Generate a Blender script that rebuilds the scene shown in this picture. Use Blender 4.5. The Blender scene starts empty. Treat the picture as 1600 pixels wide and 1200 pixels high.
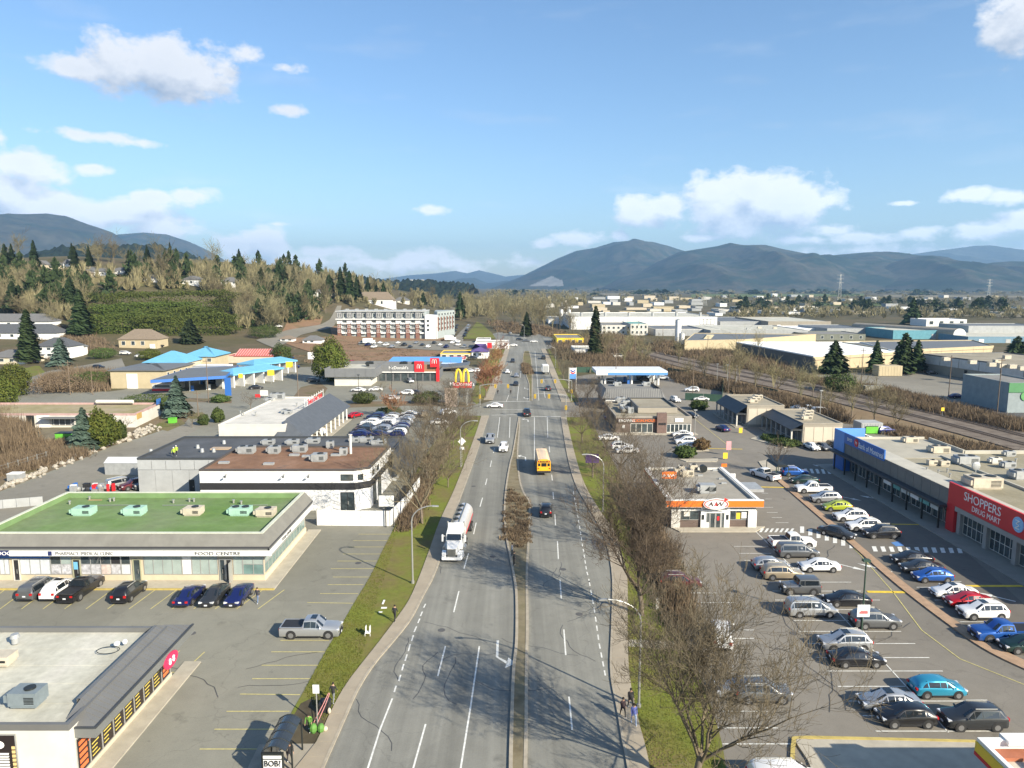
import bpy,bmesh,math,random
import numpy as np
from mathutils import Vector,Matrix
R = math.radians
random.seed(7)
rnd = random.Random(11)
scene = bpy.context.scene
COL = scene.collection
# ---------------------------------------------------------------- camera, sky, sun
F_PX,HZ,CAM_H = 1113.0,448.0,34.0
PITCH = math.atan((600-HZ)/F_PX)
SP,CP = math.sin(PITCH),math.cos(PITCH)
cam_d = bpy.data.cameras.new('camera')
cam_d.sensor_width = 36.0
cam_d.lens = F_PX / 1600 * 36.0
cam_d.clip_start = 0.5
cam_d.clip_end = 80000
cam = bpy.data.objects.new('camera',cam_d)
cam.location = (0,0,CAM_H)
cam.rotation_euler = (math.pi/2-PITCH,0,0)
COL.objects.link(cam)
scene.camera = cam
SUN_EL,SUN_AZ = R(28.5),R(133)          # azimuth clockwise from +Y (view direction)
sun_d = bpy.data.lights.new('sun','SUN')
sun_d.energy = 5.0
sun_d.angle = R(0.55)
sun_d.color = (1.0,0.905,0.73)
sun = bpy.data.objects.new('sun',sun_d)
sv = Vector((math.sin(SUN_AZ)*math.cos(SUN_EL),math.cos(SUN_AZ)*math.cos(SUN_EL),math.sin(SUN_EL)))
sun.rotation_euler = sv.to_track_quat('Z','Y').to_euler()
COL.objects.link(sun)
vs = scene.view_settings
vs.view_transform = 'Standard'; vs.look = 'None'; vs.gamma = 1; vs.use_curve_mapping = False
vs.exposure = 1.0
scene.cycles.use_denoising = True
scene.cycles.max_bounces = 5
scene.cycles.diffuse_bounces = 3
scene.cycles.glossy_bounces = 3
scene.cycles.transparent_max_bounces = 6
scene.cycles.volume_bounces = 0
scene.cycles.caustics_reflective = False
scene.cycles.caustics_refractive = False
HAZE_DENSITY = 6.8e-5
world = bpy.data.worlds.new('World')
scene.world = world
world.use_nodes = True
def build_sky():
 nt = world.node_tree
 N,L = nt.nodes,nt.links
 N.clear()
 def math_(t,op,a,b=None,c=None,clamp=False):
  n = t.nodes.new('ShaderNodeMath'); n.operation = op; n.use_clamp = clamp
  for i,v in enumerate((a,b,c)):
   if v is None: continue
   if isinstance(v,(int,float)): n.inputs[i].default_value = v
   else: t.links.new(v,n.inputs[i])
  return n.outputs[0]
 def vmath(t,op,a,b=None,out=0):
  n = t.nodes.new('ShaderNodeVectorMath'); n.operation = op
  for i,v in enumerate((a,b)):
   if v is None: continue
   if isinstance(v,tuple): n.inputs[i].default_value = v
   else: t.links.new(v,n.inputs[i])
  return n.outputs[out]
 # density group: input (azimuth, elevation) in degrees, output 0..1 cloud density
 g = bpy.data.node_groups.new('cloud_density','ShaderNodeTree')
 g.interface.new_socket('AE',in_out='INPUT',socket_type='NodeSocketVector')
 g.interface.new_socket('Density',in_out='OUTPUT',socket_type='NodeSocketFloat')
 g.interface.new_socket('Soft',in_out='OUTPUT',socket_type='NodeSocketFloat')
 gi = g.nodes.new('NodeGroupInput'); go = g.nodes.new('NodeGroupOutput')
 ae = gi.outputs[0]
 def blob(px,py,rx,ry):
  dx,dy = (px-800) / F_PX,(600-py) / F_PX
  X,Y,Z = dx,CP + SP * dy,-SP + CP * dy
  az = math.degrees(math.atan2(X,Y)); el = math.degrees(math.atan2(Z,math.hypot(X,Y)))
  k = math.degrees(1/F_PX) * (Y/math.sqrt(X*X+Y*Y))
  return az,el,rx * k,ry * k
 CL = [  # px, py, rx, ry, weight  (cumulus)
  (252,108,120,50,1.0),(130,108,75,24,.8),(320,128,62,32,.8),(235,92,50,28,.9),
  (385,88,42,24,.62),(445,106,50,16,.45),(450,172,50,15,.5),
  (150,213,110,16,.62),(210,222,90,18,.4),(150,265,50,16,.55),
  (38,262,62,36,.9),(10,300,70,50,.95),(75,325,100,30,.95),(190,335,90,30,.95),(250,355,70,26,.9),(0,216,22,22,.6),
  (238,308,42,17,.72),(300,306,42,21,.8),
  (372,388,50,26,.8),(415,378,45,34,.9),(432,350,44,8,.5),(500,395,60,18,.6),
  (673,328,36,12,.75),
  (1000,332,48,32,.9),(1045,325,56,26,.85),
  (1135,320,74,46,1.1),(1205,320,86,46,1.15),(1175,302,60,38,1.05),(1250,318,40,30,.85),
  (905,372,60,18,.7),(850,382,40,16,.6),(970,368,30,14,.6),
  (1300,358,66,18,.7),(1350,370,100,18,.62),(1440,362,60,18,.7),(1540,360,70,22,.75),(1250,375,80,13,.6),(1600,345,50,24,.8),(1100,372,70,12,.55),
  (1515,304,50,18,.75),(1580,308,44,18,.8),(1410,318,34,8,.5),
  (1595,35,62,64,.9),(1660,20,70,70,.9),
 ]
 noise = g.nodes.new('ShaderNodeTexNoise'); noise.inputs['Scale'].default_value = .40
 noise.inputs['Detail'].default_value = 9; noise.inputs['Roughness'].default_value = .62
 sc = vmath(g,'MULTIPLY',ae,(1.0,1.5,1.0)); g.links.new(sc,noise.inputs['Vector'])
 nz = noise.outputs['Fac']
 acc = None
 for (px,py,rx,ry,w) in CL:
  a,e,ra,re_ = blob(px,py,rx,ry)
  d = vmath(g,'SUBTRACT',ae,(a,e,0))
  d = vmath(g,'MULTIPLY',d,(1/ra,1/re_,0))
  ln = vmath(g,'LENGTH',d,None,1)
  v = math_(g,'MULTIPLY_ADD',ln,-1.0,w)
  acc = v if acc is None else math_(g,'SMOOTH_MAX',acc,v,.12)
 # elsewhere: scattered cumulus outside the frame and a low bank along the horizon
 n2 = g.nodes.new('ShaderNodeTexNoise'); n2.inputs['Scale'].default_value = .055
 n2.inputs['Detail'].default_value = 3
 g.links.new(vmath(g,'MULTIPLY',ae,(1.0,2.6,1.0)),n2.inputs['Vector'])
 sep = g.nodes.new('ShaderNodeSeparateXYZ'); g.links.new(ae,sep.inputs[0])
 absaz = math_(g,'ABSOLUTE',sep.outputs[0])
 out = math_(g,'MULTIPLY_ADD',absaz,.1,-4.2,clamp=True)
 other = math_(g,'MULTIPLY_ADD',n2.outputs['Fac'],3.2,-1.95)
 other = math_(g,'MULTIPLY',other,out)
 other = math_(g,'ADD',other,math_(g,'MULTIPLY_ADD',out,.6,-.6))
 acc = math_(g,'MAXIMUM',acc,other)
 bank = math_(g,'SUBTRACT',sep.outputs[1],1.9)
 bank = math_(g,'ABSOLUTE',bank)
 bank = math_(g,'MULTIPLY_ADD',bank,-.42,.30)
 n3 = g.nodes.new('ShaderNodeTexNoise'); n3.inputs['Scale'].default_value = .12; n3.inputs['Detail'].default_value = 3
 g.links.new(vmath(g,'MULTIPLY',ae,(1,2,1)),n3.inputs['Vector'])
 bank = math_(g,'ADD',bank,math_(g,'MULTIPLY_ADD',n3.outputs['Fac'],1.6,-.85))
 bank = math_(g,'MINIMUM',bank,.42)
 acc = math_(g,'MAXIMUM',acc,bank)
 edge = math_(g,'MULTIPLY_ADD',nz,1.9,-.90)
 dens = math_(g,'ADD',acc,edge)
 d0 = math_(g,'MULTIPLY',dens,2.6,clamp=True)
 # thin cirrus streaks
 g.links.new(d0,go.inputs[0])
 g.links.new(dens,go.inputs[1])
 tc = N.new('ShaderNodeTexCoord')
 s = N.new('ShaderNodeSeparateXYZ'); L.new(tc.outputs['Generated'],s.inputs[0])
 az = math_(nt,'MULTIPLY',math_(nt,'ARCTAN2',s.outputs[0],s.outputs[1]),57.2958)
 hyp = math_(nt,'SQRT',math_(nt,'ADD',math_(nt,'MULTIPLY',s.outputs[0],s.outputs[0]),math_(nt,'MULTIPLY',s.outputs[1],s.outputs[1])))
 el = math_(nt,'MULTIPLY',math_(nt,'ARCTAN2',s.outputs[2],hyp),57.2958)
 c = N.new('ShaderNodeCombineXYZ'); L.new(az,c.inputs[0]); L.new(el,c.inputs[1])
 A = N.new('ShaderNodeGroup'); A.node_tree = g; L.new(c.outputs[0],A.inputs[0])
 B = N.new('ShaderNodeGroup'); B.node_tree = g
 L.new(vmath(nt,'ADD',c.outputs[0],(.45,1.3,0)),B.inputs[0])
 # lit where the density falls off towards the sun (up and to the right), grey below
 diff = math_(nt,'SUBTRACT',A.outputs[1],B.outputs[1])
 lit = math_(nt,'MULTIPLY_ADD',diff,.85,.70,clamp=True)
 thick = math_(nt,'MULTIPLY',A.outputs[1],.55,clamp=True)
 lit = math_(nt,'SUBTRACT',lit,math_(nt,'MULTIPLY',thick,.30),clamp=True)
 cr = N.new('ShaderNodeMix'); cr.data_type = 'RGBA'
 L.new(lit,cr.inputs[0]); cr.inputs[6].default_value = (.30,.36,.47,1); cr.inputs[7].default_value = (.80,.80,.81,1)
 sky = N.new('ShaderNodeTexSky'); sky.sky_type = 'NISHITA'; sky.sun_disc = False
 sky.sun_elevation = SUN_EL; sky.sun_rotation = SUN_AZ
 sky.altitude = 50; sky.air_density = 1.0; sky.dust_density = .6; sky.ozone_density = 1.6
 hs = N.new('ShaderNodeHueSaturation'); hs.inputs['Saturation'].default_value = 1.1; hs.inputs['Value'].default_value = 1.0
 L.new(sky.outputs[0],hs.inputs['Color'])
 tint = N.new('ShaderNodeMix'); tint.data_type = 'RGBA'; tint.blend_type = 'MULTIPLY'; tint.inputs[0].default_value = 1
 L.new(hs.outputs[0],tint.inputs[6]); tint.inputs[7].default_value = (.95,1.0,1.06,1)
 bg1 = N.new('ShaderNodeBackground'); L.new(tint.outputs[2],bg1.inputs[0]); bg1.inputs[1].default_value = .09
 bg2 = N.new('ShaderNodeBackground'); L.new(cr.outputs[2],bg2.inputs[0]); L.new(math_(nt,'MULTIPLY_ADD',math_(nt,'MULTIPLY_ADD',el,-.085,1.0,clamp=True),.62,.68),bg2.inputs[1])
 # cirrus
 cn = N.new('ShaderNodeTexNoise'); cn.inputs['Scale'].default_value = .09; cn.inputs['Detail'].default_value = 6
 mp = N.new('ShaderNodeMapping'); mp.inputs['Rotation'].default_value = (0,0,R(-9)); mp.inputs['Scale'].default_value = (1,5,1)
 L.new(c.outputs[0],mp.inputs[0]); L.new(mp.outputs[0],cn.inputs['Vector'])
 ci = math_(nt,'MULTIPLY_ADD',cn.outputs['Fac'],2.4,-1.36,clamp=True)
 ci = math_(nt,'MULTIPLY',ci,.42)
 # veil towards the horizon
 veil = math_(nt,'MULTIPLY_ADD',el,-.045,.40,clamp=True)
 fac = math_(nt,'MAXIMUM',A.outputs[0],ci)
 above = math_(nt,'MULTIPLY_ADD',el,2.0,1.0,clamp=True)
 fac = math_(nt,'MULTIPLY',math_(nt,'MULTIPLY',fac,.93),above)
 mx = N.new('ShaderNodeMixShader'); L.new(fac,mx.inputs[0]); L.new(bg1.outputs[0],mx.inputs[1]); L.new(bg2.outputs[0],mx.inputs[2])
 out = N.new('ShaderNodeOutputWorld'); L.new(mx.outputs[0],out.inputs[0])
 world.cycles.sampling_method = 'MANUAL'
 world.cycles.sample_map_resolution = 512
build_sky()
# ---------------------------------------------------------------- pixel -> place
def sstep(t):
 t = np.clip(t,0,1)
 return t * t * (3-2*t)
def terrain(x,y):
 """height of the ground; flat valley floor, hill rising at the back left"""
 x = np.asarray(x,float); y = np.asarray(y,float)
 h = 61 * sstep((y-300)/400) * sstep((-x-55+(y-400)*.12)/320)
 h = h * (1-.85*sstep((y-780)/700))
 bump = .9 * np.sin(x*.021+1) * np.sin(y*.017) + .6 * np.sin(x*.05+y*.033)
 return h + bump * np.clip(h/9,0,1.4)
def ter(x,y):
 if y <= 300: return 0.0
 return float(terrain(x,y))
def ray(px,py):
 dx,dy = (px-800) / F_PX,(600-py) / F_PX
 return dx,CP + SP * dy,-SP + CP * dy
def P(px,py,z=0.0):
 """ground point (or point at height z) seen at a pixel of the 1600x1200 photograph"""
 dx,dy,dz = ray(px,py)
 t = (z-CAM_H) / dz
 return (dx*t,dy*t,z)
def PT(px,py,dz0=0.0):
 """same, on the terrain"""
 dx,dy,dz = ray(px,py)
 if dz >= 0 and px > 1000: return (dx*9000,dy*9000,0.0)
 t,step = 30.0,5.0
 if dz < 0: t = max(30.0,min(CAM_H/-dz-1,290/dy))
 prev = t
 while t < 9000:
  z = CAM_H + dz * t
  if z <= 75 and z <= ter(dx*t,dy*t):
   lo,hi = prev,t
   for _ in range(13):
    m = (lo+hi) / 2
    if CAM_H + dz * m <= ter(dx*m,dy*m): hi = m
    else: lo = m
   t = hi
   x,y = dx * t,dy * t
   return (x,y,float(terrain(x,y))+dz0)
  prev = t
  t += step; step *= 1.03
 return (dx*t,dy*t,float(terrain(dx*t,dy*t)))
def PY(px,py,Y):
 """point seen at a pixel, at distance Y"""
 dx,dy,dz = ray(px,py)
 t = Y / dy
 return (dx*t,Y,CAM_H+dz*t)
# ---------------------------------------------------------------- materials
MATS = {}
def mat(name,col,rough=.8,metal=0.0,var=.12,scale=.6,bump=0.0,bscale=None,coat=0.0,spec=.5,obj=False,streak=None,emit=0):
 if name in MATS: return MATS[name]
 m = bpy.data.materials.new(name); m.use_nodes = True
 nt = m.node_tree; N,L = nt.nodes,nt.links
 b = N['Principled BSDF']
 b.inputs['Roughness'].default_value = rough
 b.inputs['Metallic'].default_value = metal
 b.inputs['Specular IOR Level'].default_value = spec
 if coat:
  b.inputs['Coat Weight'].default_value = coat; b.inputs['Coat Roughness'].default_value = .06
 b.inputs['Base Color'].default_value = (*col,1)
 if var or bump:
  tc = N.new('ShaderNodeTexCoord')
  geo = N.new('ShaderNodeNewGeometry')
  src = tc.outputs['Object'] if obj else geo.outputs['Position']
  if streak:
   mp = N.new('ShaderNodeMapping'); mp.inputs['Scale'].default_value = streak
   L.new(src,mp.inputs[0]); src = mp.outputs[0]
  n = N.new('ShaderNodeTexNoise'); n.inputs['Scale'].default_value = scale; n.inputs['Detail'].default_value = 7
  n.inputs['Roughness'].default_value = .62
  L.new(src,n.inputs['Vector'])
  if var:
   mr = N.new('ShaderNodeMapRange'); mr.inputs[1].default_value = .3; mr.inputs[2].default_value = .7
   mr.inputs[3].default_value = 1 - var; mr.inputs[4].default_value = 1 + var
   L.new(n.outputs['Fac'],mr.inputs[0])
   mx = N.new('ShaderNodeMix'); mx.data_type = 'RGBA'; mx.blend_type = 'MULTIPLY'; mx.inputs[0].default_value = 1
   mx.inputs[6].default_value = (*col,1)
   L.new(mr.outputs[0],mx.inputs[7]); L.new(mx.outputs[2],b.inputs['Base Color'])
  if bump:
   n2 = N.new('ShaderNodeTexNoise'); n2.inputs['Scale'].default_value = bscale or scale * 8; n2.inputs['Detail'].default_value = 3
   L.new(src,n2.inputs['Vector'])
   bp = N.new('ShaderNodeBump'); bp.inputs['Strength'].default_value = bump; bp.inputs['Distance'].default_value = .05
   L.new(n2.outputs['Fac'],bp.inputs['Height']); L.new(bp.outputs[0],b.inputs['Normal'])
 if emit:
  b.inputs['Emission Color'].default_value = (*col,1); b.inputs['Emission Strength'].default_value = emit
 MATS[name] = m
 return m
def ramp_mat(name,stops,scale=.05,rough=.95,detail=8,bump=.0,streak=None,stops2=None,scale2=.4,obj=False,spec=.2):
 """noise -> colour ramp, a second finer noise multiplied in"""
 if name in MATS: return MATS[name]
 m = bpy.data.materials.new(name); m.use_nodes = True
 nt = m.node_tree; N,L = nt.nodes,nt.links
 b = N['Principled BSDF']; b.inputs['Roughness'].default_value = rough; b.inputs['Specular IOR Level'].default_value = spec
 tc = N.new('ShaderNodeTexCoord'); geo = N.new('ShaderNodeNewGeometry')
 src = tc.outputs['Object'] if obj else geo.outputs['Position']
 base = src
 if streak:
  mp = N.new('ShaderNodeMapping'); mp.inputs['Scale'].default_value = streak
  L.new(src,mp.inputs[0]); src = mp.outputs[0]
 n = N.new('ShaderNodeTexNoise'); n.inputs['Scale'].default_value = scale; n.inputs['Detail'].default_value = detail; n.inputs['Roughness'].default_value = .6
 L.new(src,n.inputs['Vector'])
 cr = N.new('ShaderNodeValToRGB'); L.new(n.outputs['Fac'],cr.inputs[0])
 els = cr.color_ramp.elements
 while len(els) < len(stops): els.new(.5)
 for e,(p,c) in zip(els,stops): e.position = p; e.color = (*c,1)
 n2 = N.new('ShaderNodeTexNoise'); n2.inputs['Scale'].default_value = scale2; n2.inputs['Detail'].default_value = 8; n2.inputs['Roughness'].default_value = .7
 L.new(base,n2.inputs['Vector'])
 mr = N.new('ShaderNodeMapRange'); mr.inputs[1].default_value = .25; mr.inputs[2].default_value = .75; mr.inputs[3].default_value = .8; mr.inputs[4].default_value = 1.2
 L.new(n2.outputs['Fac'],mr.inputs[0])
 mx = N.new('ShaderNodeMix'); mx.data_type = 'RGBA'; mx.blend_type = 'MULTIPLY'; mx.inputs[0].default_value = 1
 L.new(cr.outputs[0],mx.inputs[6]); L.new(mr.outputs[0],mx.inputs[7]); L.new(mx.outputs[2],b.inputs['Base Color'])
 if bump:
  bp = N.new('ShaderNodeBump'); bp.inputs['Strength'].default_value = bump; bp.inputs['Distance'].default_value = .1
  L.new(n2.outputs['Fac'],bp.inputs['Height']); L.new(bp.outputs[0],b.inputs['Normal'])
 MATS[name] = m
 return m
def leaf_mat(name,c1,c2,rough=.7,obj_rand=.25):
 """foliage: colour varies per clump (noise in space) and per tree (object random)"""
 if name in MATS: return MATS[name]
 m = bpy.data.materials.new(name); m.use_nodes = True
 nt = m.node_tree; N,L = nt.nodes,nt.links
 b = N['Principled BSDF']; b.inputs['Roughness'].default_value = rough; b.inputs['Specular IOR Level'].default_value = .25
 geo = N.new('ShaderNodeNewGeometry'); oi = N.new('ShaderNodeObjectInfo')
 n = N.new('ShaderNodeTexNoise'); n.inputs['Scale'].default_value = .9; n.inputs['Detail'].default_value = 4
 L.new(geo.outputs['Position'],n.inputs['Vector'])
 mr = N.new('ShaderNodeMapRange'); mr.inputs[1].default_value = .33; mr.inputs[2].default_value = .67
 L.new(n.outputs['Fac'],mr.inputs[0])
 mx = N.new('ShaderNodeMix'); mx.data_type = 'RGBA'; mx.inputs[6].default_value = (*c1,1); mx.inputs[7].default_value = (*c2,1)
 L.new(mr.outputs[0],mx.inputs[0])
 hs = N.new('ShaderNodeHueSaturation'); L.new(mx.outputs[2],hs.inputs['Color'])
 v = N.new('ShaderNodeMapRange'); v.inputs[3].default_value = 1 - obj_rand; v.inputs[4].default_value = 1 + obj_rand
 L.new(oi.outputs['Random'],v.inputs[0]); L.new(v.outputs[0],hs.inputs['Value'])
 h = N.new('ShaderNodeMapRange'); h.inputs[3].default_value = .485; h.inputs[4].default_value = .515
 L.new(oi.outputs['Random'],h.inputs[0]); L.new(h.outputs[0],hs.inputs['Hue'])
 L.new(hs.outputs[0],b.inputs['Base Color'])
 MATS[name] = m
 return m
# ---------------------------------------------------------------- mesh accumulator
class MB:
 """collects boxes, prisms, tubes, quads; build() links them as ONE mesh object"""
 def __init__(s):
  s.v = []; s.f = []; s.m = []
 def face(s,pts,mi=0):
  i = len(s.v); s.v += [tuple(p) for p in pts]; s.f.append(tuple(range(i,i+len(pts)))); s.m.append(mi)
  return s
 def hexa(s,b,t,mi=0):
  """b, t: 4 bottom and 4 top points, counter-clockwise from above"""
  i = len(s.v); s.v += [tuple(p) for p in b] + [tuple(p) for p in t]
  for q in ((3,2,1,0),(4,5,6,7),(0,1,5,4),(1,2,6,5),(2,3,7,6),(3,0,4,7)):
   s.f.append(tuple(i+k for k in q)); s.m.append(mi)
  return s
 def box(s,x0,x1,y0,y1,z0,z1,mi=0):
  return s.hexa([(x0,y0,z0),(x1,y0,z0),(x1,y1,z0),(x0,y1,z0)],[(x0,y0,z1),(x1,y0,z1),(x1,y1,z1),(x0,y1,z1)],mi)
 def prism(s,pts,z0,z1,mi=0,top=True,bottom=True,sides=True,mt=None):
  n = len(pts); i = len(s.v)
  s.v += [(p[0],p[1],z0) for p in pts] + [(p[0],p[1],z1) for p in pts]
  if sides:
   for k in range(n):
    j = (k+1) % n
    s.f.append((i+k,i+j,i+n+j,i+n+k)); s.m.append(mi)
  if top: s.f.append(tuple(i+n+k for k in range(n))); s.m.append(mi if mt is None else mt)
  if bottom: s.f.append(tuple(i+k for k in reversed(range(n)))); s.m.append(mi)
  return s
 def tube(s,p0,p1,r0,r1=None,n=8,mi=0,caps=True):
  r1 = r0 if r1 is None else r1
  p0,p1 = Vector(p0),Vector(p1); d = (p1-p0)
  if d.length < 1e-6: return s
  d.normalize()
  a = d.orthogonal().normalized(); b = d.cross(a)
  i = len(s.v)
  for (p,r) in ((p0,r0),(p1,r1)):
   for k in range(n):
    t = 2 * math.pi * k / n
    q = p + (a*math.cos(t)+b*math.sin(t)) * r
    s.v.append(tuple(q))
  for k in range(n):
   j = (k+1) % n
   s.f.append((i+k,i+j,i+n+j,i+n+k)); s.m.append(mi)
  if caps:
   s.f.append(tuple(i+k for k in reversed(range(n)))); s.m.append(mi)
   s.f.append(tuple(i+n+k for k in range(n))); s.m.append(mi)
  return s
 def path(s,pts,r,n=6,mi=0):
  rr = r if isinstance(r,(list,tuple)) else [r] * len(pts)
  for a,b,r0,r1 in zip(pts[:-1],pts[1:],rr[:-1],rr[1:]): s.tube(a,b,r0,r1,n,mi)
  return s
 def ellipsoid(s,c,rx,ry,rz,n=10,m=6,mi=0):
  i = len(s.v); c = Vector(c)
  for a in range(m+1):
   ph = math.pi * a / m - math.pi / 2
   for k in range(n):
    t = 2 * math.pi * k / n
    s.v.append((c.x+rx*math.cos(ph)*math.cos(t),c.y+ry*math.cos(ph)*math.sin(t),c.z+rz*math.sin(ph)))
  for a in range(m):
   for k in range(n):
    j = (k+1) % n
    s.f.append((i+a*n+k,i+a*n+j,i+(a+1)*n+j,i+(a+1)*n+k)); s.m.append(mi)
  return s
 def mesh(s,name,mats,off=(0,0,0),smooth=None):
  me = bpy.data.meshes.new(name)
  o = off
  me.from_pydata([(v[0]-o[0],v[1]-o[1],v[2]-o[2]) for v in s.v],[],s.f)
  for m in (mats if isinstance(mats,(list,tuple)) else [mats]): me.materials.append(m)
  if any(s.m): me.polygons.foreach_set('material_index',s.m)
  if smooth:
   me.polygons.foreach_set('use_smooth',[True]*len(s.f))
   me.set_sharp_from_angle(angle=R(smooth))
  me.update()
  return me
 def build(s,name,mats,parent=None,smooth=None,**kw):
  if not s.f: return None
  off = root_loc(parent)
  me = s.mesh(name,mats,off,smooth)
  return link(name,me,parent,**kw)
ROOT = {}
def root_loc(o):
 while o is not None and o.parent is not None: o = o.parent
 return tuple(o.location) if o is not None else (0,0,0)
def link(name,data,parent=None,label=None,cat=None,group=None,kind=None,loc=None):
 o = bpy.data.objects.new(name,data)
 COL.objects.link(o)
 o.parent = parent
 if loc is not None: o.location = loc
 if label: o['label'] = label
 if cat: o['category'] = cat
 if group: o['group'] = group
 if kind: o['kind'] = kind
 return o
def thing(name,label,cat,loc=(0,0,0),rz=0.0,group=None):
 o = link(name,None,None,label,cat,group,None,loc)
 o.rotation_euler = (0,0,rz)
 o.empty_display_size = .3
 return o
def copy_tree(src,loc,rz=None,label=None,group=None,scale=None):
 """a copy of a thing with copies of its parts and their sub-parts"""
 def cp(o,par):
  c = o.copy(); COL.objects.link(c); c.parent = par
  for k in o.children: cp(k,c)
  return c
 ch = list(src.children)
 r = src.copy(); COL.objects.link(r)
 for k in ch: cp(k,r)
 r.location = loc
 if rz is not None: r.rotation_euler = (0,0,rz)
 if label: r['label'] = label
 if group: r['group'] = group
 if scale is not None: r.scale = (scale,) * 3 if isinstance(scale,(int,float)) else scale
 return r
def structure(name,mb,m,smooth=None): return mb.build(name,m,None,smooth,kind='structure')
def sheet(name,pts,z,m,kind='structure',parent=None,**kw):
 """a flat sheet (polygon of ground points) at height z; pts are pixels"""
 b = MB(); b.face([(*P(x,y)[:2],z) for x,y in pts])
 b2 = bmesh.new(); me = b.mesh(name,m); b2.from_mesh(me)
 bmesh.ops.triangulate(b2,faces=b2.faces[:],quad_method='BEAUTY',ngon_method='EAR_CLIP')
 bmesh.ops.recalc_face_normals(b2,faces=b2.faces[:])
 for f in b2.faces:
  if f.normal.z < 0: f.normal_flip()
 b2.to_mesh(me); b2.free()
 return link(name,me,parent,kind=kind,**kw)
def resample(pts,n):
 pts = [Vector((p[0],p[1])) for p in pts]
 d = [0]
 for a,b in zip(pts[:-1],pts[1:]): d.append(d[-1]+(b-a).length)
 out = []; k = 0
 for i in range(n):
  t = d[-1] * i / (n-1)
  while k < len(d) - 2 and t > d[k+1]: k += 1
  u = (t-d[k]) / max(1e-9,d[k+1]-d[k])
  out.append(pts[k].lerp(pts[k+1],u))
 return out
def smooth_line(pts,n):
 """Catmull-Rom through 2D points, n samples"""
 p = [Vector((q[0],q[1])) for q in pts]
 p = [p[0]*2-p[1]] + p + [p[-1]*2-p[-2]]
 out = []
 segs = len(p) - 3
 for i in range(n):
  t = segs * i / (n-1); k = min(int(t),segs-1); u = t - k
  a,b,c,d = p[k:k+4]
  out.append(.5*((2*b)+(c-a)*u+(2*a-5*b+4*c-d)*u*u+(3*b-a-3*c+d)*u**3))
 return out
def offset_line(pts,d):
 out = []
 for i,p in enumerate(pts):
  a = pts[max(0,i-1)]; b = pts[min(len(pts)-1,i+1)]
  t = (b-a).normalized(); out.append(p+Vector((t.y,-t.x))*d)
 return out
def ribbon(mb,A,B,z0,z1=None,mi=0):
 """band between two sampled lines, at height z0 (or raised from z0 to z1 with sides)"""
 for i in range(len(A)-1):
  a0,a1,b0,b1 = A[i],A[i+1],B[i],B[i+1]
  if z1 is None: mb.face([(*a0,z0),(*b0,z0),(*b1,z0),(*a1,z0)],mi)
  else: mb.hexa([(*a0,z0),(*b0,z0),(*b1,z0),(*a1,z0)],[(*a0,z1),(*b0,z1),(*b1,z1),(*a1,z1)],mi)
 return mb
def line_mark(mb,p,q,w,z):
 p,q = Vector(p[:2]),Vector(q[:2]); t = (q-p).normalized(); n = Vector((t.y,-t.x)) * (w/2)
 mb.face([(*(p-n),z),(*(p+n),z),(*(q+n),z),(*(q-n),z)])
 f = mb.f[-1]; a = Vector(mb.v[f[0]]); b = Vector(mb.v[f[1]]); c = Vector(mb.v[f[2]])
 if (b-a).cross(c-b).z < 0: mb.f[-1] = tuple(reversed(f))
 return mb
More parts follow.
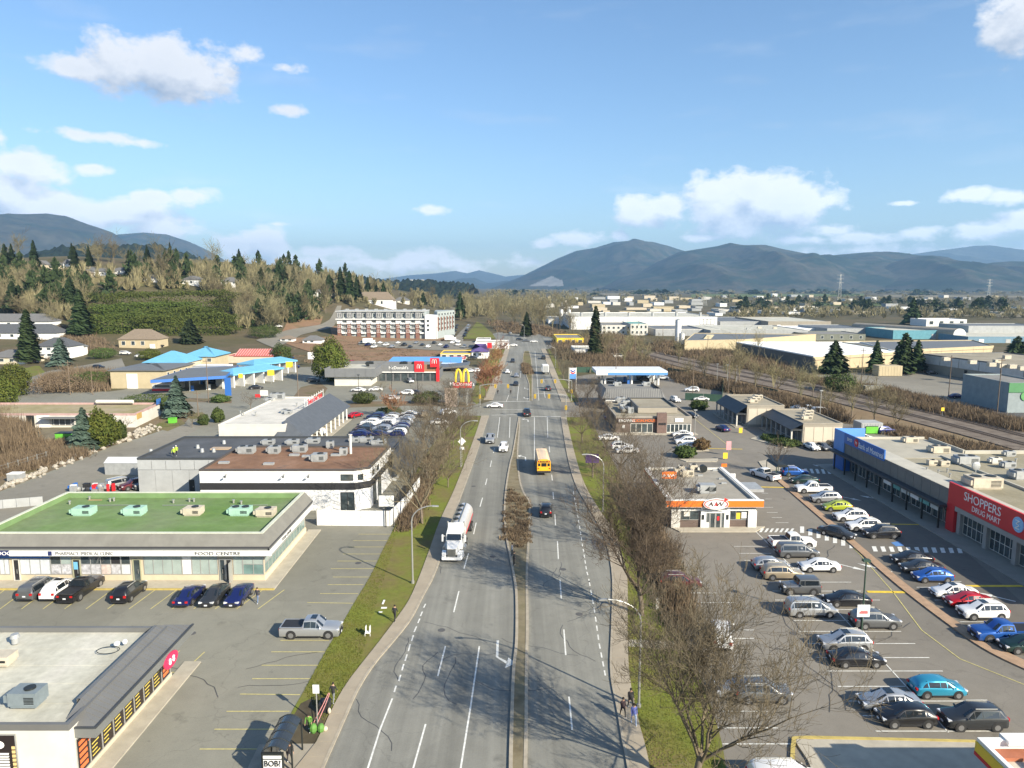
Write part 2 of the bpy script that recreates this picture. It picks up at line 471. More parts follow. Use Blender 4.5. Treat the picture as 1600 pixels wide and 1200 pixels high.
# ---------------------------------------------------------------- lettering
_font = {}
def text_mesh(s,h):
 key = (s,round(h,3))
 if key in _font: return _font[key]
 cu = bpy.data.curves.new('lettering','FONT'); cu.body = s; cu.size = h / .7; cu.extrude = .03
 cu.align_x = 'CENTER'; cu.resolution_u = 3; cu.offset = 0
 ob = bpy.data.objects.new('tmp_text',cu)
 COL.objects.link(ob)
 dg = bpy.context.evaluated_depsgraph_get(); dg.update()
 me = bpy.data.meshes.new_from_object(ob.evaluated_get(dg))
 COL.objects.unlink(ob); bpy.data.objects.remove(ob); bpy.data.curves.remove(cu)
 n = len(me.vertices); co = np.empty(n*3,'f'); me.vertices.foreach_get('co',co)
 _font[key] = (co.reshape(-1,3),[tuple(p.vertices) for p in me.polygons])
 bpy.data.meshes.remove(me)
 return _font[key]
class Face:
 """frame on a vertical face: a->b runs left to right as seen from outside"""
 def __init__(s,a,b,z0=0.0):
  s.a = Vector((a[0],a[1])); s.b = Vector((b[0],b[1])); s.L = (s.b-s.a).length
  s.t = (s.b-s.a) / s.L; s.n = Vector((s.t.y,-s.t.x)); s.z0 = z0
 def pt(s,u,z,d=0.0):
  p = s.a + s.t * u + s.n * d
  return (p.x,p.y,s.z0+z)
 def box(s,mb,u0,u1,z0,z1,d0,d1,mi=0):
  q = lambda z: [s.pt(u0,z,d1),s.pt(u1,z,d1),s.pt(u1,z,d0),s.pt(u0,z,d0)]
  return mb.hexa(q(z0),q(z1),mi)
 def part(s,name,u0,u1,z0,z1,d0,d1,m,parent,**kw):
  b = MB(); s.box(b,u0,u1,z0,z1,d0,d1)
  return b.build(name,m,parent,**kw)
 def quad(s,mb,u0,u1,z0,z1,d,mi=0):
  return mb.face([s.pt(u0,z0,d),s.pt(u1,z0,d),s.pt(u1,z1,d),s.pt(u0,z1,d)],mi)
 def text(s,st,u,z,h,m,parent,d=.05,squeeze=1.0,name='lettering',slant=0.0):
  co,fs = text_mesh(st,h)
  b = MB()
  for (x,y,w) in co: b.v.append(s.pt(u+x*squeeze+slant*y,z+y,d+.03+w))
  b.f = list(fs); b.m = [0] * len(fs)
  return b.build(name,m,parent)
 def window(s,u0,u1,z0,z1,parent,frame,glass,cols=1,rows=1,fw=.08,d=.06,name='window',door=False):
  """a frame with mullions (part) and recessed panes (sub-parts)"""
  b = MB()
  s.box(b,u0,u1,z0,z0+fw,-.02,d); s.box(b,u0,u1,z1-fw,z1,-.02,d)
  s.box(b,u0,u0+fw,z0+fw,z1-fw,-.02,d); s.box(b,u1-fw,u1,z0+fw,z1-fw,-.02,d)
  us = [u0+(u1-u0)*i/cols for i in range(cols+1)]; zs = [z0+(z1-z0)*i/rows for i in range(rows+1)]
  for u in us[1:-1]: s.box(b,u-fw/2,u+fw/2,z0+fw,z1-fw,-.02,d)
  for i in range(cols):
   for z in zs[1:-1]: s.box(b,us[i]+fw*(1 if i==0 else .5),us[i+1]-fw*(1 if i==cols-1 else .5),z-fw/2,z+fw/2,-.02,d-.01)
  w = b.build(name,frame,parent)
  for i in range(cols):
   for j in range(rows):
    g = glass if not isinstance(glass,(list,tuple)) else glass[(i+j*cols)%len(glass)]
    p = MB(); s.box(p,us[i]+fw*.4,us[i+1]-fw*.4,zs[j]+fw*.4,zs[j+1]-fw*.4,-.015,.025)
    p.build('pane',g,w)
  return w
# ---------------------------------------------------------------- palette
def asphalt_mat(name,base,var=.14,streak=False,patch=.5):
 m = bpy.data.materials.new(name); m.use_nodes = True
 nt = m.node_tree; N,L = nt.nodes,nt.links
 b = N['Principled BSDF']; b.inputs['Roughness'].default_value = .88; b.inputs['Specular IOR Level'].default_value = .35
 geo = N.new('ShaderNodeNewGeometry'); pos = geo.outputs['Position']
 def noise_(scale,lo,hi,sc=None,detail=6,a=.3,b_=.7):
  s = pos
  if sc:
   mp = N.new('ShaderNodeMapping'); mp.inputs['Scale'].default_value = sc; L.new(pos,mp.inputs[0]); s = mp.outputs[0]
  n = N.new('ShaderNodeTexNoise'); n.inputs['Scale'].default_value = scale; n.inputs['Detail'].default_value = detail; n.inputs['Roughness'].default_value = .6
  L.new(s,n.inputs['Vector'])
  r = N.new('ShaderNodeMapRange'); r.inputs[1].default_value = a; r.inputs[2].default_value = b_; r.inputs[3].default_value = lo; r.inputs[4].default_value = hi
  L.new(n.outputs['Fac'],r.inputs[0]); return r.outputs[0]
 def mul(a,c):
  n = N.new('ShaderNodeMath'); n.operation = 'MULTIPLY'; L.new(a,n.inputs[0]); L.new(c,n.inputs[1]); return n.outputs[0]
 f = mul(noise_(.05,1-var,1+var),noise_(.6,.93,1.07))
 f = mul(f,noise_(9,.93,1.07,detail=3))
 # repair patches
 vo = N.new('ShaderNodeTexVoronoi'); vo.inputs['Scale'].default_value = .035; vo.distance = 'CHEBYCHEV'; L.new(pos,vo.inputs['Vector'])
 sx = N.new('ShaderNodeSeparateColor'); L.new(vo.outputs['Color'],sx.inputs[0])
 mr = N.new('ShaderNodeMapRange'); mr.inputs[3].default_value = 1 - .10 * patch; mr.inputs[4].default_value = 1 + .10 * patch; L.new(sx.outputs[0],mr.inputs[0])
 f = mul(f,mr.outputs[0])
 # cracks
 vc = N.new('ShaderNodeTexVoronoi'); vc.feature = 'DISTANCE_TO_EDGE'; vc.inputs['Scale'].default_value = .11
 dn = N.new('ShaderNodeTexNoise'); dn.inputs['Scale'].default_value = .5; dn.inputs['Detail'].default_value = 4; L.new(pos,dn.inputs['Vector'])
 va = N.new('ShaderNodeVectorMath'); va.operation = 'MULTIPLY_ADD'; L.new(dn.outputs['Color'],va.inputs[0]); va.inputs[1].default_value = (3,3,0); L.new(pos,va.inputs[2])
 L.new(va.outputs[0],vc.inputs['Vector'])
 cr = N.new('ShaderNodeMapRange'); cr.inputs[1].default_value = .0; cr.inputs[2].default_value = .007; cr.inputs[3].default_value = .84; cr.inputs[4].default_value = 1
 L.new(vc.outputs['Distance'],cr.inputs[0])
 f = mul(f,cr.outputs[0])
 # oil stains
 f = mul(f,noise_(.33,1,.62,detail=5,a=.62,b_=.76)); f = mul(f,noise_(.9,1,.72,detail=3,a=.68,b_=.74)); f = mul(f,noise_(.02,.90,1.10,detail=3))
 if streak:
  f = mul(f,noise_(1.0,.80,1.17,sc=(.62,.012,0),detail=2,a=.3,b_=.7))
  f = mul(f,noise_(3.0,.94,1.06,sc=(1,.02,0),detail=2))
 mx = N.new('ShaderNodeMix'); mx.data_type = 'RGBA'; mx.blend_type = 'MULTIPLY'; mx.inputs[0].default_value = 1
 mx.inputs[6].default_value = (*base,1); L.new(f,mx.inputs[7]); L.new(mx.outputs[2],b.inputs['Base Color'])
 bp = N.new('ShaderNodeBump'); bp.inputs['Strength'].default_value = .25; bp.inputs['Distance'].default_value = .02
 bn = N.new('ShaderNodeTexNoise'); bn.inputs['Scale'].default_value = 12; L.new(pos,bn.inputs['Vector'])
 L.new(bn.outputs['Fac'],bp.inputs['Height']); L.new(bp.outputs[0],b.inputs['Normal'])
 MATS[name] = m
 return m
ASPH_ROAD = asphalt_mat('asphalt_road',(.195,.192,.168),.08,True)
ASPH_LOT = asphalt_mat('asphalt_lot',(.200,.194,.158),.10)
ASPH_LOTR = asphalt_mat('asphalt_lot_right',(.190,.173,.145),.10)
ASPH_DARK = asphalt_mat('asphalt_dark',(.088,.088,.090),.10)
ASPH_PALE = asphalt_mat('asphalt_pale',(.205,.19,.155),.10)
CONC = mat('concrete',(.30,.27,.215),.9,var=.16,scale=.8,bump=.2)
CONC_L = mat('concrete_light',(.38,.345,.275),.9,var=.14,scale=.8,bump=.2)
KERB = mat('kerb_concrete',(.33,.29,.225),.9,var=.18,scale=1.2)
YELLOW_KERB = mat('yellow_kerb',(.42,.33,.10),.85,var=.2,scale=1.5)
PAINT_W = mat('paint_white_line',(.62,.62,.58),.8,var=.22,scale=3)
PAINT_Y = mat('paint_yellow_line',(.50,.44,.17),.8,var=.25,scale=3)
PAINT_Y2 = mat('paint_yellow_bright',(.62,.44,.04),.8,var=.2,scale=2)
DIRT = ramp_mat('dirt',[(.3,(.13,.10,.06)),(.5,(.17,.13,.085)),(.7,(.12,.11,.05))],.12)
DIRT_RED = ramp_mat('dirt_red',[(.3,(.20,.12,.07)),(.5,(.24,.15,.09)),(.7,(.15,.12,.06))],.06)
GRASS = ramp_mat('grass_verge',[(.32,(.15,.115,.055)),(.45,(.15,.14,.04)),(.55,(.135,.155,.028)),(.72,(.16,.185,.03))],.16,scale2=1.4,bump=.5)
GRASS_DRY = ramp_mat('grass_dry',[(.3,(.14,.11,.06)),(.5,(.17,.145,.07)),(.7,(.11,.12,.035))],.1,scale2=1.2,bump=.5)
STEEL = mat('galvanised_steel',(.42,.42,.40),.45,.6,var=.08,scale=3)
DARK_METAL = mat('dark_metal',(.03,.035,.035),.5,.4,var=.1,scale=3)
BLACK = mat('black_plastic',(.018,.018,.02),.6,var=0)
TYRE = mat('tyre_rubber',(.02,.02,.02),.85,var=0)
GLASS = mat('window_glass',(.045,.06,.065),.08,0,var=.5,scale=.7,spec=.9)
GLASS_PALE = mat('window_glass_pale',(.30,.36,.34),.15,0,var=.12,scale=.8,spec=.8)
GLASS_TEAL = mat('window_glass_teal',(.14,.22,.21),.12,0,var=.25,scale=.8,spec=.9)
WHITE = mat('white_paint',(.72,.72,.70),.6,var=.06,scale=.7)
WOOD_POLE = mat('weathered_pole',(.16,.12,.085),.9,var=.2,scale=2)
# ---------------------------------------------------------------- ground with hill
def build_ground():
 def axis(lo,hi,fine_lo,fine_hi,step,grow):
  v = list(np.arange(fine_lo,fine_hi+.1,step)); s = step
  while v[-1] < hi: s *= grow; v.append(v[-1]+s)
  s = step; w = [fine_lo]
  while w[-1] > lo: s *= grow; w.append(w[-1]-s)
  return sorted(w[1:]) + v
 xs = np.array(axis(-26000,26000,-620,420,10,1.13)); ys = np.array(axis(-900,32000,-60,1300,10,1.12))
 X,Y = np.meshgrid(xs,ys); Z = terrain(X,Y)
 v = np.stack([X,Y,Z],-1).reshape(-1,3)
 nx,ny = len(xs),len(ys)
 idx = np.arange(nx*ny).reshape(ny,nx)
 f = np.stack([idx[:-1,:-1],idx[:-1,1:],idx[1:,1:],idx[1:,:-1]],-1).reshape(-1,4)
 me = bpy.data.meshes.new('ground'); me.from_pydata(v.tolist(),[],f.tolist())
 me.polygons.foreach_set('use_smooth',[True]*len(f))
 me.materials.append(ramp_mat('ground_mat',[(.28,(.070,.070,.030)),(.42,(.115,.092,.055)),(.52,(.085,.078,.038)),(.62,(.12,.098,.06)),(.75,(.065,.080,.025))],.012,scale2=.25,detail=10))
 link('ground',me,kind='structure')
build_ground()
Z_LOT,Z_PATCH,Z_ROAD,Z_MARK = .014,.022,.030,.038
def wpts(px): return [Vector(P(x,y)[:2]) for x,y in px]
# road edges traced from the photo, nearest first
KL = wpts([(440,1370),(478,1270),(507,1200),(540,1125),(560,1080),(585,1040),(610,1010),(642,970),(663,930),(679,900),(697,850),(717,787),(736,735),(748,700),(758,668),(764,650)])
KR = wpts([(998,1370),(988,1270),(980,1200),(972,1162),(964,1112),(953,1050),(955,975),(956,900),(947,850),(935,822),(917,790),(899,758),(886,712),(876,652)])
SL = wpts([(372,1370),(425,1270),(458,1205),(492,1165),(520,1107),(540,1072),(560,1045),(590,1007),(620,967),(640,937),(656,900),(672,857),(687,815),(707,772),(722,735),(736,698),(747,667),(752,650)])
SR = wpts([(1034,1370),(1024,1270),(1015,1200),(1007,1162),(997,1125),(984,1060),(981,1000),(980,900),(970,862),(960,830),(940,802),(920,770),(907,740),(895,697),(885,652)])
KLu = wpts([(770,625),(775,610),(780,595),(790,565),(797,541)])
SLu = wpts([(752,632),(762,612),(769,595),(782,565),(791,541)])
KRu = wpts([(877,628),(865,597),(854,567),(845,545)])
SRu = wpts([(893,630),(875,597),(863,567),(852,545)])
GL = [(330,1370),(385,1260),(420,1190),(454,1117),(475,1080),(507,1022),(535,975),(552,945),(579,900),(598,860),(617,822),(640,765),(655,728),(680,690),(712,655),(718,648)]
GR = [(1180,1370),(1140,1230),(1125,1150),(1095,1060),(1065,990),(1037,932),(1015,885),(1002,840),(985,790),(965,735),(940,690),(922,655),(915,648)]
b = MB()
pl = [(p.x,p.y) for p in smooth_line(KL,60)]; pr = [(p.x,p.y) for p in smooth_line(KR,60)]
pts = pr + [tuple(P(877,628)[:2])] + [(p.x,p.y) for p in KRu[1:]] + [(p.x,p.y) for p in reversed(KLu)] + pl[::-1]
def poly_sheet(name,pts,z,m,kind='structure',parent=None,**kw):
 b = MB(); b.face([(p[0],p[1],z) for p in pts]); me = b.mesh(name,m)
 bm = bmesh.new(); bm.from_mesh(me); bmesh.ops.triangulate(bm,faces=bm.faces[:],ngon_method='EAR_CLIP')
 bm.normal_update()
 for f in bm.faces:
  if f.normal.z < 0: f.normal_flip()
 bm.to_mesh(me); bm.free()
 return link(name,me,parent,kind=kind,**kw)
poly_sheet('road',pts,Z_ROAD,ASPH_ROAD)
sheet('road_junction',[(797,541),(775,531),(762,524),(790,516),(838,517),(872,533),(915,531),(915,541),(845,546)],Z_ROAD+.01,ASPH_ROAD)
# side street mouths at the near junction
sheet('side_street',[(768,651),(771,625),(752,631),(735,628),(640,628),(560,636),(560,652),(640,650),(716,649)],Z_PATCH,ASPH_LOT)
sheet('side_street',[(875,653),(877,628),(893,626),(905,628),(925,630),(925,645),(915,650),(890,653)],Z_PATCH,ASPH_LOTR)
# parking lots and yards
sheet('parking_lot',[(-700,1330),(330,1370)]+GL[1:]+[(735,640),(735,628),(745,600),(752,575),(640,560),(520,572),(430,575),(330,590),(170,612),(20,610),(-300,640),(-700,800)],Z_LOT,ASPH_LOT)
sheet('parking_lot',[GR[0]]+GR[1:]+[(907,640),(900,610),(893,590),(920,585),(1052,579),(1072,604),(1130,612),(1215,634),(1320,662),(1420,674),(1600,740),(1950,880),(2300,1370)],Z_LOT,ASPH_LOTR)
sheet('yard',[(1245,589),(1330,583),(1440,578),(1800,610),(1800,720),(1600,664),(1545,652),(1505,638),(1440,624),(1395,612),(1325,602)],Z_LOT,ASPH_PALE)
sheet('yard',[(1503,632),(1800,640),(1800,700),(1600,660),(1545,652),(1510,641)],Z_PATCH,ASPH_DARK)
sheet('driveway',[(1400,905),(1203,742),(1210,716),(1240,700),(1320,700),(1380,735),(1490,845),(1640,980),(1640,1040),(1560,1010)],Z_LOT+.006,asphalt_mat('asphalt_drive',(.145,.132,.112),.08))
# verges
def verge(name,A,B,z,m,n=70):
 b = MB(); ribbon(b,smooth_line(A,n),smooth_line(wpts(B) if isinstance(B[0],tuple) else B,n),z)
 me = b.mesh(name,m); bm = bmesh.new(); bm.from_mesh(me); bmesh.ops.remove_doubles(bm,verts=bm.verts[:],dist=.001)
 bm.normal_update()
 for f in bm.faces:
  if f.normal.z < 0: f.normal_flip()
 bm.to_mesh(me); bm.free(); return link(name,me,kind='structure')
def by_y(A,B):
 """resample B so that its points pair with A by distance along Y"""
 ys = [p.y for p in A]; by = [p.y for p in B]; bx = [p.x for p in B]
 return [Vector((float(np.interp(y,by,bx)),y)) for y in ys]
SLs,SRs,KLs,KRs = smooth_line(SL,90),smooth_line(SR,90),smooth_line(KL,90),smooth_line(KR,90)
def band(name,A,B,z0,z1,m):
 """A sampled line; B matched by Y"""
 lo = max(A[0].y,B[0].y); hi = min(A[-1].y,B[-1].y)
 ys = np.linspace(lo,hi,110)
 g = lambda Lx: [Vector((float(np.interp(y,[p.y for p in Lx],[p.x for p in Lx])),float(y))) for y in ys]
 a,c = g(A),g(B)
 b = MB()
 if a[0].x > c[0].x: a,c = c,a
 ribbon(b,a,c,z0,z1)
 return structure(name,b,m)
GLw,GRw = smooth_line(wpts(GL),90),smooth_line(wpts(GR),90)
band('grass_verge',GLw,SLs,Z_PATCH+.03,None,GRASS)
band('grass_verge',SRs,GRw,Z_PATCH+.03,None,GRASS)
sheet('grass_verge',[(745,632),(757,622),(769,600),(782,570),(790,545),(772,545),(752,575),(742,605),(735,622)],Z_PATCH+.03,GRASS)
sheet('grass_verge',[(905,628),(895,617),(880,612),(876,619),(892,629)],Z_PATCH+.03,GRASS)
sheet('grass_verge',[(892,610),(884,596),(872,588),(869,590),(876,604)],Z_PATCH+.03,GRASS)
sheet('grass_verge',[(878,585),(868,560),(858,545),(856,546),(866,573),(872,586)],Z_PATCH+.03,GRASS)
SWALK = mat('sidewalk_concrete',(.31,.265,.20),.9,var=.12,scale=.5,bump=.2)
def sidewalk(K,S,name='sidewalk'):
 """raised walk of separate slabs with sunk joints, plus a kerb stone band at the road"""
 lo = max(K[0].y,S[0].y); hi = min(K[-1].y,S[-1].y)
 ky,kx = [p.y for p in K],[p.x for p in K]; sy,sx = [p.y for p in S],[p.x for p in S]
 side = 1 if np.mean(sx) > np.mean(kx) else -1
 root = MB()
 y = lo; first = None; slabs = MB(); n = 0; far = MB()
 kerb = MB(); base = MB()
 bed = []
 while y < hi - .5:
  s = 1.75 if y < 75 else (3.5 if y<140 else 7)
  y1 = min(y+s,hi)
  a0,a1 = np.interp(y,ky,kx),np.interp(y1,ky,kx); c0,c1 = np.interp(y,sy,sx),np.interp(y1,sy,sx)
  k0,k1 = a0 + side * .22,a1 + side * .22
  def quad(x0,x1,x2,x3,ya,yb): return [(x0,ya),(x1,ya),(x2,yb),(x3,yb)] if side > 0 else [(x1,ya),(x0,ya),(x3,yb),(x2,yb)]
  q = quad(a0,k0,k1,a1,y,y1); kerb.prism(q,0,.15)
  g = .012
  q = quad(k0+side*.01,c0,c1,k1+side*.01,y+g,y1-g)
  (slabs if False else far if y>140 else slabs).prism(q,.0,.135+rnd.uniform(-.004,.004))
  bed.append((k0,c0,y)); y = y1; n += 1
 o = structure(name,kerb,KERB)
 i = 0
 # slabs as separate pieces near the camera
 F = slabs.f; per = 6
 for k in range(0,len(F),per):
  mb = MB(); vi = sorted({i for f in F[k:k+per] for i in f}); mp = {q: j for j,q in enumerate(vi)}
  mb.v = [slabs.v[q] for q in vi]; mb.f = [tuple(mp[q] for q in f) for f in F[k:k+per]]; mb.m = [0] * per
  mb.build('slab',SWALK,o)
 f = far.build('paving',SWALK,o); 
 if f: f['kind'] = 'stuff'
 return o
sidewalk(KLs,SLs); sidewalk(KRs,SRs)
sidewalk(KLu,SLu); sidewalk(KRu,SRu)
sheet('bus_stop_pad',[(380,1215),(405,1164),(462,1163),(500,1163),(470,1215),(425,1290),(340,1290)],.055,CONC)
sheet('footpath',[(981,1000),(981,1011),(1080,1018),(1066,1003)],.07,CONC)
sheet('dirt_patch',[(433,1163),(470,1100),(500,1085),(516,1105),(492,1163)],.062,ramp_mat('bare_dirt',[(.3,(.055,.045,.03)),(.7,(.10,.085,.055))],.5))
# median
ML = smooth_line(wpts([(793,1370),(795,1200),(797,1125),(800,1050),(805,1000),(805,930),(801,900),(796,872),(790,840),(787,800),(790,760),(796,725),(800,710),(805,682),(810,652)]),100)
MR = smooth_line(wpts([(823,1370),(824,1200),(825,1125),(825,1050),(826,975),(825,900),(826,870),(827,850),(829,800),(828,785),(819,770),(813,750),(810,720),(810,700),(812,675),(813,652)]),100)
MED = ramp_mat('median_infill',[(.3,(.12,.095,.055)),(.5,(.20,.17,.11)),(.7,(.16,.14,.08))],.3)
def median(A,B,m_in,w=.28):
 ys = np.linspace(max(A[0].y,B[0].y),min(A[-1].y,B[-1].y),130)
 a = np.interp(ys,[p.y for p in A],[p.x for p in A]); c = np.interp(ys,[p.y for p in B],[p.x for p in B])
 k = MB(); t = MB()
 for i in range(len(ys)-1):
  y0,y1 = ys[i],ys[i+1]
  ww = [min(w,(c[j]-a[j])/2-.02) for j in (i,i+1)]
  k.hexa([(a[i],y0,0),(a[i]+ww[0],y0,0),(a[i+1]+ww[1],y1,0),(a[i+1],y1,0)],[(a[i],y0,.18),(a[i]+ww[0],y0,.18),(a[i+1]+ww[1],y1,.18),(a[i+1],y1,.18)])
  k.hexa([(c[i]-ww[0],y0,0),(c[i],y0,0),(c[i+1],y1,0),(c[i+1]-ww[1],y1,0)],[(c[i]-ww[0],y0,.18),(c[i],y0,.18),(c[i+1],y1,.18),(c[i+1]-ww[1],y1,.18)])
  t.face([(a[i]+ww[0],y0,.15),(c[i]-ww[0],y0,.15),(c[i+1]-ww[1],y1,.15),(a[i+1]+ww[1],y1,.15)])
 o = structure('median',k,KERB)
 t.build('infill',m_in,o)
 return o
median(ML,MR,MED)
median(wpts([(827,626),(826,600),(820,582),(816,570),(817,555),(819,549)]),wpts([(832,626),(832,600),(832,580),(830,560),(827,549)]),GRASS_DRY)
# ---------------------------------------------------------------- markings
def mk(mb,pts,w=.13):
 for (a,c) in zip(pts[:-1],pts[1:]): line_mark(mb,P(*a),P(*c),w,Z_MARK)
m_ = MB()
for seg in [[(665,944),(662,950)],[(660,956),(657,963)],[(656,967),(653,974)],[(651,979),(647,988)],[(646,993),(643,1002)],[(641,1007),(638,1018)],[(636,1023),(633,1033)],[(631,1038),(628,1048)],[(626,1055),(623,1065)],[(619,1072),(616,1082)],
   [(613,1092),(594,1140),(575,1200),(550,1280)],
   [(717,924),(709,957)],[(696,1010),(684,1057)],[(665,1132),(646,1200),(640,1220)],
   [(749,1010),(736,1100),(720,1200),(708,1290)],
   [(768,720),(766,730)],[(761,748),(758.5,758)],[(754,778),(750,792)],[(744,817),(740,835)],[(732,865),(725,889)],[(773,700),(771,708)],
   [(835,652),(835,720)],[(855,652),(856,684)],[(858,697),(859,707)],[(862,742),(863,751)],[(864,769),(865,780)],[(867,804),(868,821)],[(871,846),(872.5,874)],[(875,906),(877,936)],[(881,984),(884,1024)],[(889,1089),(894,1141)],
   [(781,652),(777,684)],[(797,652),(796,684)],
   [(811,600),(808,626)],[(795,617),(791,628)],[(814,580),(813,590)],[(850,612),(852,622)],[(849,592),(850,598)],[(846,574),(847,582)],[(802,560),(801,567)],[(799,580),(798,586)],
   [(836,548),(842,626)]]:
 mk(m_,seg,.14)
for k in range(16):   # short dashes of the bus and cycle lane on the right
 y0 = 768 + k * 9 if k < 15 else 905
 x = lambda y: float(np.interp(y,[762,790,832,895,900,955,1005,1062],[895,900,907,917,919,929,936,947]))
 mk(m_,[(x(y0),y0),(x(y0+5),y0+5)],.13)
for y0 in list(range(908,1060,14)):
 mk(m_,[(x(y0),y0),(x(y0+8),y0+8)],.13)
# stop bars and crossing
for seg,w in [([(816,651),(876,651)],.4),([(765,628),(828,627)],.4),([(768,649),(809,648)],.25),([(770,640),(832,640)],.2)]:
 mk(m_,seg,w)
structure('lane_markings',m_,PAINT_W)
def arrow(px,py,L_,turn,ang=0.0,m=PAINT_W):
 """painted arrow: shaft along travel direction, head turned left (+1), right (-1) or straight (0)"""
 c = Vector(P(px,py)[:2]); b = MB()
 if turn == 0:
  poly = [(-.1,-L_/2),(.1,-L_/2),(.1,.1*L_),(.38,.1*L_),(0,L_/2),(-.38,.1*L_),(-.1,.1*L_)]
  polys = [poly]
 else:
  s = turn
  polys = [[(-.12,-L_/2),(.12,-L_/2),(.12,L_*.18),(-.12,L_*.18)],
     [(-.12,L_*.18),(.12,L_*.18),(-s*.9,L_*.45),(-s*1.0,L_*.36)],
     [(-s*.75,L_*.60),(-s*1.75,L_*.42),(-s*1.05,L_*.20)]]
 ca,sa = math.cos(ang),math.sin(ang)
 for q in polys:
  b.face([(c.x+x*ca-y*sa,c.y+x*sa+y*ca,Z_MARK+.004) for x,y in q])
 o = poly_fix(b,'road_arrow',m); return o
def poly_fix(b,name,m):
 me = b.mesh(name,m); bm = bmesh.new(); bm.from_mesh(me); bm.normal_update()
 for f in bm.faces:
  if f.normal.z < 0: f.normal_flip()
 bm.to_mesh(me); bm.free(); return link(name,me,kind='structure')
arrow(777,1020,4.6,1,math.pi)
arrow(821,716,4.6,1); arrow(825,657,4.2,1)
arrow(820,607,4,1,math.pi); arrow(819,622,4,1,math.pi)
for a in [(1329,883),(1363,888)]: pass
arrow(1328,886,4.0,0,math.pi+.85); arrow(1366,887,4.0,0,.85)
arrow(1329,729,3.4,0,math.pi+.5); arrow(1281,729,3.4,0,.5)
arrow(1328,779,3.6,0,math.pi+.8); arrow(1361,778,3.6,0,.8)
arrow(1556,933,3.6,0,.85)
# stall lines of the left lot (yellow) and right lot (white)
m_ = MB()
for seg in [[(438,1001),(514,1001)],[(424,1019),(508,1019)],[(409,1040),(497,1040)],[(394,1061),(484,1061)],[(375,1085),(469,1086)],[(354,1112),(452,1112)],[(335,1140),(440,1140)],[(312,1171),(410,1171)],[(285,1206),(400,1206)],
   [(480,942),(552,943)],[(500,928),(560,928)],[(512,914),(568,914)],[(520,902),(576,902)],[(517,889),(586,889)],[(527,877),(592,877)],[(536,866),(600,866)],[(545,855),(607,855)],[(552,845),(612,845)],[(560,835),(616,835)],
   [(284,1052),(320,1019)],[(260,1037),(281,1017)],[(258,1051),(284,1051)]]:
 mk(m_,seg,.10)
for i in range(-4,13):     # stalls in front of the green-roofed shops
 x0 = 27 + 33.6 * i
 mk(m_,[(x0-27,952),(x0+14,922)],.10)
structure('stall_lines',m_,PAINT_Y)
m_ = MB()
for (xa,xb,y) in [(1147,1200,854),(1155,1205,865),(1163,1212,876),(1176,1216,888),(1186,1222,900),(1200,1330,910),(1207,1345,924),(1211,1375,938),(1225,1375,953),(1240,1392,970),
     (1248,1408,987),(1262,1430,1006),(1276,1452,1028),(1292,1473,1049),(1309,1425,1073),(1326,1520,1096),(1348,1475,1119),(1368,1565,1143),
     (1090,1135,1015),(1128,1180,985),(1135,1178,998),(1110,1200,1112),(1115,1215,1138),(1120,1236,1163),(1095,1150,942),(1060,1120,927),
     (1190,1208,793),(1198,1215,801),(1206,1222,809),(1212,1232,817),(1190,1200,771),(1195,1206,780)]:
 mk(m_,[(xa,y),(xb,y)],.11)
mk(m_,[(1180,830),(1305,952),(1482,1145)],.11)
for (xa,xb,y) in [(1432,1475,918),(1460,1500,938),(1500,1540,972),(1250,1290,757),(1265,1305,770),(1285,1325,786),(1440,1502,909)]:
 mk(m_,[(xa,y),(xb,y)],.10)
# hatched walkways
for (x0,y0,x1,y1,n,hw,sl) in [(1250,828,1340,856,7,5,0),(1362,858,1508,861,11,4,3),(1256,736,1318,738,7,3.5,3),(1190,829,1245,829,7,3,-4)]:
 for k in range(n):
  t = k / (n-.0); xx = x0 + (x1-x0) * t; yy = y0 + (y1-y0) * t; st = (x1-x0) / n * .5
  m_.face([(*P(xx,yy-hw)[:2],Z_MARK),(*P(xx+st,yy-hw)[:2],Z_MARK),(*P(xx+st+sl,yy+hw)[:2],Z_MARK),(*P(xx+sl,yy+hw)[:2],Z_MARK)])
poly_fix(m_,'stall_lines',PAINT_W)
m_ = MB()
mk(m_,[(1355,925),(1432,926)],.55); mk(m_,[(1503,916),(1598,916)],.5); mk(m_,[(1178,761),(1232,762)],.5); mk(m_,[(1106,701),(1160,702)],.4)
mk(m_,[(1370,819),(1440,820)],.35)
structure('yellow_bars',m_,PAINT_Y2)
m_ = MB()
mk(m_,[(1190,732),(1275,800),(1345,868),(1395,925),(1440,985),(1500,1030),(1600,1070)],.10)
mk(m_,[(1086,655),(1145,702)],.12)
structure('centre_line',m_,PAINT_Y)
sheet('accessible_stall',[(1392,848),(1404,846),(1413,853),(1400,854)],Z_MARK,mat('blue_paint',(.08,.2,.45),.8))
sheet('tar_patch',[(923,843),(944,843),(946,862),(927,859)],Z_MARK,ASPH_DARK)
b = MB()
for px,py in [(690,985),(770,870),(740,760),(880,890),(905,960),(850,700),(815,1130),(560,880),(1240,990),(1500,990),(300,990)]:
 x,y,_ = P(px,py); b.tube((x,y,0),(x,y,Z_MARK+.006),.38,n=14)
structure('manhole_cover',b,ASPH_DARK)
b = MB()
for k in range(26):   # poured crack sealer lines
 px,py = rnd.choice([(rnd.uniform(560,780),rnd.uniform(850,1180)),(rnd.uniform(840,940),rnd.uniform(750,1180)),(rnd.uniform(180,520),rnd.uniform(940,1150)),(rnd.uniform(1180,1480),rnd.uniform(860,1130))])
 c = Vector(P(px,py)[:2]); a = rnd.uniform(0,3.1)
 for j in range(9): a += rnd.uniform(-.5,.5); q = c + Vector((math.cos(a),math.sin(a))) * .9; line_mark(b,c,q,.07,Z_MARK-.004); c = q
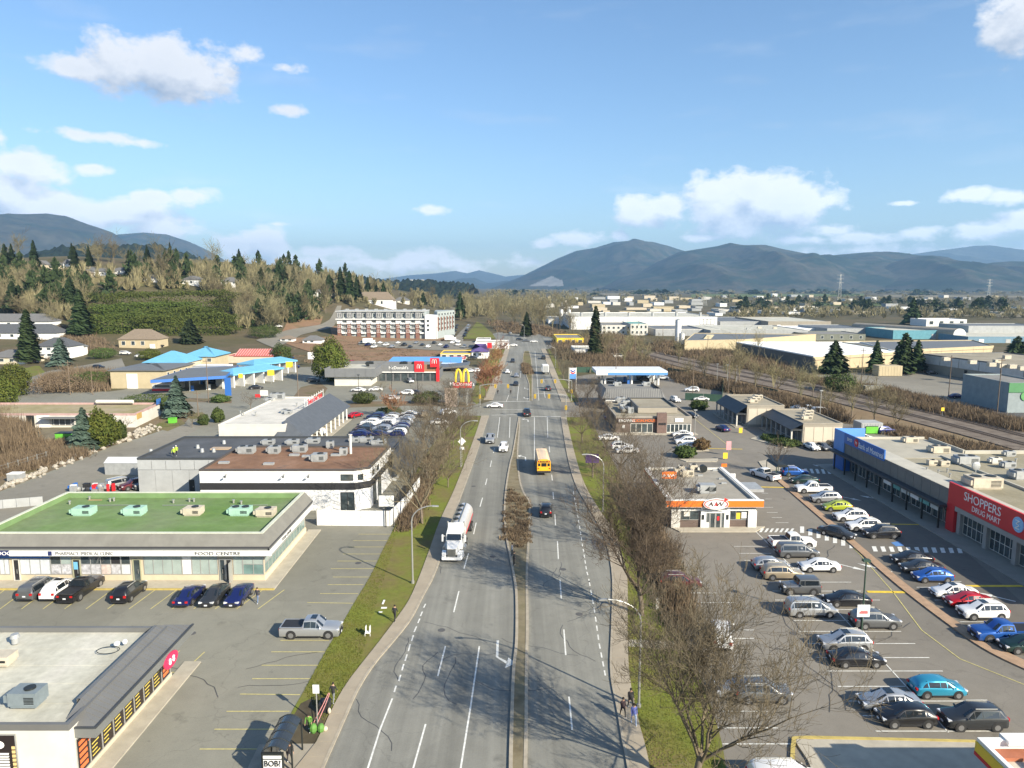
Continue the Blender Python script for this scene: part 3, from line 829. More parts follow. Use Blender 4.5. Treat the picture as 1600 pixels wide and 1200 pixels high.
structure('crack_sealer',b,mat('tar_line',(.06,.06,.06),.6,var=.2))
sheet('tar_patch',[(1183,745-60),(1186,745-62),(1240,690),(1238,692)],Z_MARK,ASPH_DARK)
# kerbed islands of the right lot
def island(name,px,m=CONC,h=.15,kerb=None):
 w = [P(x,y)[:2] for x,y in px]
 a = sum(w[i][0]*w[(i+1)%len(w)][1]-w[(i+1)%len(w)][0]*w[i][1] for i in range(len(w)))
 if a < 0: w = w[::-1]
 b = MB(); b.prism(w,0,h,bottom=False); o = structure(name,b,kerb or m)
 return o
def curb_strip(px,w,name='kerb',m=KERB,h=.15):
 Lw = smooth_line(wpts(px),max(8,len(px)*6)); b = MB()
 ribbon(b,offset_line(Lw,-w/2),offset_line(Lw,w/2),0,h)
 bm_fix(b); return structure(name,b,m)
def bm_fix(b):
 return b
PINK = mat('brick_paver_band',(.33,.22,.14),.9,var=.2,scale=1.5)
def long_island(pxa,pxb,name,m,h=.15,n=50):
 A,B = smooth_line(wpts(pxa),n),smooth_line(wpts(pxb),n); b = MB(); ribbon(b,A,B,0,h); return structure(name,b,m)
long_island([(1203,742),(1250,783),(1325,848),(1400,914),(1480,976),(1545,1020),(1640,1065)],[(1209,740),(1262,784),(1340,850),(1416,914),(1497,974),(1560,1014),(1650,1055)],'planted_island',PINK)
island('traffic_island',[(1193,733),(1185,722),(1205,718),(1222,735),(1215,745),(1207,746)],CONC_L)
island('traffic_island',[(1172,686),(1190,680),(1243,690),(1240,697),(1225,700)],CONC_L)
island('traffic_island',[(1085,700),(1105,698),(1108,705),(1075,706)],CONC_L)
island('traffic_island',[(1060,718),(1090,718),(1122,717),(1120,722),(1072,722)],CONC_L)
island('traffic_island',[(1240,1157),(1525,1162),(1640,1166),(1640,1260),(1290,1260),(1262,1190)],CONC_L)
curb_strip([(1238,1196),(1240,1162),(1250,1155),(1330,1156),(1525,1161)],.3,m=YELLOW_KERB,h=.17)
island('shop_walk',[(1180,832),(1062,832),(1050,826),(1176,824),(1195,824)],CONC_L)
# dark new asphalt left of the salon etc.
# rock-lined dirt bank beside the diagonal street at the left
sheet('dirt_bank',[(-200,790),(-200,640),(0,664),(60,668),(150,664),(225,652),(285,640),(300,645),(290,660),(225,682),(175,697),(120,720),(0,768)],Z_PATCH,DIRT)
sheet('gravel_yard',[(-100,700),(-60,655),(0,666),(70,668),(120,662),(128,676),(90,700),(60,712),(0,712)],Z_PATCH+.008,ramp_mat('gravel_yard_m',[(.3,(.15,.13,.09)),(.7,(.2,.175,.12))],.2))
sheet('roadside_grass',[(238,668),(258,655),(282,655),(290,662),(262,674)],Z_PATCH+.008,GRASS_DRY)
sheet('diagonal_street',[(-60,800),(0,772),(120,724),(175,700),(225,685),(285,663),(320,652),(335,655),(290,682),(214,716),(165,742),(105,772),(60,794),(0,820),(-60,850)],Z_PATCH,ASPH_PALE)
sheet('traffic_island',[(294,651),(300,646),(316,644),(321,648),(312,654),(298,655)],Z_PATCH+.012,GRASS_DRY)
sheet('planting_strip',[(210,627),(262,621),(362,624),(362,630),(300,628),(215,633)],Z_PATCH+.01,DIRT)
sheet('planting_strip',[(540,633),(560,627),(720,628),(745,632),(730,636),(640,634),(545,637)],Z_PATCH+.01,DIRT)
sheet('planting_strip',[(455,625),(470,605),(500,598),(512,607),(500,625),(470,630)],Z_PATCH+.01,DIRT)
sheet('roadside_grass',[(30,600),(30,578),(60,570),(78,590),(60,597)],Z_PATCH+.01,GRASS)
# rail corridor
RAILBED = ramp_mat('rail_ballast',[(.3,(.12,.095,.075)),(.7,(.19,.16,.13))],.4)
RT = [[(960,533),(985,546),(1010,555),(1100,577),(1230,603),(1330,627),(1460,659),(1600,696),(1750,737),(1900,780)],
   [(975,534),(1000,545),(1025,552),(1112,573),(1240,598),(1345,622),(1480,653),(1600,683),(1750,722),(1900,762)]]
long_island([(940,530),(975,548),(1010,560),(1100,583),(1230,611),(1330,636),(1460,669),(1600,708),(1900,800)],[(985,530),(1010,545),(1030,549),(1120,569),(1250,594),(1350,617),(1480,646),(1600,675),(1900,750)],'rail_bed',RAILBED,.25)
RUST = mat('rail_steel',(.20,.17,.15),.4,.6)
TIE = mat('rail_sleeper',(.10,.075,.055),.9)
for tr in RT:
 L_ = smooth_line(wpts(tr),120)
 b = MB()
 for d in (-.72,.72): ribbon(b,offset_line(L_,d-.05),offset_line(L_,d+.05),.27,.45)
 t = MB(); D = resample(L_,1200)
 for i in range(0,1199,2):
  c,q = D[i],D[i+1]; a = (q-c).normalized(); nn = Vector((a.y,-a.x)) * 1.25; a = a * .16
  z0,z1 = .25,.32
  c4 = [c-a-nn,c-a+nn,c+a+nn,c+a-nn]
  if (c4[1]-c4[0]).cross(c4[2]-c4[1]) < 0: c4 = c4[::-1]
  t.prism(c4,z0,z1,bottom=False)
 o = structure('railway_track',b,RUST)
 s_ = t.build('sleepers',TIE,o); s_['kind'] = 'stuff'
# streets and banks on the slope, draped over the terrain
def drape(name,A,B,m,dz=.3,n=24,k=6):
 pa = resample([PT(*p)[:2] for p in A],n); pb = resample([PT(*p)[:2] for p in B],n)
 v = []; f = []
 for i in range(n):
  for j in range(k+1):
   q = pa[i].lerp(pb[i],j/k); v.append((q.x,q.y,float(terrain(q.x,q.y))+dz))
 for i in range(n-1):
  for j in range(k):
   a = i * (k+1) + j; f.append((a,a+1,a+k+2,a+k+1))
 me = bpy.data.meshes.new(name); me.from_pydata(v,[],f); me.materials.append(m)
 bm = bmesh.new(); bm.from_mesh(me); bm.normal_update()
 for q in bm.faces:
  if q.normal.z < 0: q.normal_flip()
 bm.to_mesh(me); bm.free()
 return link(name,me,kind='structure')
drape('hill_street',[(400,532),(450,516),(500,508),(515,500),(527,478)],[(430,545),(470,524),(520,512),(528,500),(534,478)],ASPH_PALE)
drape('dirt_slope',[(430,530),(470,528),(530,526),(700,530)],[(520,560),(560,572),(620,570),(700,552)],DIRT_RED,.2)
drape('dirt_slope',[(440,520),(470,512),(500,508)],[(450,500),(475,492),(505,495)],DIRT_RED,.25)
drape('dirt_slope',[(515,508),(560,516),(640,524),(700,528)],[(520,528),(560,532),(640,536),(700,532)],DIRT_RED,.2)
drape('car_park',[(560,540),(640,546),(720,550)],[(560,536),(640,533),(770,534)],ASPH_PALE,.35)
drape('bank',[(722,530),(735,516),(745,503)],[(775,530),(768,520),(752,506)],GRASS,.3)
drape('hill_street',[(700,540),(718,520),(730,508)],[(722,540),(726,522),(737,508)],ASPH_PALE,.3)
drape('lane',[(60,622),(80,600),(100,590),(200,582)],[(0,610),(20,600),(75,580),(190,560)],ASPH_PALE,.05)
drape('hill_lawn',[(120,445),(200,446),(290,452)],[(120,435),(200,432),(290,438)],GRASS_DRY,.3)
drape('hill_lawn',[(0,448),(60,450),(110,448)],[(0,436),(60,432),(110,434)],GRASS,.3)
sheet('rail_verge',[(905,578),(930,560),(985,548),(1100,583),(1230,611),(1330,636),(1460,669),(1600,708),(1900,800),(1900,870),(1600,738),(1420,673),(1320,661),(1215,633),(1130,611),(1070,600),(1050,578)],Z_PATCH,ramp_mat('verge_brown',[(.3,(.16,.11,.065)),(.5,(.20,.145,.085)),(.7,(.12,.105,.055))],.08))
# green and brown fields of the valley
FIELD_G = ramp_mat('field_green',[(.3,(.085,.12,.035)),(.7,(.13,.15,.05))],.004)
FIELD_B = ramp_mat('field_brown',[(.3,(.17,.15,.10)),(.7,(.22,.19,.13))],.004)
for px,m in [([(1080,460),(1350,459),(1350,463),(1080,465)],FIELD_G),([(1380,461),(1700,463),(1700,466),(1380,464)],FIELD_B),([(1210,472),(1400,474),(1390,479),(1210,477)],FIELD_G),
     ([(1440,485),(1700,488),(1700,498),(1430,494)],FIELD_B),([(850,459),(1060,458),(1060,461),(850,462)],FIELD_B)]:
 sheet('field',px,.6,m)
sheet('river',[(1505,480),(1700,481),(1700,484),(1505,483)],.9,mat('river_water',(.12,.16,.2),.15,var=0))
# ---------------------------------------------------------------- mountains
from mathutils import noise as mn
def mountain(name,prof,Y,deep,m,seed,nx=280,ny=80,rough=.17,foot=0.0,extra=None,jag=0):
 """a range: crest heights traced from the photo at distance Y, spurs and gullies by noise"""
 xs_px = [p[0] for p in prof]
 crest = [PY(p[0],p[1],Y) for p in prof]
 cx = np.array([c[0] for c in crest]); cz = np.array([c[2] for c in crest])
 o_ = np.argsort(cx); cx,cz = cx[o_],cz[o_]
 X = np.linspace(cx[0],cx[-1],nx)
 zc = np.interp(X,cx,cz); v = []
 for j in range(ny):
  t = j / (ny-1); yy = Y - deep + t * deep * 1.6
  s = max(0.0,1-abs(yy-Y)/(deep if yy<Y else deep*.6)); sh = s ** .85
  for i in range(nx):
   x = X[i]
   e = mn.fractal(Vector((x/deep*2.2+seed,yy/deep*1.5,seed*.3)),.9,2.1,6)
   rg = 1 - abs(mn.noise(Vector((x/deep*3.1+seed,yy/deep*1.1,seed)))) * 1.6
   k = (s*(1-s)) * 4; f2 = mn.ridged_multi_fractal(Vector((x/deep*9+seed,yy/deep*6,seed)),1,2.2,3,1,2) - 1.1
   z = zc[i] * (sh+f2*.035*min(1,s*4)*(1-.95*s**4)+k*(rg-.55)*rough*2.4+e*rough*(.35+.65*k)*min(1,s*3)*(1-.93*s**4))
   v.append((x,yy,z-(30 if s==0 else 0)+foot+(jag*abs(mn.noise(Vector((x*.05,yy*.05,3)))) if jag and s>.05 else 0)))
 f = []
 for j in range(ny-1):
  for i in range(nx-1):
   a = j * nx + i; f.append((a,a+1,a+nx+1,a+nx))
 me = bpy.data.meshes.new(name); me.from_pydata(v,[],f); me.polygons.foreach_set('use_smooth',[True]*len(f))
 me.materials.append(m)
 if extra:
  me.materials.append(extra[1]); mi = [0] * len(f)
  for q,fc in enumerate(f):
   c = np.mean([v[i] for i in fc],0); d = Vector((c[0],c[1],c[2]-CAM_H))
   zc_ = d.y * CP - d.z * SP; px = 800 + F_PX * d.x / zc_; py = 600 - F_PX * (d.y*SP+d.z*CP) / zc_
   if extra[0](px,py): mi[q] = 1
  me.polygons.foreach_set('material_index',mi)
 return link(name,me,kind='structure')
def forest_mat(name,stops,sc=.0012,sc2=.012,**kw):
 m = ramp_mat(name,stops,sc,.97,9,scale2=sc2,spec=.1,**kw)
 for n in m.node_tree.nodes:
  if n.type == 'MAP_RANGE': n.inputs[3].default_value = .45; n.inputs[4].default_value = 1.55
 return m
MT_G = forest_mat('mountain_forest',[(.32,(.010,.022,.018)),(.46,(.022,.034,.022)),(.56,(.060,.056,.042)),(.7,(.016,.028,.020))],.003,.02)
MT_B = forest_mat('mountain_brown',[(.32,(.02,.032,.025)),(.5,(.05,.05,.04)),(.7,(.025,.032,.026))],.002)
QUARRY = mat('quarry_rock',(.20,.195,.18),.95,var=.35,scale=.01)
def snow_mat():
 m = forest_mat('mountain_snow',[(.3,(.05,.06,.05)),(.7,(.08,.085,.08))])
 nt = m.node_tree; N,L = nt.nodes,nt.links; b = N['Principled BSDF']
 src = b.inputs['Base Color'].links[0].from_socket
 geo = N.new('ShaderNodeNewGeometry'); sp = N.new('ShaderNodeSeparateXYZ'); L.new(geo.outputs['Position'],sp.inputs[0])
 n = N.new('ShaderNodeTexNoise'); n.inputs['Scale'].default_value = .0012; n.inputs['Detail'].default_value = 8; L.new(geo.outputs['Position'],n.inputs['Vector'])
 a = N.new('ShaderNodeMath'); a.operation = 'MULTIPLY_ADD'; L.new(n.outputs['Fac'],a.inputs[0]); a.inputs[1].default_value = 900; L.new(sp.outputs[2],a.inputs[2])
 mr = N.new('ShaderNodeMapRange'); mr.inputs[1].default_value = 1350; mr.inputs[2].default_value = 1500; L.new(a.outputs[0],mr.inputs[0])
 mx = N.new('ShaderNodeMix'); mx.data_type = 'RGBA'; L.new(mr.outputs[0],mx.inputs[0]); L.new(src,mx.inputs[6]); mx.inputs[7].default_value = (.8,.82,.85,1)
 L.new(mx.outputs[2],b.inputs['Base Color'])
 return m
MT_S = snow_mat()
mountain('mountain',[(770,450),(785,443),(810,434),(838,420),(870,404),(900,392),(930,387),(958,378),(990,376),(1020,378),(1045,384),(1070,392),(1110,402),(1150,418),(1200,440),(1230,450)],9500,2600,MT_G,3,
   extra=(lambda x,y: 828<x<880 and y>431+abs(x-862)*.45 and y<447,QUARRY))
mountain('mountain',[(930,450),(960,436),(1000,425),(1030,408),(1060,394),(1090,389),(1120,384),(1140,379),(1160,383),(1195,382),(1225,389),(1260,396),(1285,400),(1330,396),(1370,393),(1400,398),(1440,408),(1480,425),(1530,440),(1560,450)],7400,2200,MT_G,9.3)
mountain('mountain',[(1310,450),(1350,432),(1390,415),(1415,404),(1440,399),(1460,404),(1480,412),(1500,416),(1520,416),(1550,410),(1580,408),(1610,409),(1680,400),(1760,410),(1900,430),(2000,448)],6000,1500,MT_G,17.7)
mountain('mountain',[(1180,450),(1300,408),(1400,400),(1460,392),(1520,384),(1545,383),(1580,388),(1620,392),(1700,380),(1800,395),(1900,450)],12500,3000,MT_S,23.1,rough=.08)
mountain('mountain',[(-420,400),(-300,372),(-150,345),(0,336),(30,335),(75,333),(105,337),(140,350),(175,362),(205,385),(240,398),(270,420),(310,450)],6800,2300,MT_B,31,rough=.13)
mountain('mountain',[(120,450),(150,400),(190,366),(225,363),(262,366),(290,375),(320,388),(345,402),(370,418),(400,450)],9500,2400,MT_G,41,rough=.1)
mountain('mountain',[(560,450),(600,436),(640,430),(680,427),(712,423),(730,427),(748,422),(770,427),(790,432),(830,428),(870,440),(900,450)],16000,3400,MT_S,51,rough=.1)
mountain('mountain',[(680,450),(700,441),(720,435),(742,434),(762,442),(775,441),(792,438),(820,446),(840,450)],11500,2200,MT_G,57,rough=.1)
mountain('wooded_hill',[(60,450),(100,400),(130,386),(170,386),(195,388),(215,384),(245,386),(270,392),(300,402),(340,416),(400,425),(450,428),(520,432),(600,442),(700,446),(740,450)],2300,700,forest_mat('near_ridge_forest',[(.3,(.008,.016,.012)),(.7,(.022,.030,.018))],.008,.03),63,nx=560,rough=.10,jag=26)
# ================================================================ BUILDINGS
ROOF_GREY = mat('roof_membrane_grey',(.19,.185,.17),.9,var=.2,scale=.25)
ROOF_PALE = ramp_mat('roof_membrane_pale',[(.3,(.36,.35,.29)),(.5,(.47,.46,.39)),(.7,(.52,.50,.44))],.25,streak=(1.2,.15,1),scale2=1.2)
ROOF_TAN = ramp_mat('roof_gravel_tan',[(.3,(.23,.205,.155)),(.5,(.28,.25,.19)),(.7,(.33,.30,.235))],.12,scale2=2)
ROOF_DARK = mat('roof_dark',(.07,.075,.082),.85,var=.25,scale=.3)
ROOF_BROWN = ramp_mat('roof_brown',[(.3,(.15,.085,.055)),(.5,(.21,.12,.075)),(.64,(.25,.15,.10)),(.72,(.13,.10,.085))],.22,scale2=.9)
ROOF_GREEN = ramp_mat('roof_green',[(.3,(.11,.19,.055)),(.45,(.14,.215,.082)),(.55,(.15,.21,.095)),(.72,(.17,.21,.115))],.12,scale2=.6)
METAL_G = mat('metal_cladding_grey',(.17,.17,.165),.55,.3,var=.1,scale=.4)
METAL_D = mat('metal_cladding_dark',(.055,.06,.066),.6,.2,var=.15,scale=.5)
FASCIA = mat('fascia_grey',(.15,.155,.15),.7,var=.1,scale=.6)
CREAM = mat('cream_stucco',(.52,.45,.34),.9,var=.08,scale=.8)
WHITE_W = mat('white_wall',(.70,.70,.69),.85,var=.07,scale=.6)
OFFW = mat('off_white_wall',(.56,.54,.49),.88,var=.09,scale=.5)
GREY_W = mat('grey_wall',(.33,.34,.34),.88,var=.12,scale=.5)
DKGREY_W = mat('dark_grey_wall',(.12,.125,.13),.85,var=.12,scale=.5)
TAN_W = mat('tan_wall',(.44,.37,.24),.88,var=.08,scale=.4)
TAN_D = mat('tan_wall_grey',(.30,.27,.22),.88,var=.1,scale=.4)
BROWN_W = mat('brown_cladding',(.13,.095,.08),.85,var=.14,scale=.8)
BRICK = mat('brick_red',(.19,.095,.07),.9,var=.2,scale=1)
BLACK_W = mat('black_wall',(.022,.022,.024),.75,var=.1,scale=1)
RED_S = mat('sign_red',(.55,.018,.025),.5,var=.04,scale=.5)
ORANGE_S = mat('sign_orange',(.80,.17,.015),.5,var=.03,scale=.5)
BLUE_S = mat('sign_blue',(.03,.13,.42),.5,var=.05,scale=.5)
BLUE_L = mat('sign_light_blue',(.10,.27,.62),.5,var=.05,scale=.5)
CYAN_R = mat('roof_cyan',(.13,.36,.54),.6,var=.08,scale=.4)
NAVY = mat('sign_navy',(.02,.03,.11),.5,var=0)
TEXT_W = mat('letter_white',(.78,.78,.76),.6,var=0)
TEXT_G = mat('letter_grey',(.12,.12,.12),.6,var=0)
TEXT_K = mat('letter_black',(.03,.03,.03),.6,var=0)
YEL_S = mat('sign_yellow',(.80,.55,.04),.5,var=.02)
MINT = mat('unit_mint',(.33,.52,.42),.6,.1,var=.12,scale=1.5)
BEIGE_U = mat('unit_beige',(.48,.43,.34),.7,.1,var=.16,scale=1.5)
GREY_U = mat('unit_grey',(.36,.37,.37),.55,.3,var=.15,scale=1.5)
BLUEG_U = mat('unit_blue_grey',(.20,.24,.26),.6,.2,var=.12,scale=1.5)
ALU = mat('aluminium_frame',(.42,.42,.40),.5,.5,var=.04)
def inset(pts,d):
 n = len(pts); out = []
 V = [Vector(p[:2]) for p in pts]
 for i in range(n):
  p0,p1,p2 = V[i-1],V[i],V[(i+1)%n]
  a = (p1-p0).normalized(); b = (p2-p1).normalized()
  na,nb = Vector((-a.y,a.x)),Vector((-b.y,b.x))
  m = (na+nb); k = d / max(.2,1+na.dot(nb))
  out.append(tuple(p1+m*k))
 return out
def ring(mb,outer,inner,z0,z1,mi=0):
 n = len(outer)
 for i in range(n):
  j = (i+1) % n
  mb.hexa([(*outer[i][:2],z0),(*outer[j][:2],z0),(*inner[j][:2],z0),(*inner[i][:2],z0)],[(*outer[i][:2],z1),(*outer[j][:2],z1),(*inner[j][:2],z1),(*inner[i][:2],z1)],mi)
 return mb
def building(name,label,pts,H,wall,roof,ph=.5,coping=None,z=0,cat='building',group=None,deep=2.0):
 """flat-roofed building on footprint pts (counter-clockwise); returns thing and its wall faces"""
 cx = sum(p[0] for p in pts) / len(pts); cy = sum(p[1] for p in pts) / len(pts)
 t = thing(name,label,cat,(cx,cy,z),0,group)
 b = MB(); b.prism(pts,z-deep,z+H-ph,top=False,bottom=False); b.build('wall',wall,t)
 inn = inset(pts,.25)
 b = MB(); b.prism(inset(pts,.02),z+H-ph-.3,z+H-ph+.01,bottom=False); b.build('roof',roof,t)
 if min(p[1] for p in pts) < 200 and len(pts) < 7:
  b = MB(); x0,x1 = min(p[0] for p in pts) + .5,max(p[0] for p in pts) - .5; y0,y1 = min(p[1] for p in pts) + .5,max(p[1] for p in pts) - .5
  if len(pts) == 4 and pts[0][1] == pts[1][1]:
   for k in range(1,int((y1-y0)/2.6)): b.box(x0,x1,y0+k*2.6,y0+k*2.6+.10,z+H-ph,z+H-ph+.022)
   b.build('roof_seam',roof,t)
 b = MB(); ring(b,inset(pts,-.04),inn,z+H-ph,z+H); b.build('parapet',coping or wall,t)
 F = [Face(pts[i],pts[(i+1)%len(pts)],z) for i in range(len(pts))]
 return t,F
def unit(parent,x,y,z,w,d,h,m,fan=True,rz=0,label=None,name='rooftop_unit'):
 b = MB(); b.box(x-w/2,x+w/2,y-d/2,y+d/2,z+.18,z+h)
 b.box(x-w/2+.1,x+w/2-.1,y-d/2+.1,y+d/2-.1,z,z+.18)
 if w > 1.4: b.box(x-w/2-.35,x-w/2,y-d/2+.1,y+d/2-.1,z+h*.35,z+h*.8)
 o = b.build(name,m,parent)
 if label: o['label'] = label
 if fan:
  b = MB()
  for dx in ((-.25,.25) if w>2.4 else (0.1,)):
   b.tube((x+dx*w,y,z+h),(x+dx*w,y,z+h+.12),min(w,d)*.27,n=14)
  b.build('fan',DARK_METAL,o)
 b = MB()
 n = 5
 for i in range(n):
  zz = z + .35 + (h-.6) * i / n
  b.box(x+w*.08,x+w*.42,y-d/2-.03,y-d/2+.01,zz,zz+(h-.6)/n*.5)
 b.build('grille',DARK_METAL,o)
 return o
def pipe(parent,x,y,z,h,r=.12,m=None,name='vent_pipe'):
 b = MB(); b.tube((x,y,z),(x,y,z+h),r,n=10); b.tube((x,y,z+h),(x,y,z+h+.1),r*1.6,n=10)
 return b.build(name,m or STEEL,parent)
def prt(px,py,z): return P(px,py,z)
# ---------------------------------------------------------------- 1 shop with black window posters, bottom left
def salon():
 x1,y0,y1,z = -30.0,44.6,58.6,4.9
 pts = [(-62,y0),(x1,y0),(x1,y1),(-62,y1)]
 t,F = building('corner_shop','pale flat-roofed shop with black window posters on its road side',pts,4.7,OFFW,ROOF_PALE,.45,coping=METAL_G)
 # canted metal canopy roof along the right side
 xa,xb = x1 - .7,x1 + 1.3
 ya,yb = 45.3,60.2
 b = MB()
 b.face([(xb,ya+.0,4.0),(xb,yb,4.0),(xa,yb-1.9,4.95),(xa,ya+1.9,4.95)])
 b.face([(xa-.4,ya+.0,4.0),(xb,ya,4.0),(xa,ya+1.9,4.95)])
 b.face([(xb,yb,4.0),(xa-.4,yb,4.0),(xa,yb-1.9,4.95)])
 b.face([(xa,ya+1.9,4.95),(xa,yb-1.9,4.95),(xa-.3,yb-1.9,4.95),(xa-.3,ya+1.9,4.95)])
 b.face([(xa-.3,ya+1.9,4.95),(xa-.3,yb-1.9,4.95),(xa-.3,yb-1.9,4.1),(xa-.3,ya+1.9,4.1)])
 can = b.build('canopy_roof',METAL_G,t)
 b = MB()
 n = 30
 for i in range(1,n):
  yy = ya + (yb-ya) * i / n
  k = min(1,(yy-ya)/1.9,(yb-yy)/1.9)
  p0 = Vector((xb,yy,4.01)); p1 = Vector((xb+(xa-xb)*k,yy,4.01+.95*k))
  b.tube(p0,p1,.035,n=4)
 b.build('seam',METAL_G,can)
 b = MB(); b.box(xb-.02,xb+.16,ya-.15,yb+.15,3.32,3.98); b.box(xa-.5,xb-.02,ya-.15,ya+.03,3.32,3.98); b.box(xa-.5,xb-.02,yb-.03,yb+.15,3.32,3.98)
 b.build('fascia',FASCIA,t)
 b = MB(); b.box(x1+.02,xb-.05,ya+.05,yb-.05,3.24,3.31); b.build('soffit',DARK_METAL,t)
 b = MB(); b.box(xb+.02,xb+.2,ya-.15,yb+.15,3.99,4.10); b.box(xa-.5,xb+.02,ya-.18,ya-.02,3.99,4.10); b.build('gutter',METAL_D,t)
 f = Face((x1,y0+.2),(x1,y1),0)
 # posters and panes
 f.part('plinth',0,f.L,0,.45,.01,.10,CREAM,t)
 poster = mat('poster_black',(.02,.014,.014),.35,var=0); og = mat('poster_orange',(.72,.16,.05),.6,var=0); yl = mat('poster_yellow',(.62,.50,.10),.6,var=0)
 n = 9
 words = {1: 'BODY',2: 'SUGAR',3: 'TAN',4: 'WAX',6: 'NAILS'}
 for i in range(n):
  u0 = .35 + i * (f.L-.5) / n; u1 = u0 + (f.L-.5) / n
  w = f.window(u0,u1,.45,3.15,t,ALU,poster,1,1,.05,.07)
  if i in (0,n-1):
   for k in range(5):
    b = MB(); f.box(b,u0+.3,u1-.3,.7+k*.45,.98+k*.45,.02,.045); b.build('print',og,w)
  else:
   if i in words: f.text(words[i],(u0+u1)/2,2.2,.48,og,w,.0)
   b = MB()
   r2 = random.Random(i)
   for k in range(4):
    e = r2.uniform(.3,.7); f.box(b,u0+.25,u1-e,.72+k*.30,.80+k*.30,.02,.045)
   b.build('print',yl,w)
 # oval sign hung on the fascia
 s = MB(); fo = Face((xb+.17,54.6),(xb+.17,57.0),0)
 pts = [(1.2+1.15*math.cos(a),3.15+.62*math.sin(a)) for a in [2*math.pi*k/24 for k in range(24)]]
 lo = [fo.pt(u,z_,0) for u,z_ in pts]; hi = [fo.pt(u,z_,.12) for u,z_ in pts]
 s.face(hi); s.face(lo[::-1])
 for k in range(24): s.face([lo[k],lo[(k+1)%24],hi[(k+1)%24],hi[k]])
 so = s.build('oval_sign',mat('sign_pink',(.6,.03,.10),.5,var=0),t)
 fo.text('8 8',1.2,2.88,.55,TEXT_W,so,.12)
 # grey end posts, front poster, roof gear
 f0 = F[0]; u = f0.L
 w = f0.window(u-6.1,u-3.6,.6,4.0,t,ALU,poster,1,1,.08,.08)
 b = MB(); gold = mat('print_gold',(.6,.45,.2),.6,var=0)
 for k in range(9): f0.box(b,u-5.5,u-4.2,.9+k*.2,1.0+k*.2,.03,.075)
 b.build('print',TEXT_W,w)
 b = MB()
 for k in range(7):
  for s_ in (-5.95,-3.95): f0.box(b,u+s_,u+s_+.22,1.1+k*.3,1.3+k*.3,.03,.075)
 b.build('print',gold,w)
 b = MB(); b.ellipsoid(f0.pt(u-4.85,3.2,.05),.42,.03,.3,12,6); b.build('print',TEXT_W,w)
 cx,cy,_ = P(45,1098,4.5); unit(t,cx,cy,4.45,2.0,1.4,1.15,BLUEG_U,label='blue-grey rooftop unit')
 cx,cy,_ = P(2,1035,4.5); unit(t,cx,cy,4.45,1.9,1.3,.8,BEIGE_U,fan=False)
 cx,cy,_ = P(24,1003,4.5); b = MB(); b.tube((cx,cy,4.4),(cx,cy,4.9),.28,n=14); b.tube((cx,cy,4.9),(cx,cy,5.2),.38,.3,n=14); b.build('vent_cowl',GREY_U,t)
 cx,cy,_ = P(183,1010,4.5); b = MB(); b.ellipsoid((cx,cy,4.75),.25,.25,.2); b.ellipsoid((cx+.5,cy+.3,4.75),.2,.2,.22); b.build('roof_lamp',WHITE,t)
 b = MB(); q = [(cx+.9*math.cos(a)-.4,cy-.6+.6*math.sin(a),4.5) for a in np.linspace(0,6.3,16)]; b.path(q,.03,4); b.build('hose',DARK_METAL,t)
 walk = MB(); walk.box(x1+.1,x1+1.6,43,61,0,.13); structure('shop_walk',walk,CONC_L)
salon()
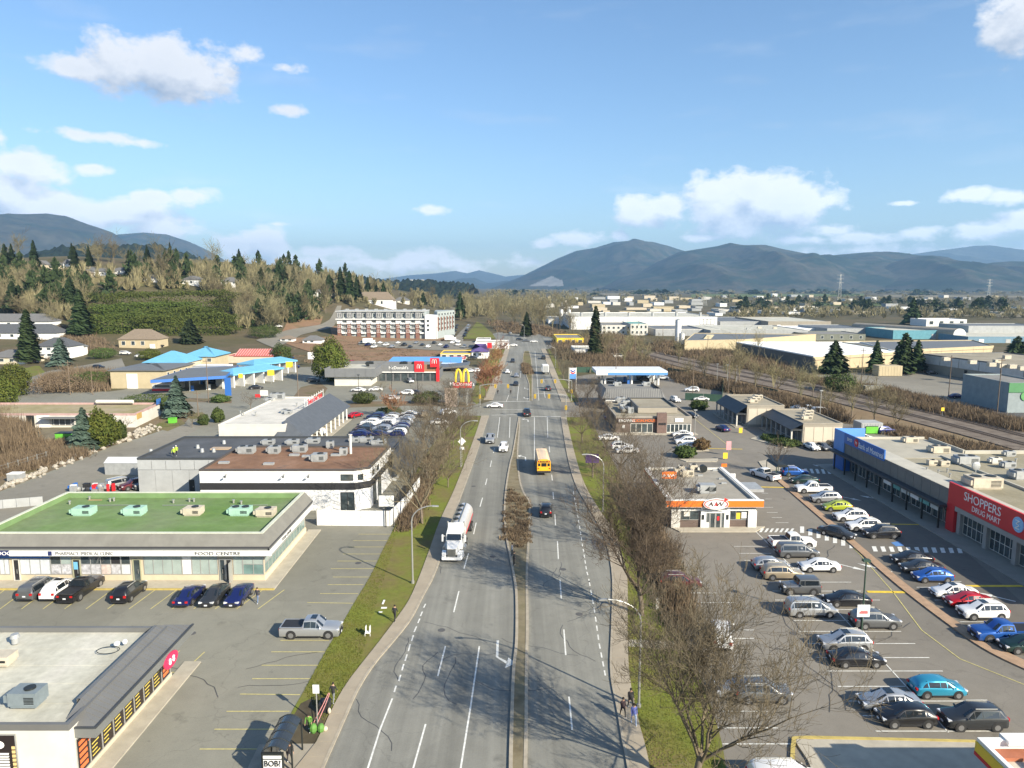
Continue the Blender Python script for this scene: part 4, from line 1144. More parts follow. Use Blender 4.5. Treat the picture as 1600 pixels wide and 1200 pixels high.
# ---------------------------------------------------------------- 2 green-roofed shops
def green_shops():
 x0,x1,y0,y1 = -61.5,-28.8,79.1,95.6
 pts = [(x0,y0),(x1,y0),(x1,y1),(x0,y1)]
 t = thing('shop_row','long low shop row with flat green roof and white sign band','building',((x0+x1)/2,(y0+y1)/2,0))
 b = MB(); b.prism(pts,0,4.4,top=False,bottom=False); b.build('wall',mat('cream_base',(.50,.43,.31),.9,var=.1,scale=.7),t)
 b = MB(); b.prism(pts,5.0,5.12,bottom=False); b.build('roof',ROOF_GREEN,t)
 b = MB()
 for k in range(1,7): b.box(x0+.4,x1-.4,y0+k*2.3,y0+k*2.3+.09,5.12,5.14)
 for k in range(9): b.box(x0+2+k*3.6,x0+2.07+k*3.6,y0+.4,y1-.4,5.12,5.135)
 b.build('roof_seam',ROOF_GREEN,t)
 for k in range(3): b = MB(); b.path([(x0+6+9*k,y0+12.6,5.2),(x0+11+9*k,y0+12.7,5.2)],.04,5); b.build('conduit',STEEL,t)
 b = MB(); ring(b,inset(pts,-.05),inset(pts,.28),4.4,5.8); b.build('parapet',mat('parapet_green',(.15,.24,.10),.9,var=.15),t)
 b = MB(); ring(b,inset(pts,-.10),inset(pts,.32),5.8,5.9); b.build('coping',mat('coping_pale',(.50,.52,.43),.8),t)
 # mansard skirt front and right
 e = 1.1
 ex = [(x0-0,y0-e),(x1+e,y0-e),(x1+e,y1+.2)]; ix = [(x0,y0-.06),(x1+.06,y0-.06),(x1+.06,y1+.2)]
 b = MB()
 for i in range(2): b.face([(*ex[i],4.62),(*ex[i+1],4.62),(*ix[i+1],5.80),(*ix[i],5.80)])
 b.build('skirt_roof',mat('skirt_grey',(.17,.165,.145),.8,var=.12,scale=.7),t)
 b = MB()
 for i in range(2):
  f = Face(ex[i],ex[i+1]); f.box(b,0,f.L,4.42,4.62,-.15,.05)
 b.build('gutter',mat('gutter_dark',(.05,.05,.055),.6,var=0),t)
 b = MB(); f0 = Face((x0,y0-e),(x1+e,y0-e)); f1 = Face((x1+e,y0-e),(x1+e,y1+.2))
 f0.box(b,0,f0.L,4.15,4.42,-.2,-.02); f1.box(b,.02,f1.L,4.15,4.42,-.2,-.02); b.build('fascia',FASCIA,t)
 b = MB(); b.box(x0,x1+e-.05,y0-e+.05,y0-.01,3.45,3.5); b.box(x1+.01,x1+e-.05,y0,y1,3.45,3.5); b.build('soffit',FASCIA,t)
 # sign boxes
 U = lambda px: PY(px,864,y0-e)[0] - x0
 cuts = [(0,U(14),NAVY),(U(14),U(66),WHITE),(U(66),U(192),WHITE),(U(192),U(256),WHITE),(U(256),U(423.5),WHITE)]
 for u0,u1,m in cuts:
  s = f0.part('sign_box',u0+.02,u1-.02,3.5,4.15,-.2,.02,m,t)
 pf = [c for c in t.children if c.name.startswith('sign_box')]
 f0.text('PHARMACY',U(105),3.62,.42,TEXT_G,pf[2],.0,.86); f0.text('MEDICAL CLINIC',U(152.5),3.62,.42,TEXT_G,pf[2],.0,.80)
 f0.part('emblem',U(75),U(81),3.56,4.08,.02,.05,NAVY,pf[2])
 b = MB(); f0.box(b,U(126.4),U(126.9),3.55,4.1,.02,.05); b.build('divider',TEXT_G,pf[2])
 f0.text('FOOD CENTRE',U(340),3.62,.40,TEXT_K,pf[4],.0,1.35)
 f0.text('DOO',U(7),3.62,.42,TEXT_W,pf[0],.0,1.2)
 s = f1.part('sign_box',.2,f1.L,3.5,4.15,-.2,.02,WHITE,t)
 f1.text('FOOD CENTRE',6.2,3.64,.36,TEXT_K,s,.0)
 # shop front
 g = Face(pts[0],pts[1]); z0,z1 = .85,3.35
 V = lambda px: PY(px,890,y0)[0] - x0
 wh = [mat('decal_pale',(.50,.53,.56),.4,var=.1,scale=3),mat('decal_blue',(.10,.2,.42),.4,var=.1),GLASS]
 decal = mat('photo_decal',(.42,.42,.44),.4,var=.45,scale=2.5)
 decal2 = mat('photo_decal_warm',(.50,.42,.38),.4,var=.4,scale=2.0)
 b = MB(); g.box(b,0,g.L,3.35,3.45,.0,.06); b.build('lintel',METAL_D,t)
 b = MB(); g.box(b,0,V(80),2.85,3.34,.01,.12); b.build('blue_header',BLUE_S,t)
 def run(px0,px1,n,gl,rows=1,zt=z1): g.window(V(px0),V(px1),z0,zt,t,ALU,gl,n,rows,.07,.06)
 run(0,16,2,wh[0],zt=2.8); run(32,80,3,wh[0],zt=2.8)
 run(80,113,2,[decal,decal,GLASS,GLASS_PALE],2)
 run(127,190,4,[decal,decal,decal2,decal,GLASS,GLASS,GLASS,BLACK],2); run(190,205,1,[wh[0],GLASS],2)
 run(225.5,285,4,GLASS_PALE); run(285,300.5,1,WHITE); run(300.5,341,3,GLASS_PALE)
 run(365,380,1,GLASS_PALE); run(380,412.5,2,[GLASS_TEAL,GLASS_TEAL,GLASS_PALE,GLASS_PALE],2)
 def door(px0,px1,m,fr=CREAM,leaf=None):
  d = g.window(V(px0),V(px1),.05,2.75,t,fr,m,1,1,.12,.10,name='door')
  b = MB(); g.box(b,V(px1)-.35,V(px1)-.3,1.0,1.5,.1,.16); b.build('handle',STEEL,d)
  return d
 door(21,32,BLACK,OFFW); d = door(114,127,BLACK,mat('door_frame_olive',(.30,.30,.2),.7)); g.part('screen',V(116.5),V(123),1.5,2.4,.1,.13,mat('poster_cyan',(.15,.4,.6),.3),d)
 door(208,221,GLASS,mat('door_frame_olive',(.30,.30,.2),.7)); door(343,353,GLASS,ALU); door(353,363,BLACK,ALU)
 g.part('door_leaf',V(363),V(363)+.08,.05,2.6,.1,1.1,ALU,t)
 # right side windows
 r = Face(pts[1],pts[2])
 r.window(.2,r.L*.98,.95,2.1,t,ALU,GLASS_TEAL,13,1,.07,.06); r.window(.2,r.L*.98,2.1,3.35,t,ALU,GLASS_PALE,13,1,.07,.06)
 r.part('plinth',0,r.L,0,.8,.01,.12,mat('cream_plinth',(.60,.52,.38),.9,var=.06),t)
 # rooftop units
 for (px,py,w,m,lb) in [(128,806,2.4,MINT,'mint green rooftop unit'),(208,806,2.3,MINT,'mint green rooftop unit'),(300,806,2.1,BEIGE_U,'beige rooftop unit'),(374,806,2.5,MINT,'mint green rooftop unit'),(414,808,2.2,BEIGE_U,'beige rooftop unit')]:
  x,y,_ = P(px,py,5.12); unit(t,x,y+.6,5.12,w,1.6,1.0,m,label=lb)
 for (px,py) in [(172,784),(178,783),(271,786),(296,784),(303,784),(109,788),(140,781),(365,786),(377,788)]:
  x,y,_ = P(px,py,5.12); pipe(t,x,y,5.1,.4,.12)
 b = MB(); x,y,_ = P(148,782,5.12); b.box(x-.9,x+.9,y,y+.2,5.13,5.2); b.build('loose_board',mat('bare_wood',(.35,.22,.12),.8),t)
 # raised front walk with yellow kerb
 w = MB(); a = P(-60,921); c = P(398,921); w.box(a[0],x1+1.9,a[1],y0-.03,0,.14); w.box(x1+.13,x1+1.9,y0-.03,y1+1,0,.14); structure('shop_walk',w,CONC_L)
 w = MB(); w.box(a[0],x1+1.9,a[1]-.25,a[1],0,.16); structure('kerb',w,YELLOW_KERB)
 # boxed yard behind with pale panels at left
 b = MB()
 return t
green_shops()
# ---------------------------------------------------------------- 3 dark-roofed grey block, 4 white and black block with brown roof
def dark_block():
 pts = [(-62,115),(-47.8,115),(-47.8,122.4),(-20.4,122.4),(-20.4,132.2),(-62,132.2)]
 t,F = building('workshop','grey block with dark flat roof behind the white and black building',pts,6.0,GREY_W,ROOF_DARK,.35,coping=METAL_D)
 f = F[0]
 for i in range(6): f.part('wall_panel',.05+i*2.36,2.32+i*2.36,4.0,5.55,.02,.10,mat('corrugated_grey',(.40,.41,.41),.7,.2,var=.1),t)
 for i in range(5): f.part('wall_panel',.05+i*2.83,2.80+i*2.83,.2,3.9,.02,.06,GREY_W,t)
 d = f.part('door',8.4,9.3,0,2.3,.06,.12,DARK_METAL,t); f.part('handle',9.05,9.12,1.0,1.2,.12,.18,STEEL,d)
 # leaning slate canopy at the road end
 b = MB(); b.face([(-20.3,118.5,5.9),(-17.4,119.5,3.0),(-17.4,133,3.0),(-20.3,133,5.9)]); b.face([(-20.3,118.5,5.9),(-20.3,118.5,2.9),(-17.4,119.5,3.0)]); b.build('slate_canopy',METAL_D,t)
 for k in range(4): 
  b = MB(); b.tube((-17.6,120+4*k,0),(-17.6,120+4*k,3.0),.1); b.build('post',DARK_METAL,t)
 for px,py,w in [(420,694,2),(458,694,2),(490,692,2.2),(555,690,1.6),(573,690,2.4),(592,694,2.6)]:
  x,y,_ = P(px,py,5.7); unit(t,x,y,5.65,w,1.4,.9,GREY_U)
 for px,py in [(350,693),(316,706),(334,706),(236,707),(309,700)]:
  x,y,_ = P(px,py,5.7); b = MB(); b.tube((x,y,5.6),(x,y,6.3),.35,.25,n=12); b.build('vent_cowl',GREY_U,t)
 x,y,_ = P(345,701,5.7); b = MB(); b.box(x-1.6,x+1.6,y-.8,y+.8,5.66,5.85); b.build('skylight',mat('skylight_tan',(.4,.3,.2),.6),t)
dark_block()
def white_black():
 pts = [(-47.6,105.6),(-24.0,105.6),(-21.9,107.0),(-21.2,121.8),(-47.6,121.8)]
 t,F = building('showroom','white building with black band and rusty brown flat roof',pts,6.5,WHITE_W,ROOF_BROWN,.3,coping=mat('coping_dark',(.07,.06,.055),.7))
 bb = MB()
 for f in F[:3]: f.box(bb,-.03,f.L+.03,3.3,4.35,.0,.09)
 bb.build('band',BLACK_W,t)
 for f in F[:3]:
  n = max(1,int(f.L/2.4))
  for i in range(n):
   f.part('wall_panel',f.L*i/n+.02,f.L*(i+1)/n-.02,4.38,6.15,.005,.02,WHITE_W,t)
 dk = BLACK_W
 F[0].window(21.5,23.4,4.7,5.7,t,dk,GLASS,1,1); F[1].window(.5,1.4,4.7,5.6,t,dk,GLASS,1,1)
 for u in (1.2,4.2): F[2].window(u,u+1.5,4.7,5.6,t,dk,GLASS,1,1)
 d = F[0].window(21.4,23.5,.0,2.9,t,dk,GLASS,2,1,name='door'); F[0].part('handle',22.5,22.6,1,1.5,.06,.12,STEEL,d)
 F[2].window(1.5,3.5,.0,3.2,t,dk,GLASS,1,1); F[2].window(4.8,7,.0,3.2,t,dk,GLASS,1,1)
 for u in (4.2,13,22-1.2):
  b = MB(); f = F[0]; p = f.pt(u-(0 if u<20 else 4),5.6,0); b.path([p,(p[0],p[1]-.5,p[2]+.2),(p[0],p[1]-.8,p[2])],.04); b.ellipsoid((p[0],p[1]-.85,p[2]-.1),.22,.22,.12); b.build('wall_lamp',DARK_METAL,t)
 z = 6.21
 for px,py,w,d in [(386,708,2.6,1.6),(429,708,1.8,1.5),(469,706,2.3,1.4),(499,720,2.2,1.8),(516,700,1.2,1.0),(537,711,1.2,1)]:
  x,y,_ = P(px,py,z); unit(t,x,y,z,w,d,1.2,GREY_U)
 for px,py in [(460,712),(350,724),(420,726),(525,712),(480,714)]:
  x,y,_ = P(px,py,z); b = MB(); b.box(x-.8,x+.8,y-.35,y+.35,z,z+.3); b.build('duct',GREY_U,t)
 x,y,_ = P(548,709,z); pipe(t,x,y,z,3.2,.22,OFFW,'flue')
 # white board fence round the yard
 t2 = thing('board_fence','tall white board fence joining the green-roofed shops','fence',(-23,98.3,0))
 A = [(-28.0,98.6),(-17.4,98.3),(-16.2,106),(-15.6,117)]
 for a,c in zip(A[:-1],A[1:]):
  f = Face(a,c); n = max(1,int(f.L/1.9))
  for i in range(n): f.part('panel',f.L*i/n+.02,f.L*(i+1)/n-.02,.05,2.3,-.03,.03,WHITE_W,t2)
  for i in range(n+1): f.part('post',f.L*i/n-.05,f.L*i/n+.05,0,2.4,-.12,-.04,STEEL,t2)
 t3 = thing('sign_board','blank white sign board on a dark post above the white fence','sign',(*P(604,824)[:2],0))
 x,y,_ = P(604,824)
 b = MB(); b.tube((x-.1,y+.1,0),(x-.1,y+.1,4.6),.08); b.build('post',DARK_METAL,t3)
 b = MB(); b.tube((x+1.0,y+.1,0),(x+1.0,y+.1,3.2),.06); b.build('post',DARK_METAL,t3)
 b = MB(); b.box(x-1.0,x+1.15,y-.08,y+.08,3.1,4.7); p = b.build('panel',WHITE,t3)
 b = MB(); b.box(x-1.07,x+1.22,y-.05,y+.05,3.03,4.77); b.build('frame',DARK_METAL,t3)
white_black()
# ---------------------------------------------------------------- 5 white-roofed shop with slate porch and red letters
def slate_shop():
 x0,x1,y0,y1 = -60.3,-46.6,143.8,181
 pts = [(x0,y0),(x1,y0),(x1,y1),(x0,y1)]
 t,F = building('shop','white flat-roofed shop with slate porch and red roof letters',pts,6.0,OFFW,mat('roof_white_dirty',(.52,.50,.45),.9,var=.18,scale=.3),.3,coping=OFFW)
 xr,xe = x1 - .3,x1 + 4.6
 b = MB()
 b.face([(xe,y0-1,3.2),(xe,y1+2,3.2),(xr,y1,6.9),(xr,y0+2,6.9)]); b.face([(xr-2,y0-1,3.2),(xe,y0-1,3.2),(xr,y0+2,6.9)]); b.face([(xe,y1+2,3.2),(xr,y1+2,3.2),(xr,y1,6.9)])
 b.face([(xr,y0+2,6.9),(xr,y1,6.9),(xr-.6,y1,6.0),(xr-.6,y0+2,6.0)])
 po = b.build('porch_roof',mat('slate_roof',(.075,.085,.10),.7,var=.15,scale=1),t)
 b = MB()
 for k in range(24):
  yy = y0 + 1 + k * 1.6; b.box(xe-.9,xe-.6,yy,yy+.06,3.6,3.7)
 fw = Face((x1,y0),(x1,y1))
 for k in range(9): fw.window(1.2+4*k,3.4+4*k,.3,2.8,t,WHITE,GLASS,2,1,.1,.08)
 for k in range(10):
  b = MB(); yy = y0 + 4 * k; b.box(xe-.5,xe-.25,yy,yy+.25,0,3.3); b.build('post',WHITE,t)
 b = MB(); b.box(x1,xe+.6,y0-.5,y1,0,.14); structure('shop_walk',b,CONC_L)
 # red letters on a frame above the porch
 f = Face((xr-.2,160),(xr-.2,176)); s = MB()
 f.box(s,0,f.L,6.7,6.85,-.1,.05); 
 for k in range(9): f.box(s,k*2,k*2+.08,6.2,8.7,-.12,-.04)
 f.box(s,0,f.L,8.2,8.3,-.1,0)
 so = s.build('sign_frame',WHITE,t)
 f.text('Twice Over Beds',8,7.0,1.3,RED_S,so,.1,.95)
 f0 = F[0]
 f0.part('door',3.4,5.2,0,2.4,.02,.08,GREY_U,t); f0.window(6.4,7.6,1.6,2.6,t,DARK_METAL,GLASS,1,1)
 f0.part('window',9.2,11.2,1.2,2.6,.02,.06,GREY_U,t)
 for px,py,w in [(434,628,3.4),(421,631,1.6),(451,652,1.4),(445,650,1.2)]:
  x,y,_ = P(px,py,4.95); unit(t,x,y,5.7,w,1.8,1.5 if w>3 else .8,GREY_U)
 for px,py in [(400,655),(381,655),(376,653),(464,640)]:
  x,y,_ = P(px,py,4.95); pipe(t,x,y,5.7,.8,.16)
slate_shop()
# ---------------------------------------------------------------- quick blocks measured on the photo
def zof(px,py,Y): return PY(px,py,Y)[2]
def block(name,label,l,r,yb,yt,ybk,wall,roof=None,ph=.35,group=None,cat='building',win=None,shift=0,gz=None,doors=0,coping=None,depth=None,panels=0,units=0,frame=None):
 """box building: front base from pixel (l,yb) to (r,yb), wall top at pixel row yt, roof back edge at row ybk"""
 a = PT(l,yb); c = PT(r,yb); Y = (a[1]+c[1]) / 2
 if Y > 2500: Y = 2500
 z0 = min(a[2],c[2]) if gz is None else gz
 X0,X1 = PY(l,yb,Y)[0],PY(r,yb,Y)[0]
 zt = zof((l+r)/2,yt,Y)
 if depth is None:
  _,dy,dz = ray((l+r)/2,ybk); t_ = (zt-CAM_H) / dz if abs(dz) > 1e-4 else 1e6
  depth = min(max(dy*t_-Y,4),120) if dz * (zt-CAM_H) > 0 else 12
 pts = [(X0,Y),(X1,Y),(X1+shift,Y+depth),(X0+shift,Y+depth)]
 t,F = building(name,label,pts,zt-z0,wall,roof or ROOF_GREY,ph,z=z0,group=group,cat=cat,coping=coping,deep=3)
 f = F[0]
 if panels:
  for i in range(panels): f.part('wall_panel',f.L*i/panels+.04,f.L*(i+1)/panels-.04,0.1,zt-z0-ph-.1,.01,.06,wall,t)
 if win:
  rows,cols,fr = win
  hh = (zt-z0-ph) / rows
  for j in range(rows):
   for i in range(cols):
    u = f.L * (i+.5) / cols; w = f.L / cols * fr / 2; zz = j * hh
    f.window(u-w,u+w,zz+hh*.28,zz+hh*.82,t,frame or WHITE,GLASS,1,1,.1,.1)
 for i in range(doors):
  u = f.L * (i+.5) / doors; f.part('door',u-1.5,u+1.5,0,min(3.4,(zt-z0)*.6),.02,.12,GREY_U if i%2 else WHITE,t)
 rr = random.Random(int(l*7+yb))
 for i in range(units):
  u = rr.uniform(.1,.9); v = rr.uniform(.2,.8); w = min(2.5,depth*.25)
  x = X0 + (X1-X0) * u + shift * v; y = Y + depth * v
  b = MB(); b.box(x-w/2,x+w/2,y-w/3,y+w/3,zt-ph,zt-ph+w*.45); b.build('rooftop_unit',GREY_U if i%2 else BEIGE_U,t)
 return t,F,(X0,X1,Y,zt,z0,depth)
def hip(parent,x0,x1,y0,y1,z0,z1,m,over=.5,gable=False,name='roof',axis='x',th=.25):
 x0 -= over; x1 += over; y0 -= over; y1 += over
 b = MB(); w = (y1-y0) if axis == 'x' else (x1-x0)
 i = 0 if gable else w / 2 * .95
 if axis == 'x':
  ym = (y0+y1) / 2; r0,r1 = (x0+i,ym,z1),(x1-i,ym,z1)
 else:
  xm = (x0+x1) / 2; r0,r1 = (xm,y0+i,z1),(xm,y1-i,z1)
 A,B,C,D = (x0,y0,z0),(x1,y0,z0),(x1,y1,z0),(x0,y1,z0)
 if axis == 'x': fs = [[A,B,r1,r0],[C,D,r0,r1],[B,C,r1],[D,A,r0]]
 else: fs = [[B,C,r1,r0],[D,A,r0,r1],[A,B,r0],[C,D,r1]]
 for f in fs: b.face(f)
 b.face([D,C,B,A])
 ring(b,[A,B,C,D],inset([A,B,C,D],.2),z0-th,z0-.01)
 return b.build(name,m,parent)
def house(label,l,r,yb,ye,yr,wall,roof,depth=None,gable=False,axis='x',win=(1,3),group='houses on the wooded hill',cat='house',name='house',chimney=False):
 while max(PT(l,yb)[1],PT(r,yb)[1]) > 800: yb += 2; ye += 2; yr += 2
 a,c = PT(l,yb),PT(r,yb); Y = (a[1]+c[1]) / 2; z0 = min(a[2],c[2])
 X0,X1 = PY(l,yb,Y)[0],PY(r,yb,Y)[0]; ze = zof((l+r)/2,ye,Y); W = X1 - X0
 depth = depth or max(6,min(W*.7,12)); zr = zof((l+r)/2,yr,Y+depth/2)
 if zr < ze + .8: zr = ze + 1.6
 t = thing(name,label,cat,((X0+X1)/2,Y+depth/2,z0),0,group)
 pts = [(X0,Y),(X1,Y),(X1,Y+depth),(X0,Y+depth)]
 b = MB(); b.prism(pts,z0-4,ze,top=False,bottom=False)
 if gable:
  if axis == 'x':
   for x in (X0+.01,X1-.01): b.face([(x,Y,ze),(x,Y+depth,ze),(x,Y+depth/2,zr-.15)])
  else: b.face([(X0,Y+.01,ze),(X1,Y+.01,ze),((X0+X1)/2,Y+.01,zr-.15)]); b.face([(X0,Y+depth,ze),(X1,Y+depth,ze),((X0+X1)/2,Y+depth,zr-.15)])
 b.build('wall',wall,t)
 hip(t,X0,X1,Y,Y+depth,ze,zr,roof,.5,gable,axis=axis)
 f = Face(pts[0],pts[1],z0); rows,cols = win; H = ze - z0
 for j in range(rows):
  for i in range(cols):
   u = f.L * (i+.5) / cols; w = min(1.0,f.L/cols*.3); hh = H / rows
   if (j==0 and i==cols-1 and cols>2): f.part('garage_door',u-1.4,u+1.4,0,min(2.3,hh*.8),.02,.1,WHITE,t); continue
   f.window(u-w,u+w,j*hh+hh*.35,j*hh+hh*.8,t,WHITE,GLASS,1,1,.1,.08)
 if chimney:
  b = MB(); x = X0 + W * .3; b.box(x-.5,x+.5,Y+depth*.4,Y+depth*.4+.8,ze,zr+.8); b.build('chimney',BRICK,t)
 return t
H_GREY = mat('shingle_grey',(.13,.13,.13),.9,var=.12,scale=1); H_BROWN = mat('shingle_brown',(.19,.15,.11),.9,var=.12,scale=1)
H_DARK = mat('shingle_dark',(.075,.08,.088),.9,var=.12,scale=1)
RED_R = mat('roof_red',(.45,.06,.045),.6,var=.08)
# pink-trimmed workshop at the left
t,F,q = block('garage_workshop','low workshop with pink trim and mossy flat roof at the left',-60,212,668,646,629,OFFW,ramp_mat('roof_mossy',[(.3,(.24,.21,.10)),(.5,(.30,.26,.15)),(.7,(.34,.27,.20))],.12),.5,shift=-2,coping=mat('trim_pink',(.42,.28,.26),.8,var=.15))
f = F[0]; L0 = f.L
U = lambda px: (PY(px,660,q[2])[0]-q[0])
f.part('garage_door',U(42),U(54),0,3,.02,.1,DARK_METAL,t); f.part('window_band',U(82),U(116),.6,2.4,.02,.1,DKGREY_W,t); f.part('garage_door',U(58),U(78),0,3,.02,.1,WHITE,t)
for k in range(4): f.part('mullion',U(84+9*k),U(84.7+9*k),.6,2.4,.1,.14,WHITE,t)
b = MB(); f.box(b,U(70),U(125),2.5,2.7,.1,2.2); b.build('awning',FASCIA,t)
f2 = F[1]; f2.part('sign_panel',1,4,1.8,3.2,.02,.12,mat('sign_gold',(.45,.3,.1),.6),t)
b = MB(); b.tube((q[0]+U(95),q[2]+q[5]-1,q[3]+.4),(q[0]+U(157),q[2]+q[5]-1,q[3]+.4),.5,n=10); b.build('roof_duct',OFFW,t)
f2.part('banner',f2.L-3,f2.L-.3,3.4,4.8,.3,.45,BLUE_S,t)
# cream store and service station at the left
t,F,q = block('store','cream windowless store with shallow grey metal roof',174,258,607,578,569,TAN_W,METAL_G,.3,depth=22,coping=METAL_G)
F[0].part('garage_door',F[0].L*.30*1.0,F[0].L*.5,0,5,.02,.1,WHITE,t)
x0,x1,Y,zt,z0,dp = q
hip(t,x0,x1,Y,Y+dp,zt-.05,zt+1.1,METAL_G,.6,name='metal_roof')
f = F[1]
for k in range(4): f.window(2+k*4.5,3.6+k*4.5,3.8,5.2,t,WHITE,GLASS,1,1)
t = thing('service_building','two-storey cream building with bright blue hipped roofs','building',(-112,268,0))
for (l,r,yb,ye,yr,Y,dp,wl) in [(229,290,600,566,548,262,14,CREAM),(289,336,590,556,541,276,14,TAN_W)]:
 X0,X1 = PY(l,yb,Y)[0],PY(r,yb,Y)[0]; ze = zof(l,ye,Y); zr = zof(l,yr,Y+dp/2)
 b = MB(); b.prism([(X0,Y),(X1,Y),(X1,Y+dp),(X0,Y+dp)],0,ze,top=False,bottom=False); b.build('wall',wl,t)
 hip(t,X0,X1,Y,Y+dp,ze,zr,CYAN_R,.8)
 f = Face((X0,Y),(X1,Y))
 for k in range(3): f.window(f.L*(k+.3)/3,f.L*(k+.75)/3,ze-2.4,ze-.9,t,WHITE,GLASS,1,1)
X0,X1 = PY(293,590,262)[0],PY(345,590,262)[0]
b = MB(); b.box(X0,X1,262,274,0,4.4); b.build('white_wing',WHITE_W,t); f = Face((X0,262),(X1,262))
for k in range(3): f.window(1+3.8*k,3.2+3.8*k,1.6,3.6,t,BLACK,GLASS,1,1)
b = MB(); b.box(X0-.5,X1+3,258,261.9,4.5,5.1); b.build('balcony',GREY_W,t)
t = thing('fuel_canopy','grey fuel canopy with blue edge at the left filling station','canopy',(-105,245,0))
a,c,d,e = P(236,597,4.6),P(352,590,4.6),P(372,574,4.6),P(296,578,4.6)
pp = [a[:2],c[:2],d[:2],e[:2]]
b = MB(); b.prism(pp,4.5,5.2,bottom=True); b.build('roof',METAL_G,t)
b = MB(); ring(b,inset(pp,-.12),inset(pp,-.02),4.3,5.25); b.build('fascia',BLUE_S,t)
for u,v in [(.15,.25),(.4,.25),(.65,.25),(.9,.25),(.3,.8),(.8,.8)]:
 p = Vector(a[:2]).lerp(Vector(c[:2]),u).lerp(Vector(e[:2]).lerp(Vector(d[:2]),u),v); b = MB(); b.tube((*p,0),(*p,4.5),.2); b.build('column',WHITE,t)
 b = MB(); b.box(p.x+.5,p.x+1.2,p.y-.4,p.y+.4,0,1.8); b.build('fuel_pump',BLUE_S if u<.5 else WHITE,t)
t,F,q = block('kiosk','small low kiosk with red base beside the spruce',238,270,611,601,590,OFFW,METAL_G,.3,depth=9)
F[0].part('red_base',0,F[0].L,0,.8,.02,.1,RED_S,t); F[0].part('window',1,F[0].L-1,1.2,2,.02,.06,GLASS,t)
def bays(label,x0,y0,w,d,h,n,yaw,roof=CYAN_R):
 t = thing('car_wash',label,'building',(x0,y0,0))
 c,s = math.cos(yaw),math.sin(yaw); T = lambda u,v: (x0+u*c-v*s,y0+u*s+v*c)
 pts = [T(0,0),T(w,0),T(w,d),T(0,d)]
 b = MB(); b.prism([T(0,d*.5),T(w,d*.5),T(w,d),T(0,d)],0,h,top=False,bottom=False); b.build('wall',WHITE_W,t)
 b = MB(); b.prism([T(-.5,-.5),T(w+.5,-.5),T(w+.5,d+.5),T(-.5,d+.5)],h,h+.5); b.build('roof',roof,t)
 b = MB(); m0 = [Vector((*T(-.5,-.5),h+.5)),Vector((*T(w+.5,-.5),h+.5)),Vector((*T(w+.5,d+.5),h+.5)),Vector((*T(-.5,d+.5),h+.5))]
 r0,r1 = Vector((*T(d*.4,d/2),h+2.0)),Vector((*T(w-d*.4,d/2),h+2.0))
 b.face([m0[0],m0[1],r1,r0]); b.face([m0[2],m0[3],r0,r1]); b.face([m0[1],m0[2],r1]); b.face([m0[3],m0[0],r0]); b.build('hip_roof',roof,t)
 for k in range(n+1):
  u = w * k / n; u = min(max(u,.2),w-.2)
  b = MB(); b.prism([T(u-.2,0),T(u+.2,0),T(u+.2,d*.5),T(u-.2,d*.5)],0,h,bottom=False); b.build('bay_wall',WHITE_W,t)
 return t
p = P(366,606); bays('white car wash bays under a blue roof beside the fuel canopy',p[0],p[1],22,9,4.2,5,R(62))
p = P(398,590); bays('second car wash with blue roof and open white bays',p[0],p[1],20,9,4.4,5,R(58))
t,F,q = block('red_roof_store','low cream store with red ribbed roof',350,427,567,556,545,CREAM,RED_R,.3,depth=16)
hip(t,q[0]+5,q[1],q[2],q[2]+14,q[3],q[3]+2.6,RED_R,.3,gable=True)
b = MB()
for k in range(16): x = q[0] + 5 + k * (q[1]-q[0]-5) / 15; b.face([(x,q[2]-.35,q[3]+.05),(x+.3,q[2]-.35,q[3]+.05),(x+.3,q[2]+7,q[3]+2.66),(x,q[2]+7,q[3]+2.66)])
b.build('roof_rib',OFFW,t)
